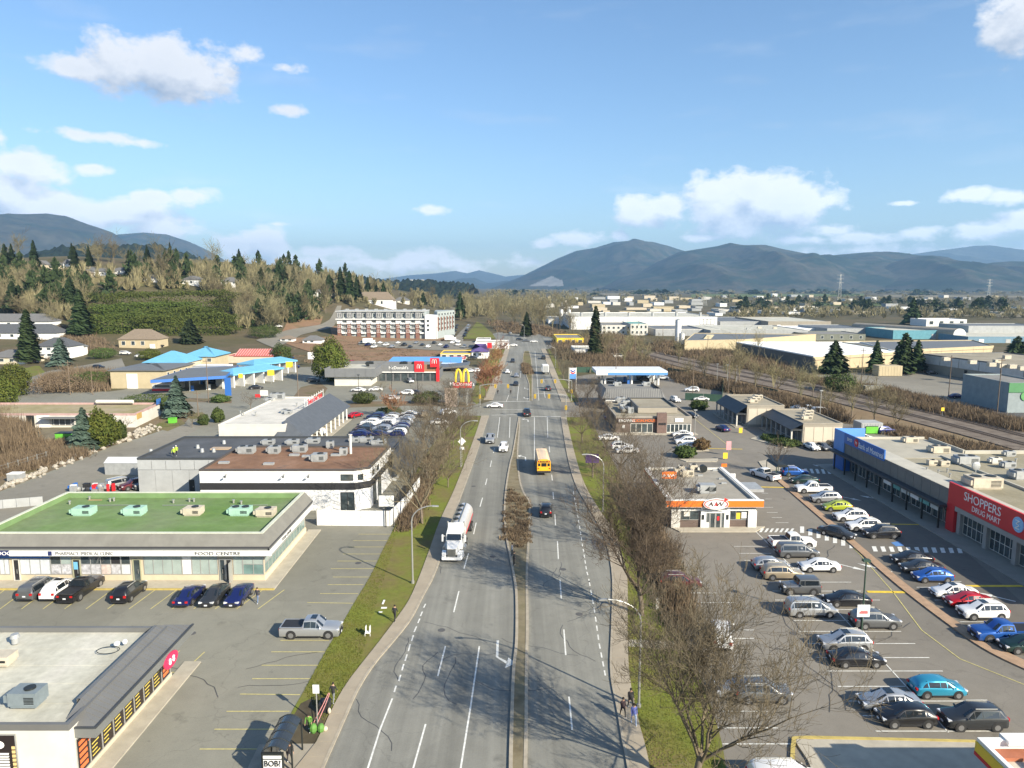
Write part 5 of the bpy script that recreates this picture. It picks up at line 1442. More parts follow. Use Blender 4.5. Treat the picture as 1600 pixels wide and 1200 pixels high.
# ---------------------------------------------------------------- burger restaurant with arches
def burger():
 Y0 = 250
 t = thing('restaurant','grey burger restaurant with red panels and white roofline','building',(-45,262,0))
 a,c = P(527,606)[:2],P(594,606)[:2]
 x0,x1,y0 = PY(508+4,590,243)[0],PY(578,590,243)[0],243
 b = MB(); b.prism([(x0+2,y0+1.2),(x1,y0+1.2),(x1,y0+24),(x0+2,y0+24)],0,3.2,top=False,bottom=False); b.build('wall',OFFW,t)
 GP = mat('grey_panel',(.16,.165,.17),.6,var=.06)
 pts = [(x0-1,y0),(x1+2,y0),(x1+2,y0+25),(x0-1,y0+25)]
 b = MB(); b.prism(inset(pts,.1),3.1,5.0); b.build('roof',ROOF_PALE,t)
 b = MB(); ring(b,pts,inset(pts,.3),3.2,6.2); b.build('parapet',GP,t)
 f = Face(pts[0],pts[1])
 for k in range(5): f.part('panel',f.L*k/5+.04,f.L*(k+1)/5-.04,3.25,6.15,.01,.07,GP,t)
 # right wing
 X0,X1,YW = PY(580,590,256)[0],PY(684,590,256)[0],256
 b = MB(); b.prism([(X0,YW),(X1,YW),(X1,YW+20),(X0,YW+20)],0,3.4,top=False,bottom=False); b.build('wall',DKGREY_W,t)
 b = MB(); b.prism([(X0,YW),(X1,YW),(X1,YW+20),(X0,YW+20)],5.0,5.2); b.build('roof',ROOF_GREY,t)
 g = Face((X0-.5,YW-.4),(X1+.3,YW-.4)); Ux = lambda px: PY(px,590,YW-.4)[0] - X0 + .5
 g.part('fascia',0,Ux(648),3.6,6.3,-.3,0,GP,t); wd = g.part('fascia',Ux(648),g.L,3.6,6.2,-.3,0,mat('wood_panel',(.26,.14,.075),.7,var=.2,scale=2),t)
 g.part('white_trim',0,g.L,3.25,3.6,-1.2,.15,WHITE,t)
 s = t.children[-3]
 g.text("McDonald's",Ux(623),4.5,1.05,TEXT_W,t,.02)
 for px0,px1,zz0,zz1,d in [(648,663,3.5,7.4,.3),(673,686,5.4,8.6,1.2)]:
  p = g.part('red_panel',Ux(px0),Ux(px1),zz0,zz1,d-.3,d,RED_S,t)
  arches(p,g,(Ux(px0)+Ux(px1))/2,zz0+1.3,1.5,TEXT_W,d,.14)
 g.part('red_pillar',Ux(681.5),Ux(686.5),0,8.4,-.6,.2,RED_S,t)
 gg = Face((X0,YW),(X1,YW))
 for k in range(9):
  u0 = gg.L * k / 9 + .3
  gg.window(u0,u0+gg.L/9-.6,.3,3.0,t,DARK_METAL,GLASS,1,1)
 for px,py in [(620,583),(640,583),(556,587)]:
  x,y,_ = P(px,py-3,5.2); unit(t,x,max(y,YW+4),5.2,2.4,2,1.6,DARK_METAL)
 # pylon sign
 x,y,_ = P(722,640)
 s = thing('pylon_sign','tall golden double arch sign on a red board by the road','sign',(x,y,0))
 y = P(722,634)[1]
 zf = lambda py: zof(722,py,y); X = lambda px: PY(px,600,y)[0]
 b = MB(); b.box(X(713),X(716),y,y+.7,0,zf(606)); b.box(X(728),X(731),y,y+.7,0,zf(606)); b.build('post',STEEL,s)
 b = MB(); b.box(X(707.5),X(737),y-.3,y+.9,zf(606),zf(597)); rb = b.build('board',RED_S,s)
 fb = Face((X(707.5),y-.3),(X(737),y-.3)); fb.text("McDonald's",fb.L/2,zf(606)+.65,1.05,TEXT_W,rb,.02)
 arches(s,fb,fb.L/2,zf(597),zf(577)-zf(597),YEL_S,-.1,.62,w=X(734.5)-X(711),name='arch')
def arches(parent,f,u,z,h,m,d,th,w=None,name='emblem'):
 w = w or h * 1.15
 b = MB()
 for s in (-1,1):
  c = u + s * w / 4
  pts = []
  for k in range(17):
   a = math.pi * k / 16; pts.append(f.pt(c+math.cos(a)*(w/4-th/2),z+h*math.sin(a)**.62,d+.12))
  b.path(pts,th/2,6)
 return b.build(name,m,parent,smooth=40)
burger()
# blue-roofed tilted shop behind it
t,F,q = block('blue_store','long white store with bright blue sloped roof',604,720,575,567,560,WHITE_W,METAL_G,.3,depth=16)
b = MB(); x0,x1,Y,zt,_,dp = q; b.face([(x0-.3,Y-.4,zt-.4),(x1+.3,Y-.4,zt-.4),(x1+.3,Y+5,zt+2.1),(x0+2,Y+5,zt+2.1)]); b.build('sloped_roof',BLUE_L,t)
b = MB(); xa = x1 - 15; b.hexa([(xa,Y-14,zt-1.6),(x1+4,Y-14,zt-.2),(x1+4,Y-1,zt-.2),(xa,Y-1,zt-1.6)],[(xa,Y-14,zt-1.2),(x1+4,Y-14,zt+.6),(x1+4,Y-1,zt+.6),(xa,Y-1,zt-1.2)]); b.build('curved_canopy',METAL_G,t)
for k in range(3): b = MB(); b.tube((xa+2+k*6,Y-13,0),(xa+2+k*6,Y-13,zt-1),.2); b.build('column',STEEL,t)
block('store','store with yellow awning beside the purple roof',688,735,560,552,540,CREAM,ROOF_GREY,.3,coping=YEL_S,depth=18,win=(1,4,.6))
t = house('small restaurant with purple hipped roof and yellow wall band',737,763,560,549,537,WHITE_W,mat('roof_purple',(.10,.07,.2),.7),depth=14,group=None,cat='building',name='restaurant')
block('store','white pitched store with grey roof in front of the yellow awning',654,686,568,561,555,WHITE_W,ROOF_GREY,.3,depth=9,win=(1,2,.5))
block('store','low store with red sign band near the blue roof',702,726,566,560,553,GREY_W,ROOF_PALE,.3,coping=RED_S,depth=9)
block('garage_building','long white garage with flat roof below the grass bank',742,795,545,535,526,WHITE_W,ROOF_PALE,.3,depth=18,doors=3)
block('commercial_block','white roadside block with tall panel beside the grass bank',744,766,536,530,524,WHITE_W,ROOF_GREY,.3,depth=14)
# ---------------------------------------------------------------- apartment block on the slope
def apartments():
 a,c = PT(530,521),PT(664,532)
 Y = (a[1]+c[1]) / 2; z0 = 2.0
 X0,X1 = PY(527,520,Y)[0],PY(664,520,Y)[0]
 z = lambda py: zof(600,py,Y)
 t = thing('apartment_block','long four-storey apartment block with brick bays and white end tower','apartment building',((X0+X1)/2,Y,z0))
 dp = 26
 zt,zc,zb = z(487),z(498),z(526)
 b = MB(); b.prism([(X0,Y),(X1,Y),(X1,Y+dp),(X0,Y+dp)],z0-6,zt,top=False,bottom=False); b.build('wall',mat('slate_siding',(.30,.34,.34),.85,var=.1),t)
 b = MB(); b.prism([(X0-.6,Y-1.2),(X1+.3,Y-1.2),(X1+.3,Y+dp),(X0-.6,Y+dp)],zt,zt+.5); b.build('roof',mat('roof_pale_grey',(.42,.43,.42),.9,var=.1),t)
 b = MB(); b.box(X0-.4,X1,Y-2.2,Y-.02,zc-.5,zc+.1); b.build('white_cornice',WHITE,t)
 f = Face((X0,Y),(X1,Y)); n = 9; bw = f.L / n
 for i in range(n):
  u = i * bw
  f.part('bay_frame',u+.3,u+bw*.62,zc+.2,zt-.3,.02,1.3,DKGREY_W,t)
  w = f.window(u+.8,u+bw*.52,zc+1.0,zt-.8,t,WHITE,GLASS,2,1,.15,1.42)
  f.window(u+bw*.68,u+bw*.92,zc+.6,zt-.9,t,WHITE,GLASS,1,1,.15,.1)
  f.part('brick_bay',u+.4,u+bw*.46,zb-3,zc-3.4,.02,1.0,BRICK,t)
  f.part('white_bay',u+.2,u+bw*.55,zc-3.3,zc-.55,.02,.9,WHITE_W,t)
  for j,zz in enumerate((zc-2.7,zc-5.8,zc-8.9)):
   f.window(u+.7,u+bw*.47,zz,zz+1.7,t,WHITE,GLASS,2,1,.12,1.08)
   f.window(u+bw*.64,u+bw*.94,zz-.4,zz+1.8,t,WHITE,GLASS,2,1,.12,.1)
   f.part('balcony',u+bw*.50,u+bw*.99,zz-.8,zz+.1,.1,1.6,WHITE_W if j != 1 else GREY_W,t)
 X2 = PY(683,520,Y-2)[0]
 b = MB(); b.box(X1+.35,X2,Y-2.5,Y+10,z0-6,z(492)); b.build('end_tower',WHITE_W,t)
 g = Face((X1+.35,Y-2.5),(X2,Y-2.5))
 for k in range(3): g.window(1.2,2.8,z(500+7*k)-1.2,z(500+7*k)+.2,t,DARK_METAL,GLASS,1,1,.15)
 # side wing going back
 X3 = PY(703,510,Y+30)[0]
 b = MB(); b.prism([(X2+.02,Y+1),(X3+3,Y+34),(X3-10,Y+36),(X2-3,Y+10.1)],z0-6,zt,bottom=False,mt=0); b.build('wing',mat('slate_siding',(.30,.34,.34)),t)
 g = Face((X2+.02,Y+1),(X3+3,Y+34))
 for j in range(4):
  for i in range(6):
   u = g.L * (i+.3) / 6; zz = zt - 2.9 - 3.1 * j
   g.window(u,u+g.L/6*.5,zz,zz+1.8,t,WHITE,GLASS,1,1,.12)
   if j: g.part('brick_bay',u-1.4,u-.3,zz-.5,zz+2.4,.02,.5,BRICK,t)
 for k in range(9): b = MB(); x = X0 + 4 + k * bw; b.box(x,x+2,Y+8,Y+10,zt+.5,zt+1.6); b.build('rooftop_unit',GREY_U,t)
apartments()
# ---------------------------------------------------------------- right side
def drive_in():
 x0,x1,y0,y1,H = 22.6,34.6,97.8,115.8,4.15
 pts = [(x0,y0),(x1,y0),(x1,y1),(x0,y1)]
 t,F = building('drive_in','small burger drive-in with orange fascia and oval sign',pts,H,BROWN_W,mat('roof_gravel_grey',(.27,.25,.21),.92,var=.14,scale=.5),.35,coping=OFFW)
 Y = y0 - .9; f = Face((21.6,Y),(35.4,Y)); U = lambda px: PY(px,788,Y)[0] - 21.6
 f.part('fascia',0,U(1099),3.3,4.2,-.25,0,ORANGE_S,t); f.part('fascia',U(1137.5),f.L,3.3,4.2,-.25,0,ORANGE_S,t)
 b = MB(); f.box(b,0,f.L,4.21,4.32,-.3,.03); b.build('white_cap',WHITE,t)
 b = MB(); b.box(21.6,35.4,Y+.05,y0-.01,3.22,3.29); b.box(x1+.05,35.4,y0,y1-8,3.22,3.29); b.build('soffit',OFFW,t)
 # side band with red panels
 r = Face((35.3,y0-.5),(35.3,y1)); 
 for k in range(16):
  if 7 <= k <= 9: continue
  r.part('red_panel',k*r.L/16+.05,(k+1)*r.L/16-.12,3.35,4.1,-.5,-.3,mat('panel_red_pink',(.45,.10,.09),.7,var=.2),t)
 b = MB(); r.box(b,0,r.L,4.12,4.22,-.7,-.2); b.build('white_cap',WHITE,t)
 l = Face((x0-.5,y1),(x0-.5,y0-.5)); l.part('white_cap',0,l.L,4.12,4.22,-.3,.2,WHITE,t); l.part('fascia',0,l.L,3.4,4.1,-.2,.1,RED_S,t)
 b = MB(); b.box(x1+.1,x1+3.4,104.2,108.2,3.3,3.75); b.build('pickup_canopy',GREY_U,t)
 b = MB(); b.box(x1+.02,x1+1.2,104.6,107.6,0,3.29); b.build('pickup_booth',WHITE_W,t)
 # entrance block
 V = lambda px: PY(px,810,y0)[0] - x0
 f0 = F[0]
 f0.part('entrance',V(1094),V(1139),0,3.2,.01,.35,WHITE_W,t)
 e = Face(f0.pt(0,0,.36)[:2],f0.pt(f0.L,0,.36)[:2])
 d = e.window(V(1108),V(1116.5),.05,2.3,t,ALU,GLASS,1,1,.09,.06,'door'); e.part('handle',V(1115),V(1115.6),.9,1.4,.06,.12,STEEL,d)
 d = e.window(V(1116.8),V(1125),.05,2.3,t,ALU,GLASS,1,1,.09,.06,'door'); e.part('poster',V(1119),V(1122.5),1.2,1.8,.06,.09,RED_S,d)
 for px in (1103,1126.5): e.window(V(px),V(px+4),.9 if px<1110 else .1,2.3,t,ALU,GLASS,1,1,.06,.05)
 for px in (1095.5,1133.5): e.part('mat_sign',V(px),V(px+3.5),1.3,2.0,.0,.05,DARK_METAL,t)
 f0.part('white_band',0,V(1094),2.55,2.8,.01,.2,WHITE,t); f0.part('white_band',V(1139),f0.L,2.55,2.8,.01,.2,WHITE,t)
 f0.part('header',0,V(1094),2.82,3.2,.01,.1,GREY_W,t); f0.part('header',V(1139),f0.L,2.82,3.2,.01,.1,GREY_W,t)
 f0.window(V(1063),V(1092),1.15,2.5,t,ALU,GLASS,2,1,.06,.08); w = f0.window(V(1140),V(1168),1.15,2.5,t,ALU,GLASS,3,1,.06,.08)
 f0.part('poster',V(1158),V(1166),1.4,2.3,.08,.11,WHITE,w); f0.part('poster',V(1150),V(1156),1.3,2.2,.08,.11,YEL_S,w)
 f0.part('poster',V(1068),V(1077),1.7,2.4,.08,.11,OFFW,t)
 f0.part('white_pier',V(1168),f0.L+.1,0,2.54,.01,.3,WHITE_W,t); f0.part('white_pier',0,V(1062),0,2.54,.01,.3,mat('mosaic_pier',(.5,.48,.44),.8,var=.5,scale=4),t)
 nb = 14
 for (ua,ub) in ((V(1062),V(1094)),(V(1139),V(1168))):
  for j in range(4):
   f0.part('siding_board',ua+.02,ub-.02,.1+j*.26,.33+j*.26,.01,.06,BROWN_W,t)
 # oval sign
 cu = (U(1099)+U(1137.5)) / 2; zc = 3.78; b = MB(); hi,lo = [],[]
 for k in range(36):
  a = 2 * math.pi * k / 36; hi.append(f.pt(cu+1.78*math.cos(a),zc+.78*math.sin(a),.22)); lo.append(f.pt(cu+1.78*math.cos(a),zc+.78*math.sin(a),-.1))
 b.face(hi)
 for k in range(36): b.face([lo[k],lo[(k+1)%36],hi[(k+1)%36],hi[k]])
 ov = b.build('oval_sign',WHITE,t)
 b = MB()
 for k in range(30):
  a0,a1 = [R(-118-(k+q)*9.3) for q in (0,1)]
  w0,w1 = .16,.16
  if R(-118) - a0 > R(235): w0 = .16
  p = [(cu+1.68*math.cos(a0),zc+.70*math.sin(a0)),(cu+1.68*math.cos(a1),zc+.70*math.sin(a1)),(cu+(1.68-w1)*math.cos(a1),zc+(.70-w1*.7)*math.sin(a1)),(cu+(1.68-w0)*math.cos(a0),zc+(.70-w0*.7)*math.sin(a0))]
  b.face([f.pt(u,z_,.24) for u,z_ in p]); 
 b.face([f.pt(cu+1.15,zc+.95,.25),f.pt(cu+1.75,zc+.62,.25),f.pt(cu+1.1,zc+.35,.25)])
 b.build('swoosh',mat('logo_red',(.6,.03,.02),.5,var=0),ov)
 f.text('A W',cu-.05,zc-.28,.60,mat('logo_brown',(.05,.015,.01),.5,var=0),ov,.22,1.25,slant=.2); f.text('&',cu-.05,zc-.26,.5,mat('logo_red',(.6,.03,.02)),ov,.22,1.0,slant=.2)
 f.part('strap_line',U(1099),U(1137),2.93,3.05,.0,.05,BLACK,t)
 # roof gear
 z = 3.82
 x,y,_ = P(1104,770,z); u_ = unit(t,x,y,z,2.3,1.5,1.35,GREY_U,fan=False)
 b = MB()
 for k in range(2): b.face([(x-.5+k*1.0,y-.77,z+.5),(x+.2+k*1.0,y-.77,z+.5),(x+.2+k*1.0,y-.77,z+1.2)])
 b.build('louvre',DARK_METAL,u_)
 for px,py,w in [(1074,744,1.8),(1083,736,1.2),(1058,742,1),(1064,738,.9)]:
  x,y,_ = P(px,py,z); unit(t,x,y,z,w,1.2,1.1,BEIGE_U)
 x,y,_ = P(1098,738,z); b = MB(); b.tube((x,y-.5,z+.7),(x,y+.3,z+.8),.62,.5,n=18); b.tube((x,y,z),(x,y,z+.4),.2); b.build('exhaust_fan',DARK_METAL,t)
 for px,py in [(1127,749),(1131,756),(1094,744),(1117,736)]:
  x,y,_ = P(px,py,z); b = MB(); b.box(x-.4,x+.4,y-.15,y+.15,z,z+.25); b.build('duct',GREY_U,t)
 # white screen wall behind
 a,c = P(1078,733),P(1116,733)
 s = thing('screen_wall','white bin screen wall behind the drive-in','wall',(a[0],a[1]+3,0))
 f = Face((a[0],118),(a[0]+(c[0]-a[0]),118))
 for k in range(3): f.part('panel',k*f.L/3+.03,(k+1)*f.L/3-.03,0,2.5,-.1,.1,WHITE_W,s)
 # orange blade sign at the left
 x,y,_ = P(1057,782); x = PY(1045,760,106)[0]
 s = thing('blade_sign','orange lozenge sign on a slanted white arm left of the drive-in','sign',(x,106,0))
 b = MB(); b.tube((x-.2,106,0),(x-.2,106,5.2),.09); b.build('post',STEEL,s)
 b = MB(); b.box(x-1.1,x+1.1,105.9,106.1,4.9,6.0); pn = b.build('panel',ORANGE_S,s)
 Face((x-1.1,105.9),(x+1.1,105.9)).text('A&W',1.1,5.2,.45,TEXT_W,pn,.01,1.4)
 x = PY(1132,716,128)[0]
 s = thing('small_sign','small orange direction sign beyond the drive-in','sign',(x,128,0))
 b = MB(); b.tube((x,128,0),(x,128,1.2),.05); b.build('post',STEEL,s); b = MB(); b.box(x-.5,x+.5,127.95,128.05,1.1,1.7); b.build('panel',ORANGE_S,s)
drive_in()
def socialhouse():
 Y = 164.0; x0,x1 = PY(962,677,Y)[0],PY(1080,677,Y)[0]
 pts = [(x0,Y),(x1,Y),(x1,186),(x0,186)]
 t,F = building('restaurant','brown flat-roofed restaurant with lettered front and central pier',pts,4.0,BROWN_W,ROOF_TAN,.4,coping=mat('coping_taupe',(.30,.27,.23),.8))
 f = F[0]; U = lambda px: PY(px,665,Y)[0] - x0
 f.part('sign_band',U(965),U(1024),2.55,3.5,.02,.35,BROWN_W,t)
 s = t.children[-1]
 f.text('BROWNS',U(979),2.72,.62,TEXT_W,t,.36); f.text('SOCIALHOUSE',U(1006.5),2.72,.62,ORANGE_S,t,.36)
 f.window(U(985),U(1020),.1,2.3,t,OFFW,GLASS,4,1,.12,.1)
 f.part('lamp_disc',U(972),U(976),1.2,1.9,.02,.12,WHITE,t)
 f.part('pier',U(1025.5),U(1040.5),0,4.9,.02,.9,mat('brown_brick',(.15,.10,.085),.9,var=.2,scale=2),t)
 for k in range(3): f.part('pier_emblem',U(1028+4*k),U(1031+4*k),2.1,2.6,.9,1.0,BLACK,t)
 f.part('grey_front',U(1041),f.L,2.3,3.9,.02,.3,mat('taupe_front',(.25,.23,.2),.85),t)
 f.part('sign_panel',U(1054),U(1067),2.7,3.6,.3,.4,WHITE,t)
 f.window(U(1041),f.L-.1,.1,2.2,t,WHITE,GLASS,6,1,.14,.1)
 # raised rear part
 q = [(x0+6.2,170),(x1-2,170),(x1-2,185.5),(x0+6.2,185.5)]
 b = MB(); b.prism(q,3.7,5.0,top=False,bottom=False); b.build('upper_wall',TAN_D,t)
 b = MB(); b.prism(inset(q,.3),4.6,4.75); b.build('upper_roof',ROOF_TAN,t)
 b = MB(); ring(b,q,inset(q,.3),5.0,5.15); b.build('parapet',DKGREY_W,t)
 for px,py,w in [(970,629,2.2),(978,634,1.8),(985,645,1.4),(972,640,1.2)]:
  x,y,_ = P(px,py,3.7); unit(t,x,y,3.65,w,1.5,1.5,GREY_U)
 b = MB()
 for (a,c) in [((968,632),(975,641)),((975,636),(986,640))]:
  A,C = P(*a,4.4),P(*c,4.4); b.tube(A,C,.4,n=8)
 b.build('duct',STEEL,t)
 w = MB(); w.box(x0-1,x1+1,161.6,163.98,0,.14); structure('shop_walk',w,CONC_L)
 # ribbed mansard building behind
 Y = 195.0; x0,x1 = PY(941,622,Y)[0],PY(1040,622,Y)[0]
 t = thing('shop','shop with ribbed grey mansard and white windows behind the restaurant','building',((x0+x1)/2,202,0))
 b = MB(); b.prism([(x0+.8,Y+.8),(x1-.8,Y+.8),(x1-.8,Y+16),(x0+.8,Y+16)],0,3.4,top=False,bottom=False); b.build('wall',DKGREY_W,t)
 zt = 5.9
 b = MB(); b.face([(x0,Y,3.3),(x1,Y,3.3),(x1-1.2,Y+1.3,zt),(x0+1.2,Y+1.3,zt)]); b.face([(x1,Y,3.3),(x1,Y+17,3.3),(x1-1.2,Y+16,zt),(x1-1.2,Y+1.3,zt)]); b.face([(x0,Y+17,3.3),(x0,Y,3.3),(x0+1.2,Y+1.3,zt),(x0+1.2,Y+16,zt)])
 b.build('mansard',METAL_G,t)
 b = MB()
 for k in range(34):
  x = x0 + .6 + k * (x1-x0-1.2) / 33; b.tube((x,Y-.02,3.32),(min(max(x,x0+1.2),x1-1.2),Y+1.28,zt),.06,n=4)
 b.build('seam',METAL_D,t)
 b = MB(); b.prism([(x0+1.2,Y+1.3),(x1-1.2,Y+1.3),(x1-1.2,Y+16),(x0+1.2,Y+16)],4.9,5.2); b.build('roof',ROOF_GREY,t)
 f = Face((x0+.8,Y+.8),(x1-.8,Y+.8))
 for k in range(4): f.part('sign_box',f.L*k/4+.2,f.L*(k+1)/4-.2,2.5,3.3,.02,.2,WHITE,t)
 f.window(f.L*.7,f.L,.1,2.4,t,WHITE,GLASS,5,1,.15)
 for px in (965,1010): x,y,_ = P(px,603,5.2); unit(t,x,y,5.2,2,1.6,1.2,GREY_U)
socialhouse()
def chevron():
 Y = 249; x0,x1 = PY(931,590,244)[0],PY(1042,590,244)[0]
 t = thing('fuel_canopy','long white and blue fuel canopy right of the road','canopy',((x0+x1)/2,Y,0))
 b = MB(); b.box(x0,x1,243,257,4.2,5.3); b.build('roof',mat('canopy_white',(.62,.64,.66),.6),t)
 f = Face((x0,243),(x1,243))
 f.part('fascia',0,f.L*.16,3.9,5.0,.01,.14,WHITE,t); f.part('fascia',f.L*.16,f.L,3.9,4.75,.01,.14,BLUE_L,t)
 for k in range(3):
  for y in (246,254):
   b = MB(); x = x0 + 3.5 + k * (x1-x0-6) / 2; b.box(x-.3,x+.3,y-.3,y+.3,0,4.2); b.build('column',WHITE,t)
   b = MB(); b.box(x-1.6,x-.8,y-.4,y+.4,0,2.0); b.build('fuel_pump',BLUE_S if k%2 else GREY_U,t)
 tt = thing('fuel_shop','low kiosk with blue and white graphics under the canopy','kiosk',(x0+15,259,0))
 a = PY(986,590,257)[0]; c = PY(1017,590,257)[0]; b = MB(); b.box(a,c,258,264,0,4.0); b.build('wall',mat('mural_blue_white',(.45,.58,.72),.6,var=.4,scale=.5),tt)
 ff = Face((a,258),(c,258)); ff.window(ff.L*.3,ff.L*.8,.2,2,tt,DARK_METAL,GLASS,3,1)
 # sign pylon
 x,y,_ = P(896,612); s = thing('pylon_sign','white and blue fuel brand pylon with chevron marks at the corner','sign',(x,y,0))
 X = lambda px: PY(px,600,y)[0]; z = lambda py: zof(896,py,y)
 b = MB(); b.box(X(888.6),X(889.4),y,y+.3,0,z(574)); b.box(X(899.8),X(900.6),y,y+.3,0,z(574)); b.build('post',OFFW,s)
 b = MB(); b.box(X(890),X(900),y-.1,y+.4,z(584),z(575)); p1 = b.build('panel',WHITE,s); b = MB(); b.box(X(890),X(900),y-.1,y+.4,z(592),z(584.2)); b.build('panel',BLUE_L,s)
 for zz,m in ((z(579.5),mat('logo_navy',(.02,.04,.3),.5,var=0)),(z(582.5),RED_S)):
  b = MB(); xm = (X(891.2)+X(898.8)) / 2; hw = (X(898.8)-X(891.2)) / 2
  for sgn in (-1,1): b.hexa(*[[(xm,y-.16+d_,zz-.45+e_),(xm+sgn*hw,y-.16+d_,zz+e_),(xm+sgn*hw,y-.12+d_,zz+e_),(xm,y-.12+d_,zz-.45+e_)] for d_,e_ in ((0,0),(0,.42))])
  b.build('chevron_mark',m,p1)
chevron()
# colonnaded shops right of centre
def arcade(label,x0,x1,y0,y1,H,wall,panel=True):
 pts = [(x0,y0),(x1,y0),(x1,y1),(x0,y1)]
 t,F = building('shop',label,pts,H,wall,ROOF_TAN,.3,coping=TAN_D)
 f = F[3]    # left side, facing the road
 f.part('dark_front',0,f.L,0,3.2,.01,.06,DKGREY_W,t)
 b = MB(); b.box(x0-2.6,x0-.07,y0-.4,y1,3.1,3.3); b.build('arcade_roof',METAL_D,t)
 b = MB(); b.face([(x0-2.7,y0-.5,3.3),(x0-.02,y0-.5,H-.1),(x0-.02,y1,H-.1),(x0-2.7,y1,3.3)][::-1]); b.build('sloped_roof',METAL_D,t)
 n = int((y1-y0)/3)
 for k in range(n+1):
  yy = y0 + (y1-y0-.3) * k / n; b = MB(); b.box(x0-2.5,x0-2.2,yy,yy+.3,0,3.1); b.build('column',OFFW if k==0 else GREY_U,t)
  if k < n: f.window(f.L*k/n+.4,f.L*(k+1)/n-.2,.2,2.8,t,OFFW,GLASS,1,1,.12,.12)
 g = F[0]
 if panel:
  for k in range(4): g.part('wall_panel',g.L*(.04+.24*k),g.L*(.27+.24*k),.6,H-.9,.01,.07,mat('pale_panel',(.52,.46,.37),.9,var=.05),t)
 w = MB(); w.box(x0-3.2,x0-.02,y0-1.5,y1,0,.14); structure('shop_walk',w,CONC)
 for k in range(3): unit(t,x0+(x1-x0)*(.35+.2*k),y0+(y1-y0)*(.3+.2*k),H-.3,2,1.5,1.0,BEIGE_U)
 return t
arcade('tan-ended shop block with dark colonnade beyond the drive-in',57.4,66.5,171.5,189,5.4,TAN_D)
arcade('cream-ended shop block with dark colonnade and loading gear',63.2,71.8,152,170.5,4.7,TAN_D)
b = MB()
def long_strip():
 x0 = 62.6
 pts = [(x0,66),(125,66),(125,119.5),(77.5,119.5),(77.5,129.5),(x0,132.6)]
 t = thing('shopping_strip','long shop strip with dark arcade, blue bank corner and red sign','building',(80,100,0))
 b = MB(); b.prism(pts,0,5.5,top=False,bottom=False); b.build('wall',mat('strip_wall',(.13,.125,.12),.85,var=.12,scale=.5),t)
 b = MB(); b.prism(inset(pts,.03),5.4,5.62,bottom=False); b.build('roof',ramp_mat('roof_gravel_olive',[(.3,(.22,.195,.13)),(.5,(.27,.245,.175)),(.7,(.31,.285,.22))],.09,scale2=1.6),t)
 pal = mat('roof_edge_pale',(.42,.40,.34),.9,var=.12,scale=.6)
 b = MB(); b.box(x0-1.2,x0+2.2,66,132.4,5.63,5.9); b.build('roof_edge',pal,t)
 b = MB(); b.box(x0+2.2,77.4,116,131,5.63,5.72); b.build('pale_roof',mat('roof_pale_patch',(.36,.335,.27),.9,var=.12,scale=.4),t)
 # expansion joints and back parapets
 b = MB(); b.box(72.0,72.3,66,117,5.63,5.95); b.box(77.3,77.6,119.4,129.6,5.62,6.3); b.box(77.6,125,119.3,119.6,5.62,6.2); b.box(x0,77.3,130.9,131.2,5.73,6.1)
 b.box(80,125,104,104.2,5.63,5.8); b.build('roof_joint',pal,t)
 f = Face((x0-1.25,132.6),(x0-1.25,66)); V = lambda Y: 132.6 - Y
 n = 16
 for k in range(n):
  u0,u1 = V(132.6) + k * (V(97)-0) / n,(k+1) * V(97) / n
  if u1 > 4: f.part('fascia_panel',max(u0,4)+.03,u1-.03,3.6,5.9,-.1,.0,mat('fascia_taupe',(.17,.165,.15),.8,var=.1),t)
 b = MB(); f.box(b,0,V(97),3.2,3.58,-.3,1.2); b.build('canopy',METAL_D,t)
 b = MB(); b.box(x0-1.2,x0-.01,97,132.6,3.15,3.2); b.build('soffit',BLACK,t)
 # blue bank corner
 f.part('blue_pier',0,4,0,3.15,-1.2,.1,BLUE_S,t)
 bl = f.part('blue_board',V(128.7),V(114.5),5.5,7.4,-.1,.12,BLUE_S,t); 
 g = f
 f.text('Bank of Montreal',V(119),5.85,.95,TEXT_W,bl,.1,.9); f.text('BMO',V(126.6),6.2,.6,TEXT_W,bl,.1)
 b = MB(); c = f.pt(V(124),6.5,.1); p = []
 hi = [f.pt(V(124)+.72*math.cos(a),6.5+.72*math.sin(a),.2) for a in [2*math.pi*k/20 for k in range(20)]]; lo = [f.pt(V(124)+.72*math.cos(a),6.5+.72*math.sin(a),.1) for a in [2*math.pi*k/20 for k in range(20)]]
 b.face(hi); [b.face([lo[k],lo[(k+1)%20],hi[(k+1)%20],hi[k]]) for k in range(20)]; rd = b.build('roundel',RED_S,bl); f.text('M',V(124),6.25,.5,TEXT_W,rd,.18)
 h = Face((x0-1.2,132.8),(x0+4.5,132.8)); b = MB(); b.box(x0-1.3,x0+4.4,132.62,132.9,3.0,7.4); b.build('blue_board',BLUE_L,t)
 b = MB(); b.box(x0-1.3,x0-1.0,128.8,132.6,3.2,7.4); b.build('blue_board',BLUE_L,t)
 # shop fronts under the arcade
 w = Face((x0,132.6),(x0,66))
 for k in range(11):
  u0 = 4.6 + k * 2.85; w.window(u0,u0+2.5,.3,2.9,t,OFFW if k%3 else ALU,GLASS,2,1,.08,.08)
 sg = [mat('sign_white_shade',(.6,.6,.58),.6),mat('sign_teal',(.1,.3,.28),.6),mat('sign_grey',(.4,.42,.4),.6)]
 for k in range(6): f.part('shop_sign',V(112.5-2.6*k)+.1,V(110.2-2.6*k),2.55,3.1,.9,1.05,sg[k%3],t)
 for k in range(9): b = MB(); yy = 130 - 4.1 * k; b.box(x0-2.35,x0-2.15,yy,yy+.2,0,3.18); b.build('column',DARK_METAL,t)
 # red sign
 red = f.part('red_board',V(96.9),V(80.2),4.0,7.0,-.15,.15,RED_S,t)
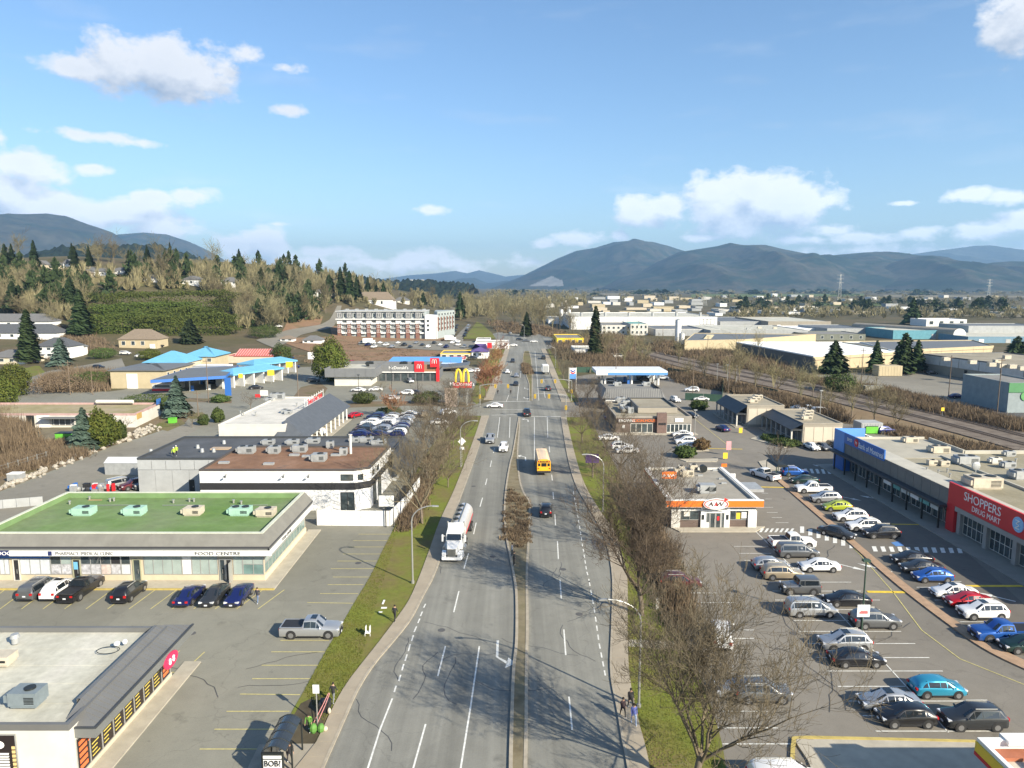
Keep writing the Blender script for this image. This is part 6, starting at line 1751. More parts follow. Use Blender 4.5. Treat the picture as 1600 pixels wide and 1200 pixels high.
 f.text('SHOPPERS',V(88.6)-1.2,5.45,1.15,TEXT_W,red,.12,.98); f.text('DRUG MART',V(88.6)-.3,4.4,.72,TEXT_W,red,.12,.95)
 hi = [f.pt(V(83.0)+.95*math.cos(a),5.5+.95*math.sin(a),.22) for a in [2*math.pi*k/24 for k in range(24)]]; lo = [f.pt(V(83.0)+.95*math.cos(a),5.5+.95*math.sin(a),.15) for a in [2*math.pi*k/24 for k in range(24)]]
 b = MB(); b.face(hi); [b.face([lo[k],lo[(k+1)%24],hi[(k+1)%24],hi[k]]) for k in range(24)]; em = b.build('roundel',mat('emblem_blue',(.25,.5,.75),.5,var=0),red)
 b = MB(); b.path([f.pt(V(83)+x,5.5+z_,.27) for x,z_ in [(-.35,.5),(.35,.5),(-.2,.1),(.3,-.1),(-.35,-.5),(.35,-.5)]],.07,5); b.build('mark',TEXT_W,em)
 f.part('red_pier',V(97.1),V(95.4),0,3.95,-1.1,.1,RED_S,t)
 # glazed entrance below the red sign
 e = Face((x0-.5,95.2),(x0-.5,66))
 e.part('lintel',0,e.L,3.3,3.95,-.5,.9,mat('lintel_grey',(.3,.29,.27),.85),t)
 for k in range(5): e.part('pier',k*5.5,k*5.5+.7,0,3.3,-.4,.5,mat('lintel_grey',(.3,.29,.27),.85),t)
 for k in range(5): e.window(k*5.5+.75,k*5.5+5.45,.3,3.2,t,OFFW,GLASS,5,2,.07,.06)
 z = 5.62
 for px,py,w_,m in [(1422,692,2.3,BEIGE_U),(1467,708,2.9,BEIGE_U),(1509,725,3.2,GREY_U),(1456,727,1.4,BEIGE_U),(1475,728,1.4,BEIGE_U),(1577,713,1.6,GREY_U),(1575,731,1.8,GREY_U),(1535,761,4.2,BEIGE_U),(1597,748,3,GREY_U),(1555,724,1.6,OFFW),(1640,740,2.4,GREY_U)]:
  x,y,_ = P(px,py,z); unit(t,x,y,z,w_,w_*.6,min(1.6,.5+w_*.28),m)
 x,y,_ = P(1524,740,z); b = MB(); b.tube((x,y,z),(x,y,z+1),.08); b.ellipsoid((x,y,z+1.2),.7,.2,.7,12,6); b.build('satellite_dish',GREY_U,t)
 for px,py in [(1448,736),(1466,740),(1480,738),(1484,746),(1587,722),(1500,716),(1520,745)]: x,y,_ = P(px,py,z); pipe(t,x,y,z,.5,.12)
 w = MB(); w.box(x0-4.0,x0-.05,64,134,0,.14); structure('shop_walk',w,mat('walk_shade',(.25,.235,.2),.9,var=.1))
long_strip()
def corner_canopy():
 x0,y1 = P(1527,1152,5.6)[:2]
 t = thing('fuel_canopy','white canopy with yellow and red edge at the bottom right','canopy',(x0+6,y1-4,0))
 x1,y0 = x0 + 16,y1 - 12
 pts = [(x0,y0),(x1,y0),(x1,y1),(x0,y1)]
 b = MB(); b.prism(inset(pts,.3),4.7,4.9); b.build('roof',mat('canopy_roof_cream',(.5,.46,.38),.9,var=.2,scale=1),t)
 b = MB(); ring(b,pts,inset(pts,.3),4.75,5.6); b.build('parapet',WHITE,t)
 f = Face((x0,y1),(x0,y0)); f.part('yellow_band',0,f.L,4.7,5.35,.01,.1,YEL_S,t); f.part('red_band',0,f.L,4.45,4.69,-.2,.12,RED_S,t)
 b = MB(); b.box(x0+.5,x1-.4,y1-1.4,y1-.5,4.92,5.15); b.build('rust_deck',mat('rust',(.35,.12,.06),.8,var=.2),t)
 for k in range(6):
  b = MB(); x = x0 + 2 + k * 1.6; b.box(x,x+.2,y0+.5,y1-1.6,4.92,5.3); b.build('roof_beam',mat('beam_pale',(.5,.47,.4),.8) if k%2 else DARK_METAL,t)
 b = MB(); b.box(x0+1.6,x0+3.6,y1-.6,y1+.3,5.4,5.7); b.build('vent_box',WHITE,t)
 for x in (x0+3,x0+12): b = MB(); b.box(x-.25,x+.25,y1-6,y1-5.5,0,4.7); b.build('column',WHITE,t)
 # forecourt store below the frame, whose shadow falls on the pad
 t = thing('fuel_store','forecourt store just below the frame edge','building',(x0-4,y0,0))
 return x0,y1
corner_canopy()
for o in [o for o in bpy.data.objects if o.name.startswith('fuel_store')]: bpy.data.objects.remove(o)
# ---------------------------------------------------------------- warehouses and far town, right
def poly_block(name,label,px,H,wall,roof,ph=.4,group=None,coping=None,cat='warehouse',walls=None):
 pts = [P(x,y,H)[:2] for x,y in px]
 t,F = building(name,label,pts,H,wall,roof,ph,group=group,coping=coping,cat=cat)
 return t,F
WR = mat('roof_bright_white',(.80,.80,.78),.8,var=.04,scale=.1)
t,F = poly_block('warehouse','tan warehouse with bright white roof beyond the tracks',[(1270,556),(1400,548),(1345,534),(1150,534)],6.2,TAN_W,WR,.5,coping=WHITE)
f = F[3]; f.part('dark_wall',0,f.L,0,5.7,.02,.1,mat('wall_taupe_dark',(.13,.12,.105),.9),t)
for k in range(7): F[0].part('wall_panel',F[0].L*k/7+.1,F[0].L*(k+1)/7-.1,.2,5.6,.01,.08,TAN_W,t)
F[0].part('brown_line',0,F[0].L,4.2,4.4,.09,.14,BROWN_W,t)
t,F = poly_block('warehouse','long tan warehouse with grey metal roof and roof vents',[(1400,547),(1553,540),(1520,531),(1310,533)],6.2,TAN_W,METAL_G,.4)
for k in range(9): F[0].part('wall_panel',F[0].L*k/9+.1,F[0].L*(k+1)/9-.1,.2,5.6,.01,.08,TAN_W,t)
F[0].part('brown_line',0,F[0].L,4.6,4.8,.09,.14,BROWN_W,t)
t,F = poly_block('factory_store','tan warehouse with ribbed grey roof beside the silo',[(1070,532),(1165,530),(1275,522),(1085,520)],6.5,TAN_W,METAL_G,.4)
a,c = PY(1078,553,385),PY(1104,523,385)
t = thing('conveyor','slanting yellowish conveyor beside the tan warehouse','conveyor',(a[0],385,0)); b = MB(); b.hexa([(a[0],384,a[2]),(a[0]+4,384,a[2]),(a[0]+4,387,a[2]),(a[0],387,a[2])],[(c[0],384,c[2]),(c[0]+4,384,c[2]),(c[0]+4,387,c[2]),(c[0],387,c[2])]); b.build('chute',mat('conveyor_cream',(.5,.44,.3),.8),t)
for k in range(3): b = MB(); x = a[0] + 2 + (c[0]-a[0]) * (k+.5) / 3; b.tube((x,385.5,0),(x,385.5,a[2]+(c[2]-a[2])*(k+.5)/3),.3); b.build('leg',STEEL,t)
def silo(label,px,yb,yt,w,group=None,m=None):
 x,y,_ = P(px,yb); X0,X1 = PY(px-w/2,yb,y)[0],PY(px+w/2,yb,y)[0]; zt = zof(px,yt,y); r = (X1-X0) / 2
 t = thing('silo',label,'silo',(x,y,0),0,group); b = MB(); b.tube((x,y,0),(x,y,zt),r,n=18); b.build('shell',m or WHITE_W,t,smooth=50)
 b = MB(); b.tube((x,y,zt),(x,y,zt+r*.5),r,r*.3,n=18); b.build('cap',GREY_U,t)
 b = MB(); b.tube((x-r*1.15,y-r*.3,0),(x-r*1.15,y-r*.3,zt+1),.12,n=5)
 for k in range(int(zt/1.2)): b.tube((x-r*1.3,y-r*.3,k*1.2),(x-r*.9,y-r*.3,k*1.2),.06,n=4)
 b.build('ladder',STEEL,t)
silo('tall slim white silo beside the track',1059,539,500,9); silo('short white silo at the foot of the tall one',1065,541,521,8)
silo('white corner silo at the left end of the long white plant',877,508,484,5.5); silo('second white silo at the long white plant',889,508,484,5)
t,F,q = block('factory','long white factory with small windows beyond the road bend',892,1120,515,495,488,WHITE_W,ROOF_PALE,.5,cat='warehouse',panels=14)
f = F[0]
for u in (.24,.29,.34,.385,.43): f.window(f.L*u,f.L*u+2.5,6.5,8.5,t,DARK_METAL,GLASS,1,1,.2)
for u in (.88,.93): f.window(f.L*u,f.L*u+6,4,8.5,t,DARK_METAL,GLASS,2,2,.3)
for k in range(6): x = q[0] + (q[1]-q[0]) * (k+.5) / 6; b = MB(); b.tube((x,q[2]+15,q[3]),(x,q[2]+15,q[3]+3),1.1,n=10); b.build('roof_vent',GREY_U,t)
DATA = [
 # label, l, r, yb, yt, ybk, wall, roof, extras
 ('white office wing with dark windows in front of the long factory',940,1000,523,508,503,OFFW,ROOF_GREY,dict(win=(2,8,.5))),
 ('pale stucco block with green edge by the tall conifer',985,1012,524,506,502,OFFW,mat('roof_teal',(.15,.33,.30),.7),dict(win=(2,4,.5))),
 ('low grey shed with white roof edge in front of the silo',1024,1125,525,514,508,GREY_W,METAL_G,dict(panels=6,coping=OFFW)),
 ('grey metal warehouse with white trim right of the long factory',1125,1235,512,502,495,GREY_W,METAL_G,dict(panels=6)),
 ('long low warehouse with pale roof behind the tan ones',1110,1262,528,516,508,GREY_W,ROOF_PALE,dict(panels=8,units=3)),
 ('brown-grey industrial building with tan end wall',1200,1298,514,502,495,TAN_D,ROOF_PALE,dict(doors=3)),
 ('white trailer-lined depot with bright roof',1214,1280,521,513,509,WHITE_W,WR,dict(doors=5)),
 ('grey-green warehouse with dark flat roof',1262,1352,532,522,517,mat('green_grey_wall',(.16,.17,.14),.9),ROOF_GREY,dict(win=(1,6,.3))),
 ('wide grey metal building with white corner',1292,1362,524,513,507,GREY_W,METAL_G,dict(panels=5)),
 ('teal and white showroom shed with sloped roof',1395,1480,530,516,511,mat('teal_wall',(.10,.27,.33),.8),ROOF_PALE,dict(doors=2)),
 ('white flat-roofed box above the quonset hut',1447,1510,510,499,497,WHITE_W,WR,dict(win=(1,4,.4))),
 ('grey warehouse with long white wall at the right edge',1512,1640,528,509,505,GREY_W,METAL_G,dict(panels=7)),
 ('blue-trimmed low depot right of the quonset hut',1512,1680,536,526,518,mat('blue_grey_wall',(.14,.24,.32),.8),ROOF_PALE,dict(doors=4)),
 ('white store with grey roof left of the long factory',857,880,506,498,494,WHITE_W,METAL_G,dict()),
 ('yellow-fronted outlet beside the road bend',870,912,540,528,522,YEL_S,ROOF_GREY,dict(win=(1,4,.5))),
 ('small white tanks shed behind the bare trees',898,930,560,546,540,WHITE_W,ROOF_PALE,dict(doors=2)),
 ('small white hut by the rail verge',959,974,562,555,552,OFFW,ROOF_PALE,dict(doors=1)),
]
for (lb,l,r,yb,yt,yk,wl,rf,ex) in DATA: block('industrial_building',lb,l,r,yb,yt,yk,wl,rf,.4,cat='warehouse',**ex)
# quonset hut
x,y,_ = P(1474,532); X0,X1 = PY(1489,532,y)[0],PY(1508,532,y)[0]; r = (X1-X0) / 2; xm = (X0+X1) / 2
t = thing('quonset_hut','white-ended quonset hut with curved ribbed roof','hut',(xm,y,0)); b = MB(); zs = zof(1498,522,y)
ar = [(xm+r*math.cos(math.pi*k/12),zs+r*.9*math.sin(math.pi*k/12)) for k in range(13)]
for k in range(12): b.face([(ar[k][0],y,ar[k][1]),(ar[k][0]-30,y+75,ar[k][1]),(ar[k+1][0]-30,y+75,ar[k+1][1]),(ar[k+1][0],y,ar[k+1][1])])
b.face([(X0,y,0),(X0-30,y+75,0),(X0-30,y+75,zs),(X0,y,zs)]); b.build('roof',TAN_D,t)
b = MB(); b.face([(X0,y-.1,0),(X1,y-.1,0)]+[(a_,y-.1,c_) for a_,c_ in ar]); b.build('end_wall',WHITE_W,t)
# yard building at the right with white panels and green box
pts = [P(1440,582)[:2],P(1600,607)[:2]]
a,c = P(1440,580)[:2],P(1605,606)[:2]; c = (c[0]+(c[0]-a[0])*.35,c[1]+(c[1]-a[1])*.35)
dx,dy = c[0] - a[0],c[1] - a[1]; Ln = math.hypot(dx,dy); nx,ny = -dy / Ln,dx / Ln
t,F = building('market_hall','low hall with white upper panels and gravel roof by the yard',[a,c,(c[0]+nx*38,c[1]+ny*38),(a[0]+nx*38,a[1]+ny*38)],7.2,TAN_D,ROOF_TAN,.4,coping=DKGREY_W)
f = F[0]
for k in range(7):
 f.part('white_panel',f.L*k/7+.15,f.L*(k+1)/7-.15,3.4,6.7,.02,.15,mat('panel_white_shade',(.55,.54,.52),.85),t)
 if k > 1: f.part('door',f.L*(k+.3)/7,f.L*(k+.45)/7,0,3,.02,.1,DARK_METAL,t)
for px,py in [(1478,563),(1519,568),(1558,567),(1549,572),(1565,574),(1581,575),(1597,578),(1573,560)]:
 x,y,_ = P(px,py,6.9); b = MB(); b.box(x-1.2,x+1.2,y-.8,y+.8,6.8,8.1); b.build('rooftop_unit',BEIGE_U,t)
t,F,q = block('paint_store','grey and green-topped box store at the right edge',1573,1640,645,598,592,mat('blue_grey_box',(.24,.28,.29),.85),ROOF_GREY,.4,depth=20)
f = F[0]; f.part('green_band',-.1,f.L,5.6,8.2,.0,.2,mat('band_green',(.07,.22,.09),.7),t)
hi = [f.pt(4.6+1.3*math.cos(a),4.6+1.3*math.sin(a),.2) for a in [2*math.pi*k/20 for k in range(20)]]; b = MB(); b.face(hi); b.build('roundel',mat('roundel_green',(.1,.3,.1),.6),t)
# container, kiosk and scaffold in the yard
def simple_box(name,label,cat,px,py,w,d,h,m,rz=0,group=None):
 x,y,z = PT(px,py); t = thing(name,label,cat,(x,y,z),rz,group)
 off = root_loc(t)
 b = MB(); b.box(x-w/2,x+w/2,y,y+d,z+.15,z+h); b.build('shell',m,t)
 b = MB(); n = 8
 for k in range(n): b.box(x-w/2+w*(k+.25)/n,x-w/2+w*(k+.6)/n,y-.05,y-.001,z+.3,z+h-.2)
 b.build('rib',m,t)
 b = MB(); b.box(x+w/2,x+w/2+.06,y+.1,y+d-.1,z+.2,z+h-.1); b.build('door',OFFW,t)
 b = MB(); b.box(x-w/2-.02,x+w/2+.02,y-.02,y+d+.02,z,z+.14); b.build('base_frame',DARK_METAL,t)
 return t
simple_box('container','grey shipping container at the bushy edge of the yard','container',1366,616,6,2.5,2.6,mat('container_grey',(.22,.21,.17),.8),.0)
simple_box('kiosk','tan brick kiosk near the conifers in the yard','kiosk',1391,588,9,5,4,TAN_W)
simple_box('shelter_shed','open grey bin shed with green bin behind the strip','shed',1362,678,5,4,2.6,GREY_W)
t = thing('scaffold_ladder','white access frame beside the grey box store','frame',(*P(1589,643)[:2],0)); x,y,_ = P(1589,643)
b = MB()
for k in range(4):
 for dx in (-2.5,2.5): b.tube((x+dx,y,k*1.2),(x+dx,y,k*1.2+1.2),.12,n=5)
 b.tube((x-2.5,y,k*1.2+.6),(x+2.5,y,k*1.2+.6),.12,n=5)
b.build('frame',WHITE,t)
# houses
hs = [
 ('long pale terrace with grey roof at the left edge',-30,76,512,502,490,WHITE_W,H_GREY,dict(win=(1,6))),
 ('second pale terrace row at the left edge below the first',-30,88,530,520,506,WHITE_W,H_DARK,dict(win=(1,6))),
 ('white two-storey house with dark roof left of the blue spruce',58,110,560,541,527,WHITE_W,H_DARK,dict(win=(2,4))),
 ('cream cottage with flat-hipped roof at the left edge',-20,42,569,558,546,CREAM,H_GREY,dict(win=(1,4))),
 ('tan bungalow with brown roof in front of the cedar hedge',186,246,544,530,514,TAN_W,H_BROWN,dict(win=(1,4),gable=False)),
 ('white flat garage house beside the terrace',108,126,556,542,534,WHITE_W,H_GREY,dict(win=(1,2))),
 ('white gabled farmhouse with dark roof on the brown slope',473,502,537,531,524,WHITE_W,H_GREY,dict(win=(1,3))),
 ('small white shed left of the slope farmhouse',438,458,534,529,524,WHITE_W,H_BROWN,dict(win=(1,2))),
 ('pale gabled hilltop house, leftmost of the ridge row',58,72,420,413,407,CREAM,H_GREY,dict(gable=True,axis='y',win=(1,2))),
 ('second gabled hilltop house, right of the leftmost',76,92,421,414,408,CREAM,H_GREY,dict(gable=True,axis='y',win=(1,2))),
 ('tall white hilltop house with steep gable',99,113,420,411,405,WHITE_W,H_GREY,dict(gable=True,axis='y',win=(2,2))),
 ('long grey-roofed hilltop house below the conifers',112,150,428,422,417,TAN_D,H_GREY,dict(win=(1,5))),
 ('cream hilltop house with brown roof in the ridge row',121,140,434,427,422,CREAM,H_BROWN,dict(win=(1,3))),
 ('white hilltop house with broad grey roof above the bare trees',142,172,431,424,419,WHITE_W,H_GREY,dict(win=(1,4))),
 ('small white hilltop house at the end of the ridge row',173,200,428,422,418,WHITE_W,H_GREY,dict(win=(1,3))),
 ('white house half hidden by bare trees above the hedge',223,248,441,434,429,WHITE_W,H_GREY,dict(win=(1,3))),
 ('white house with wide low gable above the hedge',284,314,446,437,431,WHITE_W,H_GREY,dict(gable=True,axis='y',win=(1,3))),
 ('tall white house among trunks right of the low gable',345,370,450,440,433,WHITE_W,H_GREY,dict(win=(2,3))),
 ('white house at the far left of the hill road trees',490,503,464,456,452,WHITE_W,H_GREY,dict(win=(1,2))),
 ('white house beside the dark conifers above the hill road',514,524,462,455,451,CREAM,H_BROWN,dict(win=(1,2))),
 ('large white house with broad brown roof above the apartments',556,614,477,468,456,WHITE_W,H_BROWN,dict(win=(1,5))),
 ('white bungalow right of the broad brown roof',577,616,479,470,463,WHITE_W,H_BROWN,dict(win=(1,4))),
 ('pale house under the tall poplars right of the apartments',616,638,458,453,448,OFFW,H_GREY,dict(win=(1,3))),
 ('beige house behind the poplars near the road bend',697,716,470,463,458,OFFW,H_GREY,dict(win=(1,3))),
]
for (lb,l,r,yb,ye,yr,wl,rf,ex) in hs: house(lb,l,r,yb,ye,yr,wl,rf,**ex)
block('tower_block','pale multi-storey tower block on the wooded skyline',641,662,452,437,435,OFFW,ROOF_PALE,.4,cat='apartment building',win=(5,5,.5),depth=20)
# far town: small buildings of the valley floor
rt = random.Random(5)
town_lb = [('white shed',WHITE_W),('pale grey shed',GREY_W),('cream shed',CREAM),('off-white depot',OFFW),('tan depot',TAN_W)]
cells = []
for k in range(95):
 for _ in range(30):
  px = rt.choice([rt.uniform(850,1100),rt.uniform(850,1250),rt.uniform(1000,1600)]); py = rt.uniform(466,495) if px < 1130 else rt.uniform(463,492)
  if px > 1300 and rt.random() < .6: continue
  w = rt.uniform(8,26) * (1.25 if py>480 else .8)
  if all(abs(px-a)>(w+c)/2 or abs(py-b_)>3 for a,b_,c in cells): break
 cells.append((px,py,w))
for k,(px,py,w) in enumerate(sorted(cells,key=lambda c: c[1])):
 lb,wl = town_lb[k%5]; h = rt.uniform(3,5.5)
 if px < 900 and py > 482: continue
 block('far_building',f'small {lb} among the buildings of the far valley town',px-w/2,px+w/2,py,py-h,py-h-1.5,wl,rt.choice([WR,METAL_G,ROOF_PALE,ROOF_GREY]),.3,cat='building',group='far valley town buildings',depth=rt.uniform(14,40))
# ================================================================ VEHICLES
def paint(name,c,metal=.3,rough=.32): return mat('paint_'+name,c,rough,metal,var=0,coat=.6)
PAINTS = dict(white=paint('white',(.72,.72,.71),0),silver=paint('silver',(.42,.43,.44),.6),grey=paint('grey',(.17,.175,.18),.6),dark=paint('dark',(.045,.048,.052),.5),black=paint('black',(.012,.012,.014),.2),
     blue=paint('blue',(.02,.10,.38),.4),navy=paint('navy',(.012,.02,.11),.4),teal=paint('teal',(.035,.30,.46),.4),red=paint('red',(.42,.008,.015),.2),maroon=paint('maroon',(.10,.015,.02),.3),green=paint('green',(.36,.42,.03),.2),
     beige=paint('beige',(.42,.35,.25),.5),olive=paint('dark_green',(.012,.035,.03),.3))
CGLASS = mat('car_glass',(.012,.016,.020),.06,0,var=0,spec=.9)
RIM = mat('wheel_rim',(.40,.40,.41),.3,.8,var=0)
LAMP_W = mat('headlamp_lens',(.65,.66,.68),.15,.2,var=0,spec=.9)
LAMP_R = mat('tail_lamp',(.42,.01,.01),.2,0,var=0,spec=.8)
PLATE = mat('licence_plate',(.6,.62,.66),.5,var=0)
# station: x/L (front +), belt height, roof height, half width at belt, half width at top, all metres except x
KIND = {
 'sedan': dict(L=4.7,W=1.82,st=[(-.5,.50,.62,.80,.66),(-.485,.84,.92,.86,.70),(-.36,.90,1.00,.89,.72),(-.19,.92,1.40,.90,.58),(-.02,.91,1.45,.91,.60),(.10,.90,1.41,.91,.59),(.27,.88,.97,.90,.74),(.42,.76,.86,.87,.68),(.475,.66,.74,.83,.62),(.5,.45,.56,.76,.56)],cab=(2,3,5,6),wb=(-.29,.30)),
 'hatch': dict(L=4.2,W=1.78,st=[(-.5,.55,.66,.80,.66),(-.475,.92,1.02,.86,.68),(-.40,.95,1.30,.88,.58),(-.27,.95,1.47,.89,.60),(-.04,.93,1.50,.89,.62),(.09,.90,1.46,.89,.60),(.29,.88,1.0,.88,.74),(.42,.78,.88,.86,.68),(.48,.66,.74,.82,.62),(.5,.45,.56,.76,.56)],cab=(1,3,5,6),wb=(-.31,.31)),
 'suv': dict(L=4.6,W=1.88,st=[(-.5,.60,.75,.84,.72),(-.485,1.02,1.12,.90,.72),(-.42,1.04,1.52,.92,.64),(-.34,1.05,1.66,.93,.66),(-.05,1.03,1.70,.94,.68),(.07,1.01,1.66,.94,.67),(.24,1.0,1.12,.93,.80),(.41,.92,1.02,.91,.76),(.48,.80,.90,.88,.70),(.5,.50,.62,.80,.62)],cab=(1,3,5,6),wb=(-.30,.31)),
 'van': dict(L=5.0,W=1.95,st=[(-.5,.60,.75,.88,.76),(-.49,1.0,1.15,.94,.76),(-.465,1.02,1.60,.96,.70),(-.42,1.02,1.74,.97,.72),(-.05,1.0,1.76,.97,.73),(.14,.98,1.70,.97,.70),(.33,.95,1.08,.95,.80),(.43,.86,.96,.92,.74),(.485,.72,.82,.88,.68),(.5,.48,.58,.82,.62)],cab=(1,3,5,6),wb=(-.30,.32)),
 'jeep': dict(L=4.1,W=1.85,st=[(-.5,.60,.80,.82,.74),(-.49,1.1,1.2,.86,.74),(-.47,1.12,1.70,.86,.70),(-.44,1.12,1.82,.86,.72),(-.05,1.1,1.84,.86,.72),(.07,1.1,1.80,.86,.71),(.12,1.08,1.20,.84,.74),(.36,1.04,1.14,.74,.66),(.46,.98,1.08,.72,.64),(.5,.55,.66,.72,.62)],cab=(1,3,5,6),wb=(-.29,.33)),
 'pickup': dict(L=5.8,W=2.0,st=[(-.5,.60,.70,.92,.84),(-.495,1.05,1.10,.97,.90),(-.115,1.08,1.13,.98,.90),(-.085,1.10,1.80,.98,.72),(.03,1.10,1.88,.98,.74),(.12,1.08,1.82,.98,.73),(.235,1.08,1.20,.98,.84),(.43,1.02,1.14,.96,.82),(.49,.88,.98,.92,.76),(.5,.52,.64,.86,.68)],cab=(2,3,5,6),wb=(-.30,.325)),
}
def car_meshes(kind):
 K = KIND[kind]; L_ = K['L']; st = K['st']; hs = K['W'] / 2 / max(s[3] for s in st)
 S = []
 for (x,zb,zr,wb_,wt) in st: S.append((x*L_,zb,zr,wb_*hs,wt*hs))
 cr,c1,c2,cf = K['cab']
 rings = []
 for i,(x,zb,zr,wb_,wt) in enumerate(S):
  ends = i in (0,len(S)-1)
  low = .34 if ends else .26
  half = [(wb_*.93,low),(wb_*1.0,low+.16),(wb_*1.0,zb-.12 if zb-.12>low+.17 else low+.2),(wb_*.965,zb),(wt,zr-.05),(wt*.80,zr),(wt*.4,zr+.015)]
  ring_ = [(x,y,z) for y,z in half] + [(x,0,zr+.02)] + [(x,-y,z) for y,z in reversed(half)]
  rings.append(ring_)
 m = len(rings[0]); b = MB()
 for r_ in rings: b.v += r_
 for i in range(len(rings)-1):
  for k in range(m-1):
   a = i * m + k; b.f.append((a,a+1,a+m+1,a+m)); b.m.append(0)
  a = i * m; b.f.append((a,a+m,a+2*m-1,a+m-1)); b.m.append(0)
 b.f.append(tuple(range(m)[::-1])); b.m.append(0)
 b.f.append(tuple((len(rings)-1)*m+k for k in range(m))); b.m.append(0)
 if kind == 'pickup':   # open bed: walls with a sunk floor shown as a dark well
  x0,x1 = S[1][0] + .12,S[2][0] - .08; w = S[1][4] - .02
  b.box(x0-.1,x0,-w,w,1.1,1.2); b.box(x1,x1+.08,-w,w,1.1,1.2)
  for s in (-1,1): b.box(x0,x1,s*w-.05,s*w+.05,1.1,1.2)
 body = b.mesh('car_body',[PAINTS['grey']],smooth=38)
 out = {'body': body}
 def quad(pts,lift,mname,m_):
  q = MB(); P3 = [Vector(p) for p in pts]; n = (P3[1]-P3[0]).cross(P3[2]-P3[0]).normalized()
  c = sum(P3,Vector()) / len(P3)
  if n.dot(c-Vector((0,0,.8))) < 0: n = -n; P3 = P3[::-1]
  top = [p+n*lift for p in P3]; bot = [p-n*.05 for p in P3]
  q.face(top)
  for i in range(len(P3)): j = (i+1) % len(P3); q.face([bot[i],bot[j],top[j],top[i]])
  return q.mesh(mname,m_)
 def lerp(a,c,t): return tuple(a[i]+(c[i]-a[i])*t for i in range(3))
 gl = []
 # windscreen and rear window
 for nm,ia,ib in (('windscreen',cf,c2),('rear_window',cr,c1)):
  A,B = rings[ia],rings[ib]
  pl = [lerp(A[4],B[4],.06),lerp(A[4],B[4],.93),lerp(A[m-5],B[m-5],.93),lerp(A[m-5],B[m-5],.06)]
  cx = [lerp(lerp(A[4],B[4],t),(A[7][0]+(B[7][0]-A[7][0])*t,0,A[7][2]+(B[7][2]-A[7][2])*t),.07) for t in (.06,.93)]
  hi = [(p[0],p[1]*.93,p[2]+.035) for p in pl]
  gl.append((nm,quad(hi,.02,nm,CGLASS)))
 # side windows
 seg = []
 ii = list(range(c1,c2))
 for sgn in (1,-1):
  for i in ii:
   A,B = rings[i],rings[i+1]
   a0,a1,b0,b1 = A[3],A[4],B[3],B[4]
   if sgn < 0: a0,a1,b0,b1 = [(p[0],-p[1],p[2]) for p in (a0,a1,b0,b1)]
   t0,t1 = .03,.97
   bl,br = lerp(a0,b0,t0),lerp(a0,b0,t1); tl,tr = lerp(a1,b1,t0),lerp(a1,b1,t1)
   q = [lerp(bl,tl,.10),lerp(br,tr,.10),lerp(br,tr,.86),lerp(bl,tl,.86)]
   gl.append(('side_window',quad(q,.012,'side_window',CGLASS)))
  # quarter windows towards windscreen and tail
  for (i0,i1) in ((cf,c2),(cr,c1)):
   A,B = rings[i0],rings[i1]; a0,a1,b0,b1 = A[3],A[4],B[3],B[4]
   if sgn < 0: a0,a1,b0,b1 = [(p[0],-p[1],p[2]) for p in (a0,a1,b0,b1)]
   if i1 == c1 and kind in ('pickup',): continue
   q = [lerp(lerp(b0,a0,.04),b1,.10),lerp(lerp(b0,a0,.70),b1,.06),lerp(b1,lerp(a0,a1,.9),.12)]
   q[2] = lerp(q[2],b0,.12)
   gl.append(('side_window',quad(q,.012,'side_window',CGLASS)))
 out['glass'] = gl
 # sunk bed
 if kind == 'pickup':
  q = MB(); q.box(S[1][0]+.12,S[2][0]-.08,-(S[1][4]-.08),S[1][4]-.08,1.09,1.165); out['bed_liner'] = q.mesh('bed_liner',BLACK)
 # trim: bumpers, sills, grille, arches
 rw = {'suv': .36,'jeep': .40,'pickup': .41,'van': .34}.get(kind,.33); hw = K['W'] / 2
 q = MB()
 for s,x in ((1,L_/2),(-1,-L_/2)):
  q.box(min(x-s*.05,x+s*.06),max(x-s*.05,x+s*.06),-hw*.80,hw*.80,.30,.44)
 q.box(L_/2-.06,L_/2+.025,-hw*.48,hw*.48,.50,.50+(.26 if kind in ('suv','jeep','pickup') else .14))
 for x in K['wb']:
  for s in (1,-1):
   q.tube((x*L_,s*(hw-.12),rw+.02),(x*L_,s*(hw+.006),rw+.02),rw+.085,n=16)
 q.box(-L_*.2,L_*.2,-hw*.985,hw*.985,.22,.34)
 out['trim'] = q.mesh('car_trim',BLACK)
 q = MB(); q.tube((0,-.10,0),(0,.10,0),rw,n=18); out['tyre'] = q.mesh('tyre',TYRE,smooth=50)
 q = MB()
 q.tube((0,-.112,0),(0,.112,0),rw*.62,n=14); out['rim'] = q.mesh('rim',RIM)
 f = S[-3]; zz = (S[-3][2]+S[-2][2]) / 2 - .10
 q = MB(); q.box(-.16,.10,-.19,.19,-.065,.07); out['headlight'] = q.mesh('headlight',LAMP_W)
 out['hl'] = (L_/2-.10,hw*.66,zz-.04)
 q = MB(); q.box(-.06,.12,-.13,.13,-.10,.14 if kind in ('suv','van') else .09); out['taillight'] = q.mesh('taillight',LAMP_R)
 out['tl'] = (-L_/2+.01,hw*.74,S[1][1]-.10)
 q = MB(); q.box(-.015,.015,-.16,.16,-.075,.075); out['plate'] = q.mesh('plate',PLATE)
 q = MB(); q.ellipsoid((0,0,0),.09,.11,.08,8,4); out['mirror'] = q.mesh('mirror',PAINTS['grey'])
 out['mp'] = (S[cf][0]-.25,hw+.07,S[cf][1]+.12)
 out['rw'] = rw; out['K'] = K; out['S'] = S
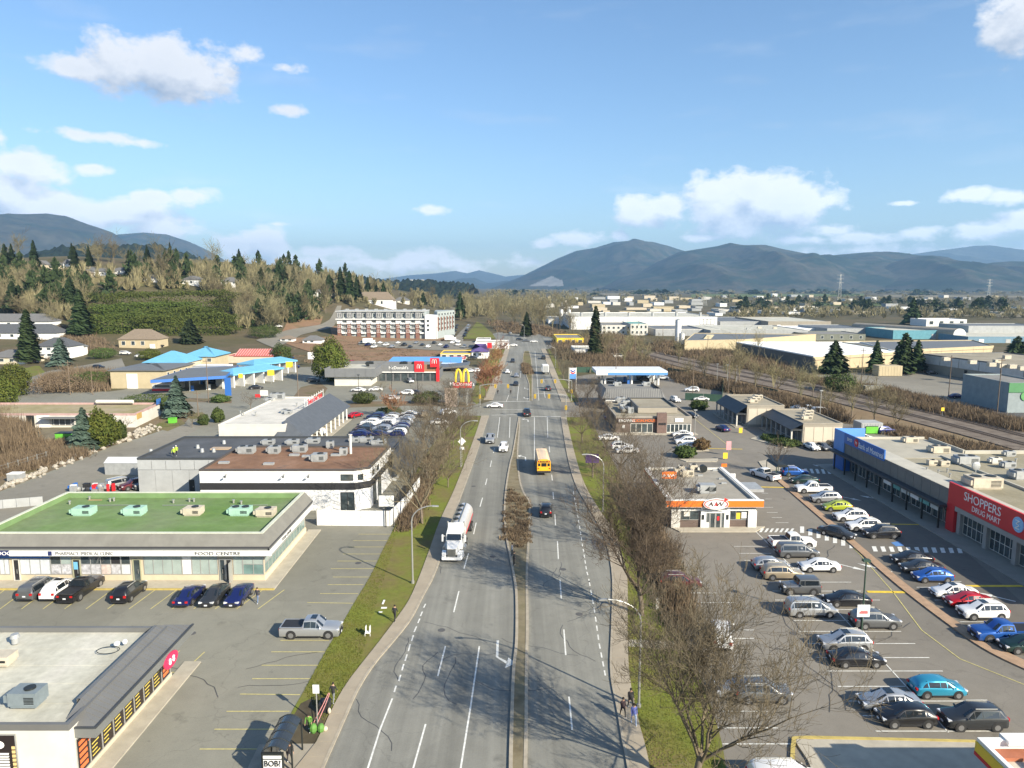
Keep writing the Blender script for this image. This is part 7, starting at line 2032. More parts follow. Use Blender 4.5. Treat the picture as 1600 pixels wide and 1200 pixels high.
 # roof extras
 if kind in ('suv','van'):
  q = MB()
  for s in (1,-1): q.box(S[c1][0]+.1,S[c2][0]-.1,s*S[c1][4]*.93-.02,s*S[c1][4]*.93+.02,S[4][2]-.03,S[4][2]+.05)
  out['rails'] = q.mesh('roof_rail',ALU)
 return out
CARM = {k: car_meshes(k) for k in KIND}
INS = {}
def car(kind,col,px,py,yaw,label,group='parked cars',cat=None,roofglass=False,full=True,z=Z_LOT+.006):
 """car of the given kind with its front turned yaw degrees (0 = to the right, 90 = away) standing at a photo pixel"""
 M_ = CARM[kind]; K = M_['K']; L_,hw = K['L'],K['W'] / 2
 x,y,tz = PT(px,py)
 cat = cat or {'pickup': 'pickup truck','van': 'minivan','suv': 'suv','jeep': 'off-roader'}.get(kind,'car')
 nm = {'pickup': 'pickup_truck','van': 'minivan','suv': 'parked_suv','jeep': 'off_roader','hatch': 'hatchback'}.get(kind,'sedan')
 if not full: z = .05 if y < 300 or x > 0 else .4
 t = thing(nm,label,cat,(x,y,tz+z),R(yaw),group)
 p = PAINTS[col]
 def add(name,me,loc=(0,0,0),par=None,m=None,rz=0):
  o = bpy.data.objects.new(name,me); COL.objects.link(o); o.parent = par or t; o.location = loc; o.rotation_euler = (0,0,rz)
  if m: o.material_slots[0].link = 'OBJECT'; o.material_slots[0].material = m
  return o
 add('body',M_['body'],m=p)
 for nm_,me in M_['glass']: add(nm_,me)
 add('trim',M_['trim'])
 for fx in K['wb']:
  for s in (1,-1):
   w = add('wheel',M_['tyre'],(fx*L_,s*(hw-.08),M_['rw']))
   add('rim',M_['rim'],(0,0,0),w)
 if not full: return t
 for s in (1,-1):
  h = M_['hl']; add('headlight',M_['headlight'],(h[0],s*h[1],h[2]),rz=-s*.25)
  h = M_['tl']; add('taillight',M_['taillight'],(h[0],s*h[1],h[2]))
  h = M_['mp']; add('mirror',M_['mirror'],(h[0],s*h[1],h[2]),m=p)
 add('licence_plate',M_['plate'],(-L_/2-.04,0,.72)); add('licence_plate',M_['plate'],(L_/2+.065,0,.42))
 if 'rails' in M_: add('roof_rail',M_['rails'])
 if 'bed_liner' in M_: add('bed_liner',M_['bed_liner'])
 if roofglass:
  key = 'sunroof' + kind
  if key not in M_:
   S = M_['S']; q = MB(); c = K['cab']; q.box(S[4][0]-.1,S[c[2]][0]-.08,-.42,.42,S[4][2]-.02,S[4][2]+.035); M_[key] = q.mesh('sunroof',CGLASS)
  add('sunroof',M_[key])
 return t
RL,LL,RD = 'cars parked in the right lot','cars parked before the green-roofed shops','vehicles on the road'
CARS = [
 ('van','grey',62,927,90,'grey minivan, first from the left before the green-roofed shops',LL,0),
 ('suv','white',94,928,90,'white suv squeezed between the grey minivan and the black pickup',LL,1),
 ('pickup','black',128,928,88,'black pickup with tailgate spare wheel before the shops',LL,0),
 ('suv','black',203,932,90,'black boxy suv parked alone before the shops',LL,0),
 ('sedan','navy',297,937,90,'dark blue-black sedan with its tail to the lot',LL,0),
 ('sedan','dark',336,937,-90,'dark grey sedan parked nose out between the two blue cars',LL,0),
 ('sedan','navy',374,937,-90,'bright navy blue sedan, last before the shop corner',LL,0),
 ('pickup','silver',487,992,0,'silver crew cab pickup alone on the yellow stall lines','cars parked in the left lot',1),
 ('van','silver',190,761,55,'silver estate behind the green roof beside the stored goods','cars behind the green roof',0),
 ('suv','maroon',210,763,232,'maroon suv beside the silver estate behind the green roof','cars behind the green roof',0),
 ('pickup','grey',236,761,230,'grey pickup by the grey workshop wall','cars behind the green roof',0),
 ('sedan','black',285,762,225,'low black car in the shadow behind the green roof','cars behind the green roof',0),
 ('jeep','grey',1249,926,180,'grey off-roader with a square cabin',RL,0),
 ('sedan','black',1322,944,180,'glossy black coupe nose to nose with the off-roader row',RL,0),
 ('van','silver',1266,960,0,'silver minivan below the off-roader',RL,0),
 ('suv','grey',1366,978,0,'grey suv behind the white lamp post board',RL,0),
 ('suv','silver',1319,1013,180,'silver suv with glass roof and dark pillars',RL,1),
 ('sedan','black',1337,1037,0,'black sedan just below the glass-roofed suv',RL,0),
 ('hatch','teal',1463,1084,0,'turquoise blue hatchback alone right of the white spine line',RL,0),
 ('sedan','silver',1388,1105,180,'silver sedan with sunroof above the black hatchback',RL,1),
 ('hatch','black',1414,1129,180,'black hatchback with red tail lamp in the lowest row',RL,0),
 ('suv','dark',1518,1133,180,'charcoal suv, lowest at the right in the lot',RL,0),
 ('van','white',1228,1232,0,'white van cut off by the bottom edge',RL,0),
 ('hatch','blue',1456,907,180,'light blue hatchback at the end of the shaded kerb row',RL,0),
 ('sedan','white',1489,932,180,'white sedan with black roof glass above the red car',RL,1),
 ('sedan','red',1512,946,180,'red car between the two white ones',RL,0),
 ('suv','white',1534,964,180,'white suv just below the red car',RL,1),
 ('pickup','blue',1566,998,180,'blue crew cab pickup at the right edge',RL,0),
 ('sedan','olive',1603,1016,180,'dark green car cut off by the right edge',RL,0),
 ('pickup','white',1237,854,0,'white pickup with open black bed, top of the centre rows',RL,0),
 ('van','grey',1245,869,0,'grey minivan under the white pickup',RL,0),
 ('sedan','white',1279,891,180,'long white sedan on the centre stall row',RL,0),
 ('hatch','silver',1203,889,0,'silver hatchback left of the long white sedan',RL,0),
 ('suv','beige',1221,903,0,'beige wagon with pale roof',RL,0),
 ('sedan','dark',1307,838,-48,'dark sedan driving across the hatched walkway',RL,0),
 ('suv','blue',1241,743,0,'blue suv at the far end of the kerb row',RL,0),
 ('sedan','olive',1256,755,180,'dark green car beside the blue suv in the kerb row',RL,0),
 ('pickup','white',1270,769,180,'white pickup in the kerb row',RL,0),
 ('suv','silver',1289,784,180,'silver suv between white pickup and lime green car',RL,0),
 ('hatch','green',1307,797,180,'lime green hatchback in the kerb row',RL,0),
 ('suv','white',1328,813,180,'large white suv with dark roof below the lime green car',RL,1),
 ('suv','white',1349,828,180,'smaller white suv below the large white one',RL,1),
 ('suv','black',1376,839,180,'black suv at the near end of the sunlit kerb row',RL,0),
 ('sedan','black',1424,879,180,'black car, first after the hatched crossing',RL,0),
 ('sedan','dark',1439,893,180,'dark grey sedan between black and light blue cars',RL,0),
 ('sedan','white',1268,702,-85,'white sedan nose out beside the cream-ended shops',RL,0),
 ('sedan','grey',1286,702,-85,'grey sedan nose out beside the cream-ended shops',RL,0),
 ('suv','dark',1303,702,-85,'dark suv nose out near the blue bank corner',RL,0),
 ('pickup','white',1195,747,115,'white pickup driving by the drive-in',RL,0),
 ('sedan','navy',1129,673,100,'slate blue sedan driving by the colonnaded shops',RL,0),
 ('suv','maroon',1062,917,0,'dark red suv half hidden behind bare branches',RL,0),
 ('van','white',1128,1000,75,'white van behind the bare crown',RL,0),
 ('sedan','silver',1160,1085,180,'silver sedan under the big bare tree',RL,0),
 ('suv','grey',1190,1092,0,'grey suv under the big bare tree',RL,0),
 ('sedan','white',1066,682,180,'white car, far end of the row by the restaurant',RL,0),
 ('sedan','dark',1069,688,180,'dark car in the row by the restaurant',RL,0),
 ('suv','white',1071,694,180,'white suv with dark glass by the restaurant',RL,0),
 ('sedan','silver',1076,701,180,'silver car nearest in the row by the restaurant',RL,0),
 ('sedan','white',951,688,0,'white sedan behind the roadside bare trees',RL,0),
 ('suv','white',972,702,0,'white suv among bare twigs by the road',RL,0),
 ('sedan','white',980,708,180,'second white car among bare twigs by the road',RL,0),
 ('suv','white',1055,628,-80,'white suv beside the ribbed mansard shop',RL,0),
 ('sedan','navy',958,656,0,'dark blue car left of the brown restaurant',RL,0),
 ('sedan','white',1096,626,170,'white car by the green fence',RL,0),
 ('suv','white',1081,612,170,'white suv behind the green fence',RL,0),
 ('sedan','black',1078,652,-60,'black car at the corner of the brown restaurant',RL,0),
 ('suv','black',853,803,87,'black suv driving away behind the school bus',RD,0),
 ('pickup','dark',823,649,92,'dark pickup waiting at the near junction',RD,0),
 ('pickup','silver',766,690,-91,'silver pickup coming toward the camera',RD,0),
 ('suv','white',787,704,-93,'white suv coming just behind the silver pickup',RD,0),
 ('sedan','white',773,637,180,'white sedan turning into the side street',RD,0),
 ('suv','dark',856,610,92,'dark suv driving away beyond the junction',RD,0),
]
for (k,c,px,py,yaw,lb,g,sr) in CARS: car(k,c,px,py,yaw,lb,g,roofglass=bool(sr),z=(Z_ROAD+.004 if g==RD else .022))
FARCARS = [
 ('sedan','silver',555,652,60,'red'),('suv','beige',662,651,100,0),('suv','white',495,679,150,0),('sedan','white',560,612,170,0),('sedan','white',587,611,190,0),('suv','white',635,617,170,0),('sedan','dark',647,616,170,0),('sedan','white',612,625,170,0),('suv','silver',641,598,-70,0),
 ('sedan','silver',807,589,-90,0),('sedan','dark',806,602,-90,0),('sedan','white',793,583,-90,0),('suv','dark',801,566,-90,0),('sedan','white',802,541,180,0),('suv','grey',797,523,100,0),('sedan','grey',822,534,0,0),('sedan','white',834,535,0,0),('suv','dark',812,532,0,0),('pickup','dark',849,561,90,0),
 ('sedan','navy',1494,622,10,0),('sedan','navy',1527,623,10,0),('sedan','black',1455,585,0,0),('suv','black',1530,598,10,0),('sedan','dark',1539,600,10,0),('sedan','silver',1566,604,10,0),('suv','navy',1383,677,10,0),('sedan','white',1348,688,10,0),('sedan','silver',1248,641,0,0),('pickup','white',1262,643,0,0),('van','white',1283,646,0,0),
 ('sedan','maroon',1186,568,10,0),('suv','white',1035,593,0,0),('sedan','dark',1010,596,0,0),('suv','silver',955,598,0,0),('suv','white',700,648,40,0),('sedan','white',686,663,20,0),('suv','grey',632,663,100,0),
 ('suv','black',154,576,0,0),('van','white',196,555,0,0),('suv','black',249,543,0,0),('sedan','white',219,559,60,0),('pickup','black',331,600,0,0),('sedan','black',400,608,20,0),('suv','navy',460,575,0,0),('sedan','maroon',545,568,30,0),('suv','red',550,570,60,0),('sedan','navy',452,562,0,0),('sedan','white',436,512,0,0),('suv','dark',490,597,0,0),('sedan','grey',500,560,40,0),
 ('sedan','dark',738,562,0,0),('suv','black',727,570,0,0),('sedan','white',735,582,0,0),('sedan','white',746,581,0,0),('suv','white',715,536,60,0),
]
nmcol = dict(white='white',silver='silver',grey='grey',dark='charcoal',black='black',blue='blue',navy='dark blue',teal='turquoise',red='red',maroon='maroon',beige='beige',green='lime',olive='dark green')
knm = dict(sedan='sedan',suv='suv',van='van',pickup='pickup',hatch='hatchback',jeep='off-roader')
where = [((0,430,480,620),'near the left filling station'),((430,580,500,604),'beside the brown slope'),((430,700,604,700),'in the burger restaurant car park'),((630,700,500,604),'before the burger restaurant'),((700,770,500,640),'left of the far road'),((770,850,500,640),'on the far stretch of road'),((850,1100,500,700),'near the right fuel canopy'),((1100,1300,500,700),'by the rail tracks'),((1300,1600,500,700),'in the yard beyond the tracks')]
seen = {}
for i,(k,c,px,py,yaw,o) in enumerate(FARCARS):
 if o: c = o
 w = next((s for (a,b_,u,v),s in where if a<=px<b_ and u<=py<v),'far off')
 lb = f'{nmcol[c]} {knm[k]} {w}'
 seen.setdefault(lb,[]).append(px)
 n = sum(1 for (k2,c2,p2,y2,_,o2) in FARCARS if (o2 or c2)==c and k2==k and next((s for (a,b_,u,v),s in where if a<=p2<b_ and u<=y2<v),'')==w)
 if n > 1: lb += [', nearest of its kind to the left',', next one to its right',', third one along',', fourth one along',', fifth one along'][min(len(seen[lb])-1,4)]
 car(k,c,px,py,yaw,lb,'distant cars',full=False)
# packed rows of the used car lot
pk = random.Random(3)
for ri,(xa,ya,xb,yb) in enumerate([(590,652,560,683),(612,653,588,685),(640,650,618,683)]):
 for i in range(11 if ri != 1 else 10):
  t_ = i / 10; c = pk.choice(['white','silver','navy','dark','white','navy','silver','black']); k = pk.choice(['sedan','suv','hatch'])
  car(k,c,xa+(xb-xa)*t_,ya+(yb-ya)*t_,175,f"{nmcol[c]} {knm[k]}, {['far', 'second', 'third', 'fourth', 'fifth', 'sixth', 'seventh', 'eighth', 'ninth', 'tenth', 'near'][i]} in the {['left', 'middle', 'right'][ri]} packed row behind the dark roof",'cars packed in rows behind the dark roof',full=False)
for i in range(18):   # parked along the construction slope and by the white garage
 px = 566 + i * 9.4; c = pk.choice(['white','black','silver','dark','navy','white'])
 car(pk.choice(['sedan','suv','pickup']),c,px,538+(i%3)*3.2,80,'small parked car in the row below the apartments','cars below the apartment block',full=False)
for i in range(10):
 car('suv' if i%2 else 'sedan',pk.choice(['black','dark','silver']),708+(i//5)*18+i%5*1.6,527-(i%5)*4.2,75,'small dark car on the steep side street by the apartments','cars on the side street by the apartments',full=False)
# ---------------------------------------------------------------- tanker truck and school bus
def wheelset(parent,xs,ys,r,w=.28):
 for x in xs:
  for y in ys:
   b = MB(); b.tube((x,y-w/2,r),(x,y+w/2,r),r,n=16); wh = b.build_local('wheel',TYRE,parent)
   b = MB(); b.tube((x,y-w/2-.02,r),(x,y+w/2+.02,r),r*.5,n=12); b.build_local('rim',RIM,wh)
def build_local(s,name,m,parent,smooth=None):
 me = s.mesh(name,m,(0,0,0),smooth); return link(name,me,parent)
MB.build_local = build_local
def tanker():
 x,y,_ = P(708,876)
 t = thing('tanker_truck','white conventional tanker truck with long tank and chrome grille','truck',(x,y+1.5,Z_ROAD),R(-93),RD)
 W = PAINTS['white']; T = mat('tank_shell',(.62,.60,.58),.3,.4,var=.05)
 b = MB()   # cab: x forward
 b.hexa([(0,-.85,1.0),(2.2,-.6,1.0),(2.2,.6,1.0),(0,.85,1.0)],[(0,-.85,2.05),(2.2,-.55,1.75),(2.2,.55,1.75),(0,.85,2.05)]); b.build_local('hood',W,t,30)
 b = MB(); b.hexa([(-1.9,-1.15,.9),(0,-1.1,.9),(0,1.1,.9),(-1.9,1.15,.9)],[(-1.9,-1.1,2.9),(-.35,-1.0,2.9),(-.35,1.0,2.9),(-1.9,1.1,2.9)]); cab = b.build_local('cab',W,t,30)
 b = MB(); b.hexa([(-1.9,-1.1,2.91),(-.3,-.95,2.91),(-.3,.95,2.91),(-1.9,1.1,2.91)],[(-1.9,-1.0,3.75),(-1.0,-.85,3.5),(-1.0,.85,3.5),(-1.9,1.0,3.75)]); b.build_local('roof_fairing',W,t,30)
 b = MB(); b.face([(.02,-.92,2.12),(.02,.92,2.12),(-.30,.86,2.8),(-.30,-.86,2.8)]); b.build_local('windscreen',CGLASS,t)
 for s in (1,-1):
  b = MB(); b.face([(-.3,s*1.09,2.1),(-1.1,s*1.13,2.1),(-1.1,s*1.09,2.75),(-.5,s*1.04,2.75)][::s]); b.build_local('side_window',CGLASS,t)
  b = MB(); b.hexa([(.9,s*1.15-.28,.45),(2.3,s*1.0-.28,.45),(2.3,s*1.0+.28,.45),(.9,s*1.15+.28,.45)],[(1.0,s*1.1-.26,1.15),(2.1,s*.95-.26,1.2),(2.1,s*.95+.26,1.2),(1.0,s*1.1+.26,1.15)]); b.build_local('fender',W,t,30)
  b = MB(); b.box(2.28,2.36,s*.95-.2,s*.95+.2,.85,1.1); b.build_local('headlight',LAMP_W,t)
  b = MB(); b.box(-.1,.05,s*1.45-.1,s*1.45+.1,1.9,2.8); b.path([(-.05,s*1.1,2.6),(-.05,s*1.45,2.6)],.03,5); b.build_local('mirror',W,t)
  b = MB(); b.tube((-1.3,s*1.2,.9),(-.1,s*1.2,.9),.32,n=12); b.build_local('fuel_tank',STEEL,t)
  b = MB(); b.tube((-2.0,s*1.05,1),(-2.0,s*1.05,3.9),.09,n=8); b.build_local('exhaust_stack',STEEL,t)
 b = MB(); b.box(2.2,2.27,-.52,.52,.75,1.72); g = b.build_local('grille',mat('chrome_grille',(.38,.38,.36),.3,.8,var=0),t)
 b = MB()
 for k in range(7): b.box(2.275,2.29,-.46+k*.145,-.42+k*.145,.8,1.68)
 b.build_local('grille_bar',DARK_METAL,g)
 b = MB(); b.box(2.2,2.45,-1.2,1.2,.40,.72); b.build_local('bumper',W,t)
 b = MB(); b.box(-11.4,1.9,-.45,.45,.75,.98); b.build_local('chassis',BLACK,t)
 b = MB(); n = 20; r = 1.22
 b.tube((-2.9,0,2.25),(-11.4,0,2.25),r,n=24); b.build_local('tank',T,t,50)
 b = MB(); b.tube((-2.9,0,2.25),(-2.6,0,2.25),r,.8,n=24); b.tube((-11.4,0,2.25),(-11.7,0,2.25),r,.8,n=24); b.build_local('tank_end',T,t)
 b = MB(); b.box(-11.3,-3.1,-.75,-.68,3.25,3.5); b.box(-11.3,-3.1,.25,.32,3.36,3.58); b.box(-11.3,-3.1,-.68,.25,3.30,3.42); wk = b.build_local('walkway',mat('walkway_steel',(.16,.16,.14),.6,.3),t)
 for k in range(4): b = MB(); b.tube((-4.2-1.9*k,-.2,3.4),(-4.2-1.9*k,-.2,3.62),.3,n=12); b.build_local('hatch',DARK_METAL,wk)
 for s in (1,-1):
  b = MB(); b.box(-11.3,-3.1,s*1.20-.03,s*1.20+.03,1.85,2.0); b.build_local('red_stripe',RED_S,t)
 wheelset(t,[1.5],(-1.0,1.0),.52); wheelset(t,[-2.6,-3.9,-9.4,-10.7],(-1.0,1.0),.52,.5)
tanker()
def school_bus():
 x,y,_ = P(849,744)
 t = thing('school_bus','yellow school bus with pale roof seen from behind','bus',(x,y+5.2,Z_ROAD),R(91),RD)
 Y = mat('bus_yellow',(.80,.40,.02),.4,var=.03,coat=.3); rf = mat('bus_roof_pale',(.62,.48,.34),.5,var=.06)
 L2,h = 5.2,1.22
 b = MB(); b.box(-L2,L2-1.6,-h,h,.75,2.3); b.hexa([(L2-1.6,-1.0,.75),(L2,-.8,.75),(L2,.8,.75),(L2-1.6,1.0,.75)],[(L2-1.6,-1.0,1.8),(L2,-.75,1.6),(L2,.75,1.6),(L2-1.6,1.0,1.8)]); b.build_local('body',Y,t,30)
 b = MB(); pr = [(1.22,2.3),(1.2,2.62),(1.05,2.9),(.6,3.08),(0,3.12),(-.6,3.08),(-1.05,2.9),(-1.2,2.62),(-1.22,2.3)]
 for (y0,z0),(y1,z1) in zip(pr[:-1],pr[1:]): b.face([(-L2,y0,z0),(L2-1.6,y0,z0),(L2-1.6,y1,z1),(-L2,y1,z1)])
 b.build_local('roof',rf,t,60)
 b = MB(); b.face([(-L2,a,c) for a,c in pr]); b.face([(L2-1.6,a,c) for a,c in pr][::-1]); b.build_local('end_cap',Y,t)
 b = MB()
 for k in range(9): b.box(-L2+.8+k*.95,-L2+.84+k*.95,-1.0,1.0,2.95,3.13)
 b.build_local('roof_rib',rf,t)
 for s in (1,-1):
  for k in range(9):
   b = MB(); xx = -L2 + .5 + k * .9; b.box(xx,xx+.72,s*1.235-.01,s*1.235+.01,1.75,2.28); b.build_local('side_window',CGLASS,t)
  b = MB(); b.box(-L2,L2-1.6,s*1.235-.012,s*1.235+.012,1.2,1.3); b.build_local('black_stripe',BLACK,t)
  for dy in (.95,.6):
   b = MB(); b.tube((-L2-.03,s*dy,2.72),(-L2+.02,s*dy,2.72),.12,n=10); b.build_local('warning_lamp',LAMP_R,t)
  b = MB(); b.box(-L2-.03,-L2+.02,s*1.0-.12,s*1.0+.12,1.3,1.5); b.build_local('taillight',LAMP_R,t)
  b = MB(); b.box(-L2-.02,-L2+.02,s*.85-.22,s*.85+.22,1.8,2.35); b.build_local('rear_window',CGLASS,t)
 b = MB(); b.box(-L2-.025,-L2+.02,-.48,.48,1.75,2.4); b.build_local('rear_window',CGLASS,t)
 b = MB(); b.box(-L2-.03,-L2+.02,-1.1,1.1,2.5,2.58); b.build_local('black_stripe',BLACK,t)
 b = MB(); b.box(-L2-.14,-L2,-1.2,1.2,.6,.95); b.build_local('bumper',BLACK,t)
 co,fs = text_mesh('SCHOOL BUS',.17); b = MB(); b.v = [(-L2-.03-w,-xx,2.62+yy) for xx,yy,w in co]; b.f = list(fs); b.m = [0] * len(fs); b.build_local('lettering',TEXT_K,t)
 wheelset(t,[-L2+2.4,L2-1.3],(-1.0,1.0),.48,.4)
school_bus()
def box_truck():
 x,y,_ = P(852,584); t = thing('box_truck','tall white truck driving away near the fuel sign','truck',(x,y,Z_ROAD),R(91),RD)
 b = MB(); b.box(-3.2,2.2,-1.2,1.2,1.0,3.6); b.build_local('cargo_box',WHITE,t)
 b = MB(); b.box(2.3,4.0,-1.1,1.1,.6,2.6); b.build_local('cab',PAINTS['white'],t)
 b = MB(); b.box(4.0,4.05,-.95,.95,1.6,2.4); b.build_local('windscreen',CGLASS,t)
 b = MB(); b.box(-3.25,-3.2,-1.0,1.0,1.1,3.4); b.build_local('rear_door',GREY_U,t); wheelset(t,[-2,3.2],(-1,1),.5)
 x,y,_ = P(577+0,540); 
 for (px,py,lb) in [(576,539,'white box truck parked left below the apartments'),(703,534,'white box truck parked right by the steep side street')]:
  o = copy_tree(t,(*PT(px,py)[:2],PT(px,py)[2]+.3),0,lb,'parked white trucks')
box_truck()
# ================================================================ TREES AND PLANTS
BARK = mat('bark_grey',(.15,.12,.09),.95,var=.25,scale=3)
TWIG = leaf_mat('twigs_brown',(.105,.083,.058),(.16,.130,.088),.9,.2)
TWIG_G = leaf_mat('twigs_tan',(.165,.145,.08),(.235,.205,.118),.9,.25)
TWIG_R = leaf_mat('twigs_rust',(.24,.11,.06),(.30,.17,.09),.9,.2)
FIR = leaf_mat('needles_dark',(.018,.034,.012),(.045,.068,.022),.8,.3)
SPRUCE = leaf_mat('needles_blue',(.045,.075,.055),(.09,.13,.10),.8,.2)
CEDAR = leaf_mat('cedar_green',(.05,.075,.012),(.105,.12,.02),.8,.25)
BUSH = leaf_mat('bush_green',(.03,.05,.012),(.075,.10,.025),.8,.25)
BRUSH = leaf_mat('brush_brown',(.10,.072,.05),(.17,.125,.08),.95,.25)
rn = np.random.RandomState
def tubes_mesh(name,segs,m,n=3):
 """thin tapered tubes from (p0, p1, r0, r1) rows"""
 A = np.array([s[0] for s in segs]); B = np.array([s[1] for s in segs]); r0 = np.array([s[2] for s in segs])[:,None]; r1 = np.array([s[3] for s in segs])[:,None]
 d = B - A; d /= np.linalg.norm(d,axis=1,keepdims=True) + 1e-9
 u = np.cross(d,np.where(np.abs(d[:,2:])<.9,[[0,0,1.]],[[1.,0,0]])); u /= np.linalg.norm(u,axis=1,keepdims=True) + 1e-9; w = np.cross(d,u)
 V = np.empty((len(A),2*n,3))
 for k in range(n):
  t = 2 * math.pi * k / n; o = u * math.cos(t) + w * math.sin(t); V[:,k] = A + o * r0; V[:,n+k] = B + o * r1
 base = (np.arange(len(A))*2*n)[:,None]
 F = np.concatenate([base+np.array([[k,(k+1)%n,n+(k+1)%n,n+k]]) for k in range(n)])
 return np_mesh(name,V.reshape(-1,3),F,m)
def np_mesh(name,V,F,m):
 me = bpy.data.meshes.new(name); V = np.asarray(V,'f'); F = np.asarray(F,'i'); k = F.shape[1]
 me.vertices.add(len(V)); me.vertices.foreach_set('co',V.ravel()); me.loops.add(F.size); me.loops.foreach_set('vertex_index',F.ravel())
 me.polygons.add(len(F)); me.polygons.foreach_set('loop_start',np.arange(0,F.size,k,dtype='i')); me.update(calc_edges=True); me.materials.append(m); return me
def grow(seed,h,spread,kids,tw,rise=.5,trunk=.28,tr=None):
 """bare tree: tapered trunk, limbs, branches and twigs as separate levels"""
 r = random.Random(seed); S = []; T = []
 tr = tr or h * .016
 def branch(p,d,L,rad,lv):
  n = 4 if lv < 2 else 3; pts = [p]; cur = p
  for i in range(n):
   d = (d+Vector((r.uniform(-1,1),r.uniform(-1,1),r.uniform(-.5,.8)))*(.13+.05*lv)+Vector((0,0,.05))).normalized(); cur = cur + d * (L/n); pts.append(cur)
  rs = [max(tw,rad*(1-.72*i/n)) for i in range(n+1)]
  for i in range(n): (T if lv==0 and i<1 else S).append((pts[i],pts[i+1],rs[i],rs[i+1]))
  if lv >= len(kids): return
  for c in range(kids[lv]):
   t = r.uniform(.22,1) * n; i = min(int(t),n-1); q = pts[i].lerp(pts[i+1],t-i)
   a = d.orthogonal().normalized(); a.rotate(Matrix.Rotation(r.uniform(0,6.28),3,d)); nd = (d*r.uniform(.45,1.0)+a*r.uniform(.6,1.0)+Vector((0,0,.25))).normalized()
   branch(q,nd,L*r.uniform(.42,.68),rs[i]*.55,lv+1)
 top = Vector((r.uniform(-.03,.03)*h,r.uniform(-.03,.03)*h,h*trunk)); mid = top * .5 + Vector((r.uniform(-.1,.1),0,0))
 T += [(Vector((0,0,-1.0)),mid,tr*1.25,tr*1.05),(mid,top,tr*1.05,tr*.85)]
 nl = 7
 for k in range(nl):
  a = k * 2.4 + r.uniform(-.4,.4); s = spread * r.uniform(.6,1.15) if k else .1
  branch(top-Vector((0,0,r.uniform(0,.1)*h)),Vector((math.cos(a)*s,math.sin(a)*s,rise+r.uniform(0,.5))).normalized(),h*(1-trunk)*r.uniform(.62,.85)*(1.15 if k==0 else 1),tr*.6,1)
 return T,S
def conifer_mesh(seed,h,r,n,m,z0=.08,droop=.35,size=.16,pw=.85):
 g = rn(seed); u = g.rand(n) ** 1.25; z = h * (z0+(1-z0)*u); lay = .82 + .18 * np.sin(u*h*5.5)
 R_ = r * (1-u) ** pw * lay * (.75+.5*g.rand(n)) + .06 * r; a = g.rand(n) * 6.283 + np.floor(u*14); s = h * size * (.3+.7*(1-u)) * (.5+.7*g.rand(n)) * .55
 R_ *= 1 + .28 * np.sin(a*2+seed+u*9) * np.cos(a*3-u*17); c,sn = np.cos(a),np.sin(a); ri = R_ * (.15+.5*g.rand(n))
 inner = np.stack([c*ri,sn*ri,z+(R_-ri)*droop*.6],-1); tip = np.stack([c*R_,sn*R_,z-R_*droop*.35+g.randn(n)*.04*r],-1)
 side = np.stack([-sn*s,c*s,-s*.35*np.abs(g.randn(n))],-1); mid = inner * .35 + tip * .65
 V = np.stack([inner,mid+side,tip,mid-side+[[0,0,0]]],1).reshape(-1,3); b = np.arange(n)[:,None] * 4
 return np_mesh('crown',V,b+[[0,1,2,3]],m)
def clump_mesh(seed,rx,ry,rz,n,size,m,box=False,z0=None,name='crown'):
 g = rn(seed)
 if box:
  P_ = (g.rand(n,3)*2-1); ax = g.randint(0,3,n); P_[np.arange(n),ax] = np.where(g.rand(n)<.5,-1,1); P_[:,2] = np.where(ax==2,1,P_[:,2])
 else: P_ = g.randn(n,3); P_ /= np.linalg.norm(P_,axis=1,keepdims=True)
 lump = 1 + .16 * np.sin(P_[:,0]*5+seed) * np.cos(P_[:,1]*4.3) + .1 * np.sin(P_[:,2]*7+P_[:,0]*3)
 C = P_ * [[rx,ry,rz]] * (lump*(.72+.33*g.rand(n)))[:,None]; C[:,2] += rz if z0 is None else z0
 D = g.randn(n,3); D /= np.linalg.norm(D,axis=1,keepdims=True); E = np.cross(D,P_+.4*g.randn(n,3)); E /= np.linalg.norm(E,axis=1,keepdims=True) + 1e-6
 s = size * (.5+g.rand(n))[:,None]; V = np.stack([C-D*s,C+E*s*.6,C+D*s,C-E*s*.6],1).reshape(-1,3); V[:,2] = np.maximum(V[:,2],.02)
 return np_mesh(name,V,np.arange(n)[:,None]*4+[[0,1,2,3]],m)
def trunk_mesh(h,r): b = MB(); b.tube((0,0,-1),(0,0,h),r,r*.25,7); return b.mesh('trunk',BARK)
def plant(name,label,cat,crown,trunk,loc,s=1.0,group=None,rz=None):
 t = thing(name,label,cat,loc,rnd.uniform(0,6.28) if rz is None else rz,group); t.scale = (s,s,s) if not isinstance(s,tuple) else s
 if trunk: link('trunk',trunk,t)
 link('crown' if cat=='tree' else 'foliage',crown,t); return t
def bare(seed,*a,m=TWIG,**k): T,S = grow(seed,*a,**k); return tubes_mesh('trunk',T,BARK,8),tubes_mesh('crown',S,m)
NEAR = [bare(s,14,.75,(0,8,6,5,4),.0115,rise=.8,trunk=.24,tr=.26) for s in (1,2)]
MID = [bare(s,11,.8,(0,6,5,4),.0135,rise=.5,trunk=.24,tr=.16) for s in (3,4,5)]
YOUNG = [bare(s,7,.7,(0,5,4),.02,rise=.6,trunk=.3,tr=.10) for s in (6,7)]
TALL = [bare(s,20,.38,(0,6,5),.05,rise=1.2,trunk=.25,tr=.25,m=TWIG_G) for s in (8,9,10)]
ROUND = [bare(s,13,.8,(0,6,5),.055,rise=.6,trunk=.2,tr=.2,m=TWIG_G) for s in (12,13,14)]
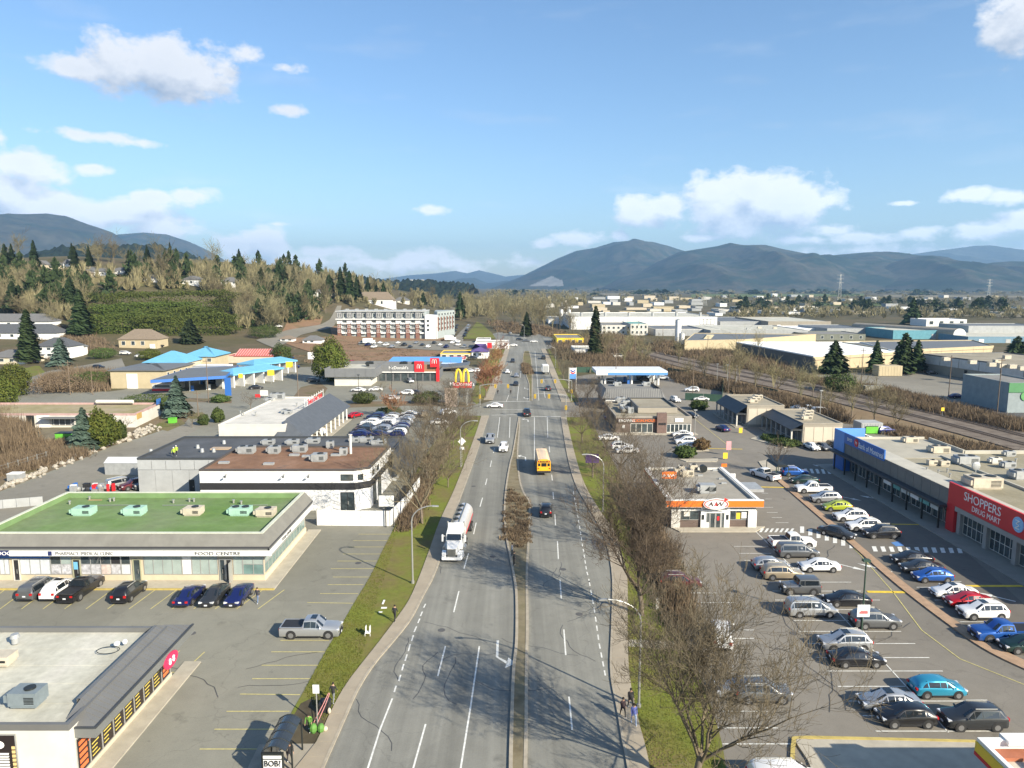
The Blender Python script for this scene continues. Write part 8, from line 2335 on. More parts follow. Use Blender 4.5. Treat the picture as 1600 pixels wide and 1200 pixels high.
FIRS = [(trunk_mesh(18,.35),conifer_mesh(s,20,3.4+.35*s,1500,FIR,size=.12,pw=[.7,.6,.9,.75,.5][s-1],z0=.05+.03*s)) for s in (1,2,3,4,5)]
ordn = ['nearest','second','third','fourth','fifth','sixth','seventh','eighth','ninth','tenth','eleventh','twelfth','thirteenth','fourteenth','fifteenth','sixteenth','seventeenth','eighteenth','nineteenth','twentieth']
RIGHT = [(1084,1238,12.8,NEAR,0),(1004,962,13,NEAR,1),(1012,868,11.5,MID,0),(1002,812,11.5,MID,2),(975,790,9,MID,0),(968,745,10,MID,2),(926,746,8.5,MID,1),(945,708,9.5,MID,0),(910,692,9,MID,2),(932,668,9,MID,1),(905,645,8.5,MID,0),(918,626,8,MID,2),(881,594,9,MID,1),(874,577,9,MID,0),(866,560,9,MID,2)]
for i,(px,py,h,K,v) in enumerate(RIGHT):
 tr,cr = K[v]; x,y,_ = P(px,py); plant('street_tree',f'{ordn[i]} bare street tree from the camera on the right of the road','tree',cr,tr,(x,y,0),h/(14 if K is NEAR else 11),'bare street trees right of the road')
LEFT = [(660,818,13,MID,0),(637,800,5,YOUNG,0),(645,775,9,MID,2),(678,728,10,MID,1),(708,700,8,MID,0),(700,762,6,YOUNG,1),(668,752,10,MID,1),(700,715,11.5,MID,2),(662,700,10,MID,0),(725,690,8,MID,1),(690,672,12,MID,2),(720,655,9.5,MID,0),(735,640,7,YOUNG,0),(712,632,9,MID,1)]
for i,(px,py,h,K,v) in enumerate(LEFT):
 tr,cr = K[v]; x,y,_ = P(px,py); plant('street_tree',f'{ordn[i]} bare street tree from the camera on the left of the road','tree',cr,tr,(x,y,0),h/(11 if K is MID else 7),'bare street trees left of the road')
ru = bare(21,8,.8,(0,6,5,4),.035,rise=.5,trunk=.3,tr=.14,m=TWIG_R)
for i,(px,py,h) in enumerate([(759,622,10),(768,604,8),(775,575,8),(782,556,7)]):
 x,y,_ = P(px,py); plant('street_tree',f'{ordn[i]} rust-brown tree on the grass strip left of the far road','tree',ru[1],ru[0],(x,y,0),h/8,'rust-brown trees by the far road')
# named conifers and bushes
for lb,px,py,h,r,m,pw in [('blue spruce in front of the service station kiosk',278,652,11,3.3,SPRUCE,.8),('blue spruce on the rocky bank left of the cedar',133,703,9,3.1,SPRUCE,.8),('dark spire conifer before the pale terraces',47,568,24,4.6,FIR,.55),('blue-green conifer by the white house',96,572,12,4.5,SPRUCE,.6),('broad conifer at the left end of the cedar hedge',128,525,26,6,FIR,.6),
         ('dark spruce right of the tan bungalow',298,537,14,6,FIR,.6),('tall conifer among bare trees beside the white factory',930,560,25,3.4,FIR,.5),('dark fir by the far road bend',823,526,17,4,FIR,.7),
         ('left conifer before the bright white roof',1303,583,13,5.5,FIR,.7),('twin conifer left of the tall yard pair',1368,583,13,3.5,FIR,.75),('tallest conifer before the long tan warehouse',1412,583,16,5,FIR,.6),('slim conifer at the right of the tallest one',1432,581,13,3.4,FIR,.7),
         ('conifer at the right edge beyond the yard',1588,562,11,6,FIR,.7),('dark conifer below the rows at far right plain',1425,507,24,8,FIR,.7)]:
 x,y,z = PT(px,py); plant('conifer',lb,'tree',conifer_mesh(px,h,r,2600 if h<14 and py>600 else 1500,m,pw=pw),trunk_mesh(h*.9,.25),(x,y,z))
for lb,px,py,rx,h,m in [('olive-green cedar beside the blue spruce on the bank',158,700,3.0,8,CEDAR),('smaller olive cedar on the rocky bank',172,692,2.6,5.5,CEDAR),('narrow green cedar right of the cedars on the bank',190,688,1.1,4.2,BUSH),('big egg-shaped golden-green cedar by the burger restaurant',516,596,6.0,15,CEDAR),('clipped green column bush by the dark roof',341,660,1.5,3.6,BUSH),
        ('smaller clipped bush left of the column bush',318,664,1.4,2.6,BUSH),('dark round bush before the white house',160,590-30,6,5,BUSH),('round green tree behind the second car wash',440,566,4.5,8,BUSH),('olive cedar at the far left street corner',22,618,5,10,CEDAR),('olive bush left of the street corner cedar',2,640,5,9,CEDAR),
        ('bright green clipped shrub left of the blue roof',234,562,5,5,CEDAR),('rounded hedge bush in the drive-through island',568,630,3.4,3.2,BUSH),('large round hedge bush in the drive-through island',668,630,4.2,3.4,BUSH),('small round bush left of the large hedge bush',656,630,2,2,BUSH),('green bush at the packed car rows',607,647,3.4,1.8,BUSH),('dark bush in the yard verge',1312,612,5.5,6,BUSH),
        ('clipped hedge block below the drive-in signs',1071,715,2.1,2.4,BUSH),('reddish clipped bush by the drive island',1096,703,1.7,2.4,leaf_mat('bush_red',(.10,.06,.03),(.14,.09,.04))),('low hedge by the cream-ended shops',1228,695,3.5,1.2,BUSH),('hedge block behind the green fence',1092,640,2.6,2.6,BUSH),('low hedge strip at the arcade end',1210,688,3.2,1.1,BUSH),
        ('shrub bed bush by the service station fence',250,640,4,3,BUSH),('long low hedge by the service station',232,626,8,1.6,BUSH),('round bush at the near end of the station hedge',345,628,3,2,BUSH),('dark shrub mass behind the bank',95,612,9,5,BRUSH),('shrubs along the lane by the cream store',150,603,9,5,BUSH),('dark hill shrub left of the dirt slope',415,528,9,8,BUSH)]:
 x,y,z = PT(px,py); plant('evergreen_bush' if h<4.5 else 'cedar_tree',lb,'bush' if h<4.5 else 'tree',clump_mesh(px,rx,rx*.9,h/2,int(1800+420*h),.15+h*.011,m),trunk_mesh(h*.6,.15),(x,y,z))
HEDGE = leaf_mat('hedge_green',(.038,.062,.012),(.088,.110,.020),.8,.15)
# cedar hedge on the slope: three stepped rows
for i,(l,r,yb,h) in enumerate([(146,300,500,11),(150,360,490,15),(215,366,522,12),(140,240,520,11),(232,335,508,11)]):
 a,c = PT(l,yb),PT(r,yb); mx = [(a[k]+c[k])/2 for k in range(3)]; L_ = math.hypot(c[0]-a[0],c[1]-a[1]) / 2; rz = math.atan2(c[1]-a[1],c[0]-a[0])
 t = thing('cedar_hedge',['upper left row of the tall clipped cedar hedge','topmost long row of the tall clipped cedar hedge','right lower row of the tall clipped cedar hedge','lower left row of the tall clipped cedar hedge','middle row of the tall clipped cedar hedge'][i],'hedge',(mx[0],mx[1],min(a[2],c[2])-2),rz,'rows of the cedar hedge')
 link('foliage',clump_mesh(i,L_,5,h/2+1,15000,.45,HEDGE,True,name='foliage'),t); link('stems',trunk_mesh(h*.7,.4),t)
# woods: single trees where they can be told apart, the rest as one mass each
def in_px(poly,px,py):
 c = False
 for (x0,y0),(x1,y1) in zip(poly,poly[1:]+poly[:1]):
  if (y0>py) != (y1>py) and px < (x1-x0) * (py-y0) / (y1-y0) + x0: c = not c
 return c
wr = random.Random(17)
def scatter(poly,n):
 xs,ys = [p[0] for p in poly],[p[1] for p in poly]; out = []
 while len(out) < n:
  px,py = wr.uniform(min(xs),max(xs)),wr.uniform(min(ys),max(ys))
  if any(h_[1]-3<px<h_[2]+3 and h_[3]-3<py<h_[3]+26 for h_ in hs) and wr.random() < .88: n -= 1; continue
  if in_px(poly,px,py): out.append((px,py))
 return out
HILL = [  # polygon, count, kinds, label
 ([(0,470),(0,425),(120,440),(240,450),(150,462),(120,500),(90,512),(0,488)],46,'BBBBF','pale bare hillside tree left of the cedar hedge'),
 ([(150,452),(250,445),(400,458),(420,515),(372,515),(365,470),(300,455)],44,'BBBTB','pale bare tree on the slope above the cedar hedge'),
 ([(0,420),(60,404),(250,425),(470,440),(470,432),(250,412),(0,398)],50,'BBFTB','bare tree on the wooded ridge behind the hilltop houses'),
 ([(385,500),(400,445),(520,465),(512,492),(470,512),(420,520)],42,'TTTBF','tall bare tree between the hedge slope and the hill road'),
 ([(520,468),(560,452),(740,458),(745,500),(704,505),(690,482),(540,480)],44,'TTBFB','bare tree around the apartment block'),
 ([(715,492),(740,470),(900,478),(905,520),(860,524),(800,516),(760,514)],46,'TTTBT','tall bare tree in the grove at the end of the road'),
]
for poly,n,kk,lb in HILL:
 for i,(px,py) in enumerate(scatter(poly,n)):
  k = kk[i%5]; K = {'B': ROUND,'T': TALL,'F': FIRS}[k]; tr,cr = K[i%len(K)]; loc = PT(px,py); s = wr.uniform(.7,1.15) * (1.0 if k=='F' else 1.1); s = (s*wr.uniform(.8,1.25),s*wr.uniform(.8,1.25),s)
  plant('fir_tree' if k=='F' else 'bare_tree',('dark fir beside the ' if k=='F' else '')+lb,'tree',cr,tr,loc,s,lb+'s')
for i,(px,py,s) in enumerate([(533,470,1.5),(547,472,1.4),(558,470,1.2),(418,512,1.15),(436,470,1.5),(447,468,1.35),(460,466,1.3),(410,470,1.3),(575,462,1.0),(585,460,.9),(719,500,1.35),(725,496,1.1),(672,462,1.1),(10,425,1.1),(20,420,1.0),(55,423,1.2),(118,425,1.0),(140,420,.9),(203,430,1.0),(250,432,.9),(626,452,.8),(634,452,.9)]):
 plant('fir_tree',f'dark fir standing out above the woods, number {ordn[i % 20] if i < 20 else "last"} group','tree',FIRS[i%3][1],FIRS[i%3][0],PT(px,py),s,'tall dark firs on the hill') ['label'] = 'tall dark fir standing out above the hillside woods'
for i,(px,py,s) in enumerate([(1030,545,.8),(985,560,.9),(1000,563,.75),(1003,570,1.0),(975,575,.8),(945,565,.9),(1140,595,.8),(1155,600,1.0),(1148,605,.8),(1215,612,.9),(1208,615,.7),(1183,560,.8),(950,545,.9),(915,545,.8),(895,530,.9),(1075,592,.7),(1100,600,.8),(1250,630,.7),(1290,645,.7),(1330,655,.75),(1365,664,.7),(1400,668,.75),(1180,615,.8),(1060,572,.8),(1385,640,.6),(1270,620,.6)]):
 tr,cr = (TALL if i%3 else ROUND)[i%3]; plant('bare_tree','tall bare tree standing in the brown rail verge','tree',cr,tr,PT(px,py),s*.75,'bare trees of the rail verge')
def mass(name,polys,m,kind='tree'):
 """one mass of far trees or brush: thousands of slivers"""
 V = []; g = rn(len(name))
 if kind == 'brush': polys = [(p,n*2,h,w,int(k*1.6)) for p,n,h,w,k in polys]
 for poly,n,h,w,k in polys:
  for (px,py) in scatter(poly,n):
   x,y,z = PT(px,py) if y_ok(py) or px < 760 else (*P(px,py)[:2],0)
   if px < 760 and y > 1150: continue
   hh = h * wr.uniform(.5,1.3); c = np.array([x,y,z]); u = g.rand(k); th = g.rand(k) * 6.283; rr = w * .5 * (1-abs(u-.45)) * g.rand(k) ** .5; dr = np.stack([np.cos(th),np.sin(th),th*0],-1)
   a = c + dr * (rr*.3)[:,None] + np.stack([u*0,u*0,hh*(.08+.5*u)],-1); b = c + dr * rr[:,None] + np.stack([u*0,u*0,hh*(.4+.6*u)],-1)
   if kind == 'brush': a = c + g.randn(k,3) * [w*.4,w*.4,0]; b = a + g.randn(k,3) * [w*.22,w*.22,0] + np.stack([u*0,u*0,hh*(.4+.6*u)],-1)
   if kind == 'fir': f = g.rand(k); q = g.randn(k,3) * (w*.5*(1-f))[:,None]; a = c + q * [1,1,0] + np.stack([f*0,f*0,f*hh],-1); b = a + q * [.5,.5,0] + [0,0,hh*.16]
   s = (g.randn(k,3)*[1,1,.3]); s *= w * .16 if kind == 'fir' else .02 + y * (.0003 if kind=='brush' else .00036)
   V.append(np.stack([a-s,a+s,b],1))
 V = np.concatenate(V).reshape(-1,3); me = np_mesh(name,V,np.arange(len(V)).reshape(-1,3),m); return link(name,me,kind='stuff')
def y_ok(py): return py > 456
mass('far_bare_woods',[([(0,428),(300,423),(480,421),(620,437),(760,448),(760,464),(480,458),(0,448)],900,12,9,60),([(720,462),(740,452),(910,454),(920,478),(720,500)],620,15,12,50),
      ([(760,452),(1000,453),(1600,456),(1600,461),(1000,460),(760,458)],300,14,60,50),([(900,470),(900,462),(1600,466),(1600,480),(1250,478)],220,12,22,40),([(1130,500),(1180,484),(1600,486),(1600,500),(1350,498)],240,10,14,50),
      ([(0,486),(0,440),(150,455),(120,505)],520,9,9,70),([(370,515),(365,470),(300,455),(380,452),(520,475),(500,500)],560,10,9,60),([(150,455),(250,445),(400,458),(420,515),(372,515),(365,470),(300,455)],520,10,8,60),([(520,470),(560,455),(740,460),(745,500),(704,503),(690,484),(540,482)],380,9,8,60)],TWIG_G)
mass('far_fir_woods',[([(0,432),(300,424),(480,422),(620,438),(760,448),(700,456),(480,442),(0,446)],50,16,7,130),([(0,470),(0,440),(150,450),(380,448),(520,462),(400,500),(370,460),(200,452),(80,500)],70,15,7,130),([(1130,490),(1100,470),(1600,474),(1600,490)],46,15,12,110),([(760,462),(780,452),(1550,457),(1550,462)],60,18,40,90),([(380,515),(400,470),(520,472),(500,500)],22,16,7,120)],FIR,'fir')
mass('undergrowth',[([(985,565),(990,585),(1045,583),(1068,600),(1130,610),(1215,632),(1320,660),(1300,640),(1100,590)],560,2.4,3.2,26),([(1040,552),(1180,580),(1330,612),(1450,642),(1600,676),(1600,664),(1500,640),(1395,612),(1250,590),(1120,562)],700,2.2,3.2,30),([(905,575),(900,545),(960,535),(1010,562),(1045,580),(930,582)],420,3.0,4,30),
      ([(880,560),(870,535),(960,525),(1000,540),(940,570)],260,4.5,5,34),([(1000,545),(1040,535),(1180,558),(1250,588),(1150,575)],300,3.2,4,30),([(1340,668),(1400,668),(1600,715),(1600,738),(1480,700)],300,1.4,3,24),([(0,712),(0,664),(70,700),(130,680),(135,712),(60,730),(0,745)],260,1.8,2.6,34),([(-20,712),(-20,660),(20,650),(40,690),(20,712)],90,4.0,3.5,50),
      ([(430,560),(440,530),(620,535),(700,555),(560,575)],90,1.0,4,24),([(70,600),(90,575),(170,585),(160,612),(80,612)],160,3,4,34),([(787,848),(788,800),(796,765),(816,772),(827,790),(826,852),(806,858),(796,850)],80,.6,.7,40),([(760,500),(860,512),(900,530),(780,520)],120,2.4,4,30),([(0,508),(120,512),(180,545),(60,570),(0,560)],160,2.4,4,30)],BRUSH,'brush')
mass('verge_bushes',[([(1060,985),(1050,960),(1035,920),(1010,870),(995,830),(985,800),(1010,800),(1045,870),(1075,960)],120,1.7,1.6,60),([(625,830),(640,780),(660,735),(690,690),(700,700),(670,760),(645,825)],90,1.3,1.4,50),([(820,584),(818,568),(826,572),(830,586)],30,1.6,1.6,40)],BRUSH,'brush')
g_ = rn(4); k_ = 60000   # grass blades over the nearest verge
gx = []
for poly in ([GL[i] for i in range(4,12)]+[(560,1045),(540,1072),(520,1107),(505,1128)][::1],[(1015,1200),(984,1060),(981,900),(1000,900),(1040,960),(1090,1060),(1130,1200)]):
 for px,py in scatter([tuple(q) for q in poly],5200): gx.append(P(px,py))
gx = np.array(gx); o = g_.randn(len(gx),3) * [.05,.05,0]; gx = gx + [0,0,.05]
V = np.stack([gx-[.05,0,0],gx+[.05,0,0],gx+o+[0,0,.11]],1).reshape(-1,3); link('grass_tufts',np_mesh('grass_tufts',V,np.arange(len(V)).reshape(-1,3),leaf_mat('grass_blades',(.09,.11,.02),(.14,.15,.03))),kind='stuff')
# rocks along the diagonal street bank
rk = mat('rock_pale',(.33,.30,.25),.9,var=.25,scale=1)
rm = []
for s in range(4):
 b = MB(); b.ellipsoid((0,0,.3),.6,.5,.42,6,4); q = random.Random(s); b.v = [(v[0]*q.uniform(.7,1.25),v[1]*q.uniform(.7,1.25),v[2]*q.uniform(.7,1.2)) for v in b.v]; rm.append(b.mesh('rock',rk))
rl = [(-10,772),(60,748),(120,722),(175,698),(222,683),(248,673)]
for i in range(170):
 t_ = wr.random() ** .9 * (len(rl)-1); a = int(t_); px = rl[a][0] + (rl[a+1][0]-rl[a][0]) * (t_-a) + wr.uniform(-12,4); py = rl[a][1] + (rl[a+1][1]-rl[a][1]) * (t_-a) - wr.uniform(0,9)
 o = link('rock',rm[i%4],None,'pale boulder in the rock edging of the diagonal street','rock','boulders edging the diagonal street',None,P(px,py)); o.scale = (wr.uniform(.4,1.1),) * 3; o.rotation_euler = (0,0,wr.uniform(0,6))
# ================================================================ STREET FURNITURE AND PEOPLE
def lamp(px,py,h,arm,label,m=STEEL,group='street lamps',r=.11):
 x,y,z = PT(px,py); t = thing('street_lamp',label,'street lamp',(x,y,z),0,group)
 b = MB(); pts = [(0,0,0),(0,0,h*.8)] + [(arm*(1-math.cos(a)),0,h*.8+h*.2*math.sin(a)) for a in [math.pi/2*k/6 for k in range(1,7)]]
 b.path(pts,[r,r*.75]+[r*.6]*6,7); b.build_local('pole',m,t)
 b = MB(); s = 1 if arm > 0 else -1; b.hexa([(arm,-.12,h-.1),(arm+s*.7,-.1,h-.1),(arm+s*.7,.1,h-.1),(arm,.12,h-.1)][::s],[(arm,-.12,h+.06),(arm+s*.7,-.08,h+.03),(arm+s*.7,.08,h+.03),(arm,.12,h+.06)][::s]); b.build_local('lamp_head',m,t)
 b = MB(); b.tube((0,0,0),(0,0,.35),r*1.7,n=8); b.build_local('base',m,t); return t
lamp(645,912,9.3,2.4,'pale curved street lamp on the left grass strip above the truck shadow')
lamp(998,1106,9.3,-2.7,'pale curved street lamp by the three walkers on the right')
lamp(720,730,9,2.6,'curved street lamp beside the white diamond sign'); lamp(942,800,9,-2.6,'slim dark-looking lamp by the right grass strip')
lamp(781,570,9,2,'curved lamp left of the far road'); lamp(868,575,9,-2,'curved lamp right of the far road'); lamp(819,528,9,-2,'curved lamp at the far junction'); lamp(168,697,7,1.0,'small curved lamp among the spruces on the bank')
def signal(px,py,arm,label):
 x,y,z = PT(px,py); t = thing('traffic_signal',label,'traffic signal',(x,y,0),0,'signal masts of the junction'); Yc = mat('signal_yellow',(.55,.36,.03),.5,var=0)
 b = MB(); b.path([(0,0,0),(0,0,6.2),(arm*.3,0,6.6),(arm,0,6.7)],[.13,.10,.08,.05],7); b.build_local('mast',STEEL,t)
 for k,(dx,dz) in enumerate([(arm,6.6),(arm*.55,6.6),(0,3.6)]):
  b = MB(); b.box(dx-.28,dx+.28,-.3,-.08,dz-1.1,dz); h = b.build_local('signal_head',Yc,t)
  for j in range(3): b = MB(); b.tube((dx,-.34,dz-.2-j*.34),(dx,-.3,dz-.2-j*.34),.12,n=8); b.build_local('lens',BLACK,h)
signal(893,627,-9,'signal mast arm at the right far corner of the junction'); signal(750,636,8,'signal mast arm at the left far corner of the junction'); signal(884,655,-8,'signal mast arm at the right near corner of the junction')
def pole(px,py,h,label,cross=True,m=WOOD_POLE,r=.14,name='utility_pole',cat='pole',group='utility poles'):
 x,y,z = PT(px,py); t = thing(name,label,cat,(x,y,z),0,group); b = MB(); b.tube((0,0,-.5),(0,0,h),r,r*.7,7); b.build_local('pole',m,t)
 b = MB(); b.box(-.9,.9,-.06,.06,h-.8,h-.65) if cross else b.box(-.35,.35,-.25,.25,h,h+.2); b.build_local('crossarm' if cross else 'lamp_head',m,t); return t
for px,py,h,lb in [(110,617,11,'timber pole by the shrub mass at the left'),(145,617,9,'slim white pole left of the cream store'),(326,629,13,'timber pole right of the fuel canopy'),(466,620,11,'timber pole before the golden-green cedar'),(310,652,7,'slim pole on the small traffic island'),(174,452,14,'pole among the hilltop houses'),(375,500,12,'pole at the right end of the cedar hedge'),(540,530,10,'pole on the dirt slope, left'),(620,535,10,'pole on the dirt slope, right'),
       (1345,610,14,'timber pole between yard and tracks'),(1482,620,13,'grey pole with yellow base in the yard'),(1557,655,16,'timber pole in front of the dark yard'),(992,575,14,'tall pole behind the fuel canopy'),(962,600,14,'pole rising before the fuel canopy'),(1082,625,13,'pole near the green fence'),(1138,615,13,'second pole near the green fence'),(1105,560,11,'pole by the silo'),(1035,545,13,'pole left of the silo'),(870,533,14,'pole at the far junction'),(778,535,14,'pole by the white garage'),(682,536,10,'pole below the apartment tower')]: pole(px,py,h,lb)
for px,py,h,lb in [(1280,668,9,'slim lamp post behind the cream-ended shops'),(1085,690,7,'lamp post by the restaurant row'),(561,628,8,'dark lamp post at the left of the burger car park'),(653,626,8,'dark lamp post at the right of the burger car park'),(612,612,8,'dark lamp post with yellow base before the burger restaurant'),(1120,600,7,'first of three small yard lamps'),(1136,602,7,'second of three small yard lamps'),(1150,604,7,'third of three small yard lamps')]:
 pole(px,py,h,lb,False,DARK_METAL if px<700 else STEEL,.09,'lamp_post','lamp post','car park lamp posts')
t = pole(1346,985,7.2,'dark green lamp post carrying a white board in the right lot',False,mat('pole_green',(.03,.06,.04),.5),.10,'lamp_post','lamp post',None)
b = MB(); b.box(-.62,.62,-.16,-.10,1.5,2.75); p = b.build_local('board',WHITE,t); b = MB(); b.box(-.4,.42,-.18,-.165,1.85,2.0); b.box(-.3,.4,-.18,-.165,2.05,2.15); b.build_local('print',RED_S,p)
def post_sign(px,py,h,w,hh,m,label,name='road_sign',diamond=False,pm=STEEL):
 x,y,z = PT(px,py); t = thing(name,label,'sign',(x,y,z)); b = MB(); b.tube((0,0,0),(0,0,h),.05,n=6); b.build_local('post',pm,t); b = MB()
 if diamond: c = h - w; q = [(0,-.05,c-w),(w,-.05,c),(0,-.05,c+w),(-w,-.05,c)]; b.face(q); b.face([(a,-.02,c_) for a,_,c_ in q][::-1])
 else: b.box(-w/2,w/2,-.07,-.02,h-hh,h)
 b.build_local('panel',m,t); return t
post_sign(722,728,5.6,.8,0,WHITE,'white diamond road sign on the left grass strip',diamond=True); post_sign(722,727,3.6,.9,.5,WHITE,'small white plate sign under the diamond sign')
post_sign(925,748,4.6,2.4,1.7,mat('sign_purple',(.06,.03,.10),.6),'dark purple board sign beside the right walk','board_sign',pm=DARK_METAL)
for px,py,h,w,hh,m,lb in [(453,590,6,2.6,2.2,YEL_S,'yellow square pylon by the second car wash'),(424,600,5,2.4,2,YEL_S,'yellow round-cornered sign by the car wash'),(357,620,6,2,5.6,BLUE_S,'blue price pylon of the left filling station'),(487,572,6,3,3,WHITE,'white pylon left of the golden-green cedar'),(377,607,5,1.4,1.4,YEL_S,'yellow disc sign under the cyan canopy'),(413,622,2.4,2.4,1.6,WHITE,'white low sign near the station hedge'),(403,624,1.6,1.6,1,RED_S,'small red sign near the station hedge'),(1138,712,3.0,1.0,1.8,mat('sign_pinkish',(.6,.3,.32),.6),'red and white drive-thru sign above the clipped hedge'),(1133,718,1.4,.9,1.2,YEL_S,'yellow box marker by the hedge island'),(1157,677,1.3,.8,1.2,YEL_S,'yellow marker near the arcade walk'),(705,636,5.5,3.6,5.4,mat('brick_sign',(.42,.33,.27),.9,var=.4,scale=2),'pale brick monument sign below the arches'),(1472,652,2.6,.8,.9,YEL_S,'yellow marker sign by the tracks'),(765,562,8,2.2,2.6,RED_S,'red and white roadside sign by the purple roof')]:
 post_sign(px,py,h,w,hh,m,lb)
post_sign(496,1131,3.3,.5,.7,WHITE,'white bus stop sign beside the green bags','bus_stop_sign')
# fences
t = thing('screen_fence','dark green screen fence beyond the restaurant car park','fence',P(1070,620)); GF = mat('fence_green',(.03,.075,.05),.8)
for i,(a,c) in enumerate([(P(1070,625),P(1128,628)),(P(1128,628),P(1130,600)),(P(900,582),P(933,582)),(P(1043,583),P(1072,588)),(P(1180,612),P(1215,620))]):
 f = Face(a[:2],c[:2]); n = max(1,int(f.L/4))
 for k in range(n): f.part('panel',f.L*k/n+.05,f.L*(k+1)/n-.05,0,2.2,0,.05,GF,t)
t = thing('wire_fence','wire fence along the bank of the diagonal street','fence',P(40,730))
a,c = P(-20,750)[:2],P(75,720)[:2]; f = Face(a,c)
for k in range(7): f.part('post',f.L*k/6.2,f.L*k/6.2+.12,0,2,0,.12,STEEL,t)
for zz in (.6,1.2,1.8): f.part('wire',0,f.L,zz,zz+.03,.05,.08,STEEL,t)
t = thing('yard_wall','pale panel wall at the left end of the green-roofed shops','wall',P(30,800)); a,c = P(-60,800)[:2],P(68,789)[:2]; f = Face(a,c)
for k in range(6): f.part('panel',f.L*k/6+.03,f.L*(k+1)/6-.03,0,1.4,0,.1,GREY_W,t)
# bus shelter with advert panel
def shelter():
 a,c = P(412,1215),P(467,1150); t = thing('bus_shelter','curved dark glass bus shelter with a BOB? advert panel','bus shelter',(-17.1,44.55,.06))
 x0,x1,y0,y1 = 0,1.6,0.3,4.0; b = MB(); gl = mat('smoked_glass',(.03,.036,.042),.12,0,var=.2,scale=1,spec=.8)
 ar = [(x0+(x1-x0)*k/8,2.35+.45*math.sin(math.pi*(k+.6)/9.2)) for k in range(9)]
 for k in range(8):
  (u,z),(v,w) = ar[k],ar[k+1]; b.hexa([(u,y0,z),(v,y0,w),(v,y1,w),(u,y1,z)],[(u,y0,z+.03),(v,y0,w+.03),(v,y1,w+.03),(u,y1,z+.03)])
 b.build_local('roof',gl,t,50)
 for j in range(5):
  b = MB(); yy = y0 + (y1-y0) * j / 4; b.path([(u,yy,z+.04) for u,z in ar],.035,5); b.build_local('roof_rib',DARK_METAL,t)
 for x,y in [(x0,y0),(x0,y1),(x1,y1),(x0,2.1),(x1,1.6)]: b = MB(); b.box(x-.05,x+.05,y-.05,y+.05,0,2.4); b.build_local('post',DARK_METAL,t)
 for j in range(4): b = MB(); b.box(x0-.01,x0+.01,y0+j*.9+.05,y0+.88+j*.9,.3,2.25); b.build_local('glass_panel',gl,t)
 b = MB(); b.box(x0+.15,x0+.55,y0+1,y1-1,.42,.48); b.build_local('bench',DARK_METAL,t)
 b = MB(); b.box(x0+.05,x1-.1,y0-.22,y0-.02,.2,2.45); b.build_local('advert_frame',DARK_METAL,t)
 b = MB(); b.box(x0+.15,x1-.2,y0-.25,y0-.21,.35,2.0); pn = b.build_local('advert',WHITE,t); b = MB(); b.box(x0+.15,x1-.2,y0-.25,y0-.21,2.1,2.3); b.build_local('header',WHITE,t)
 co,fs = text_mesh('BOB?',.42); b = MB(); b.v = [(.78+u*.85,y0-.28-w,1.55+v) for u,v,w in co]; b.f = list(fs); b.m = [0] * len(fs); b.build_local('lettering',TEXT_K,pn)
shelter()
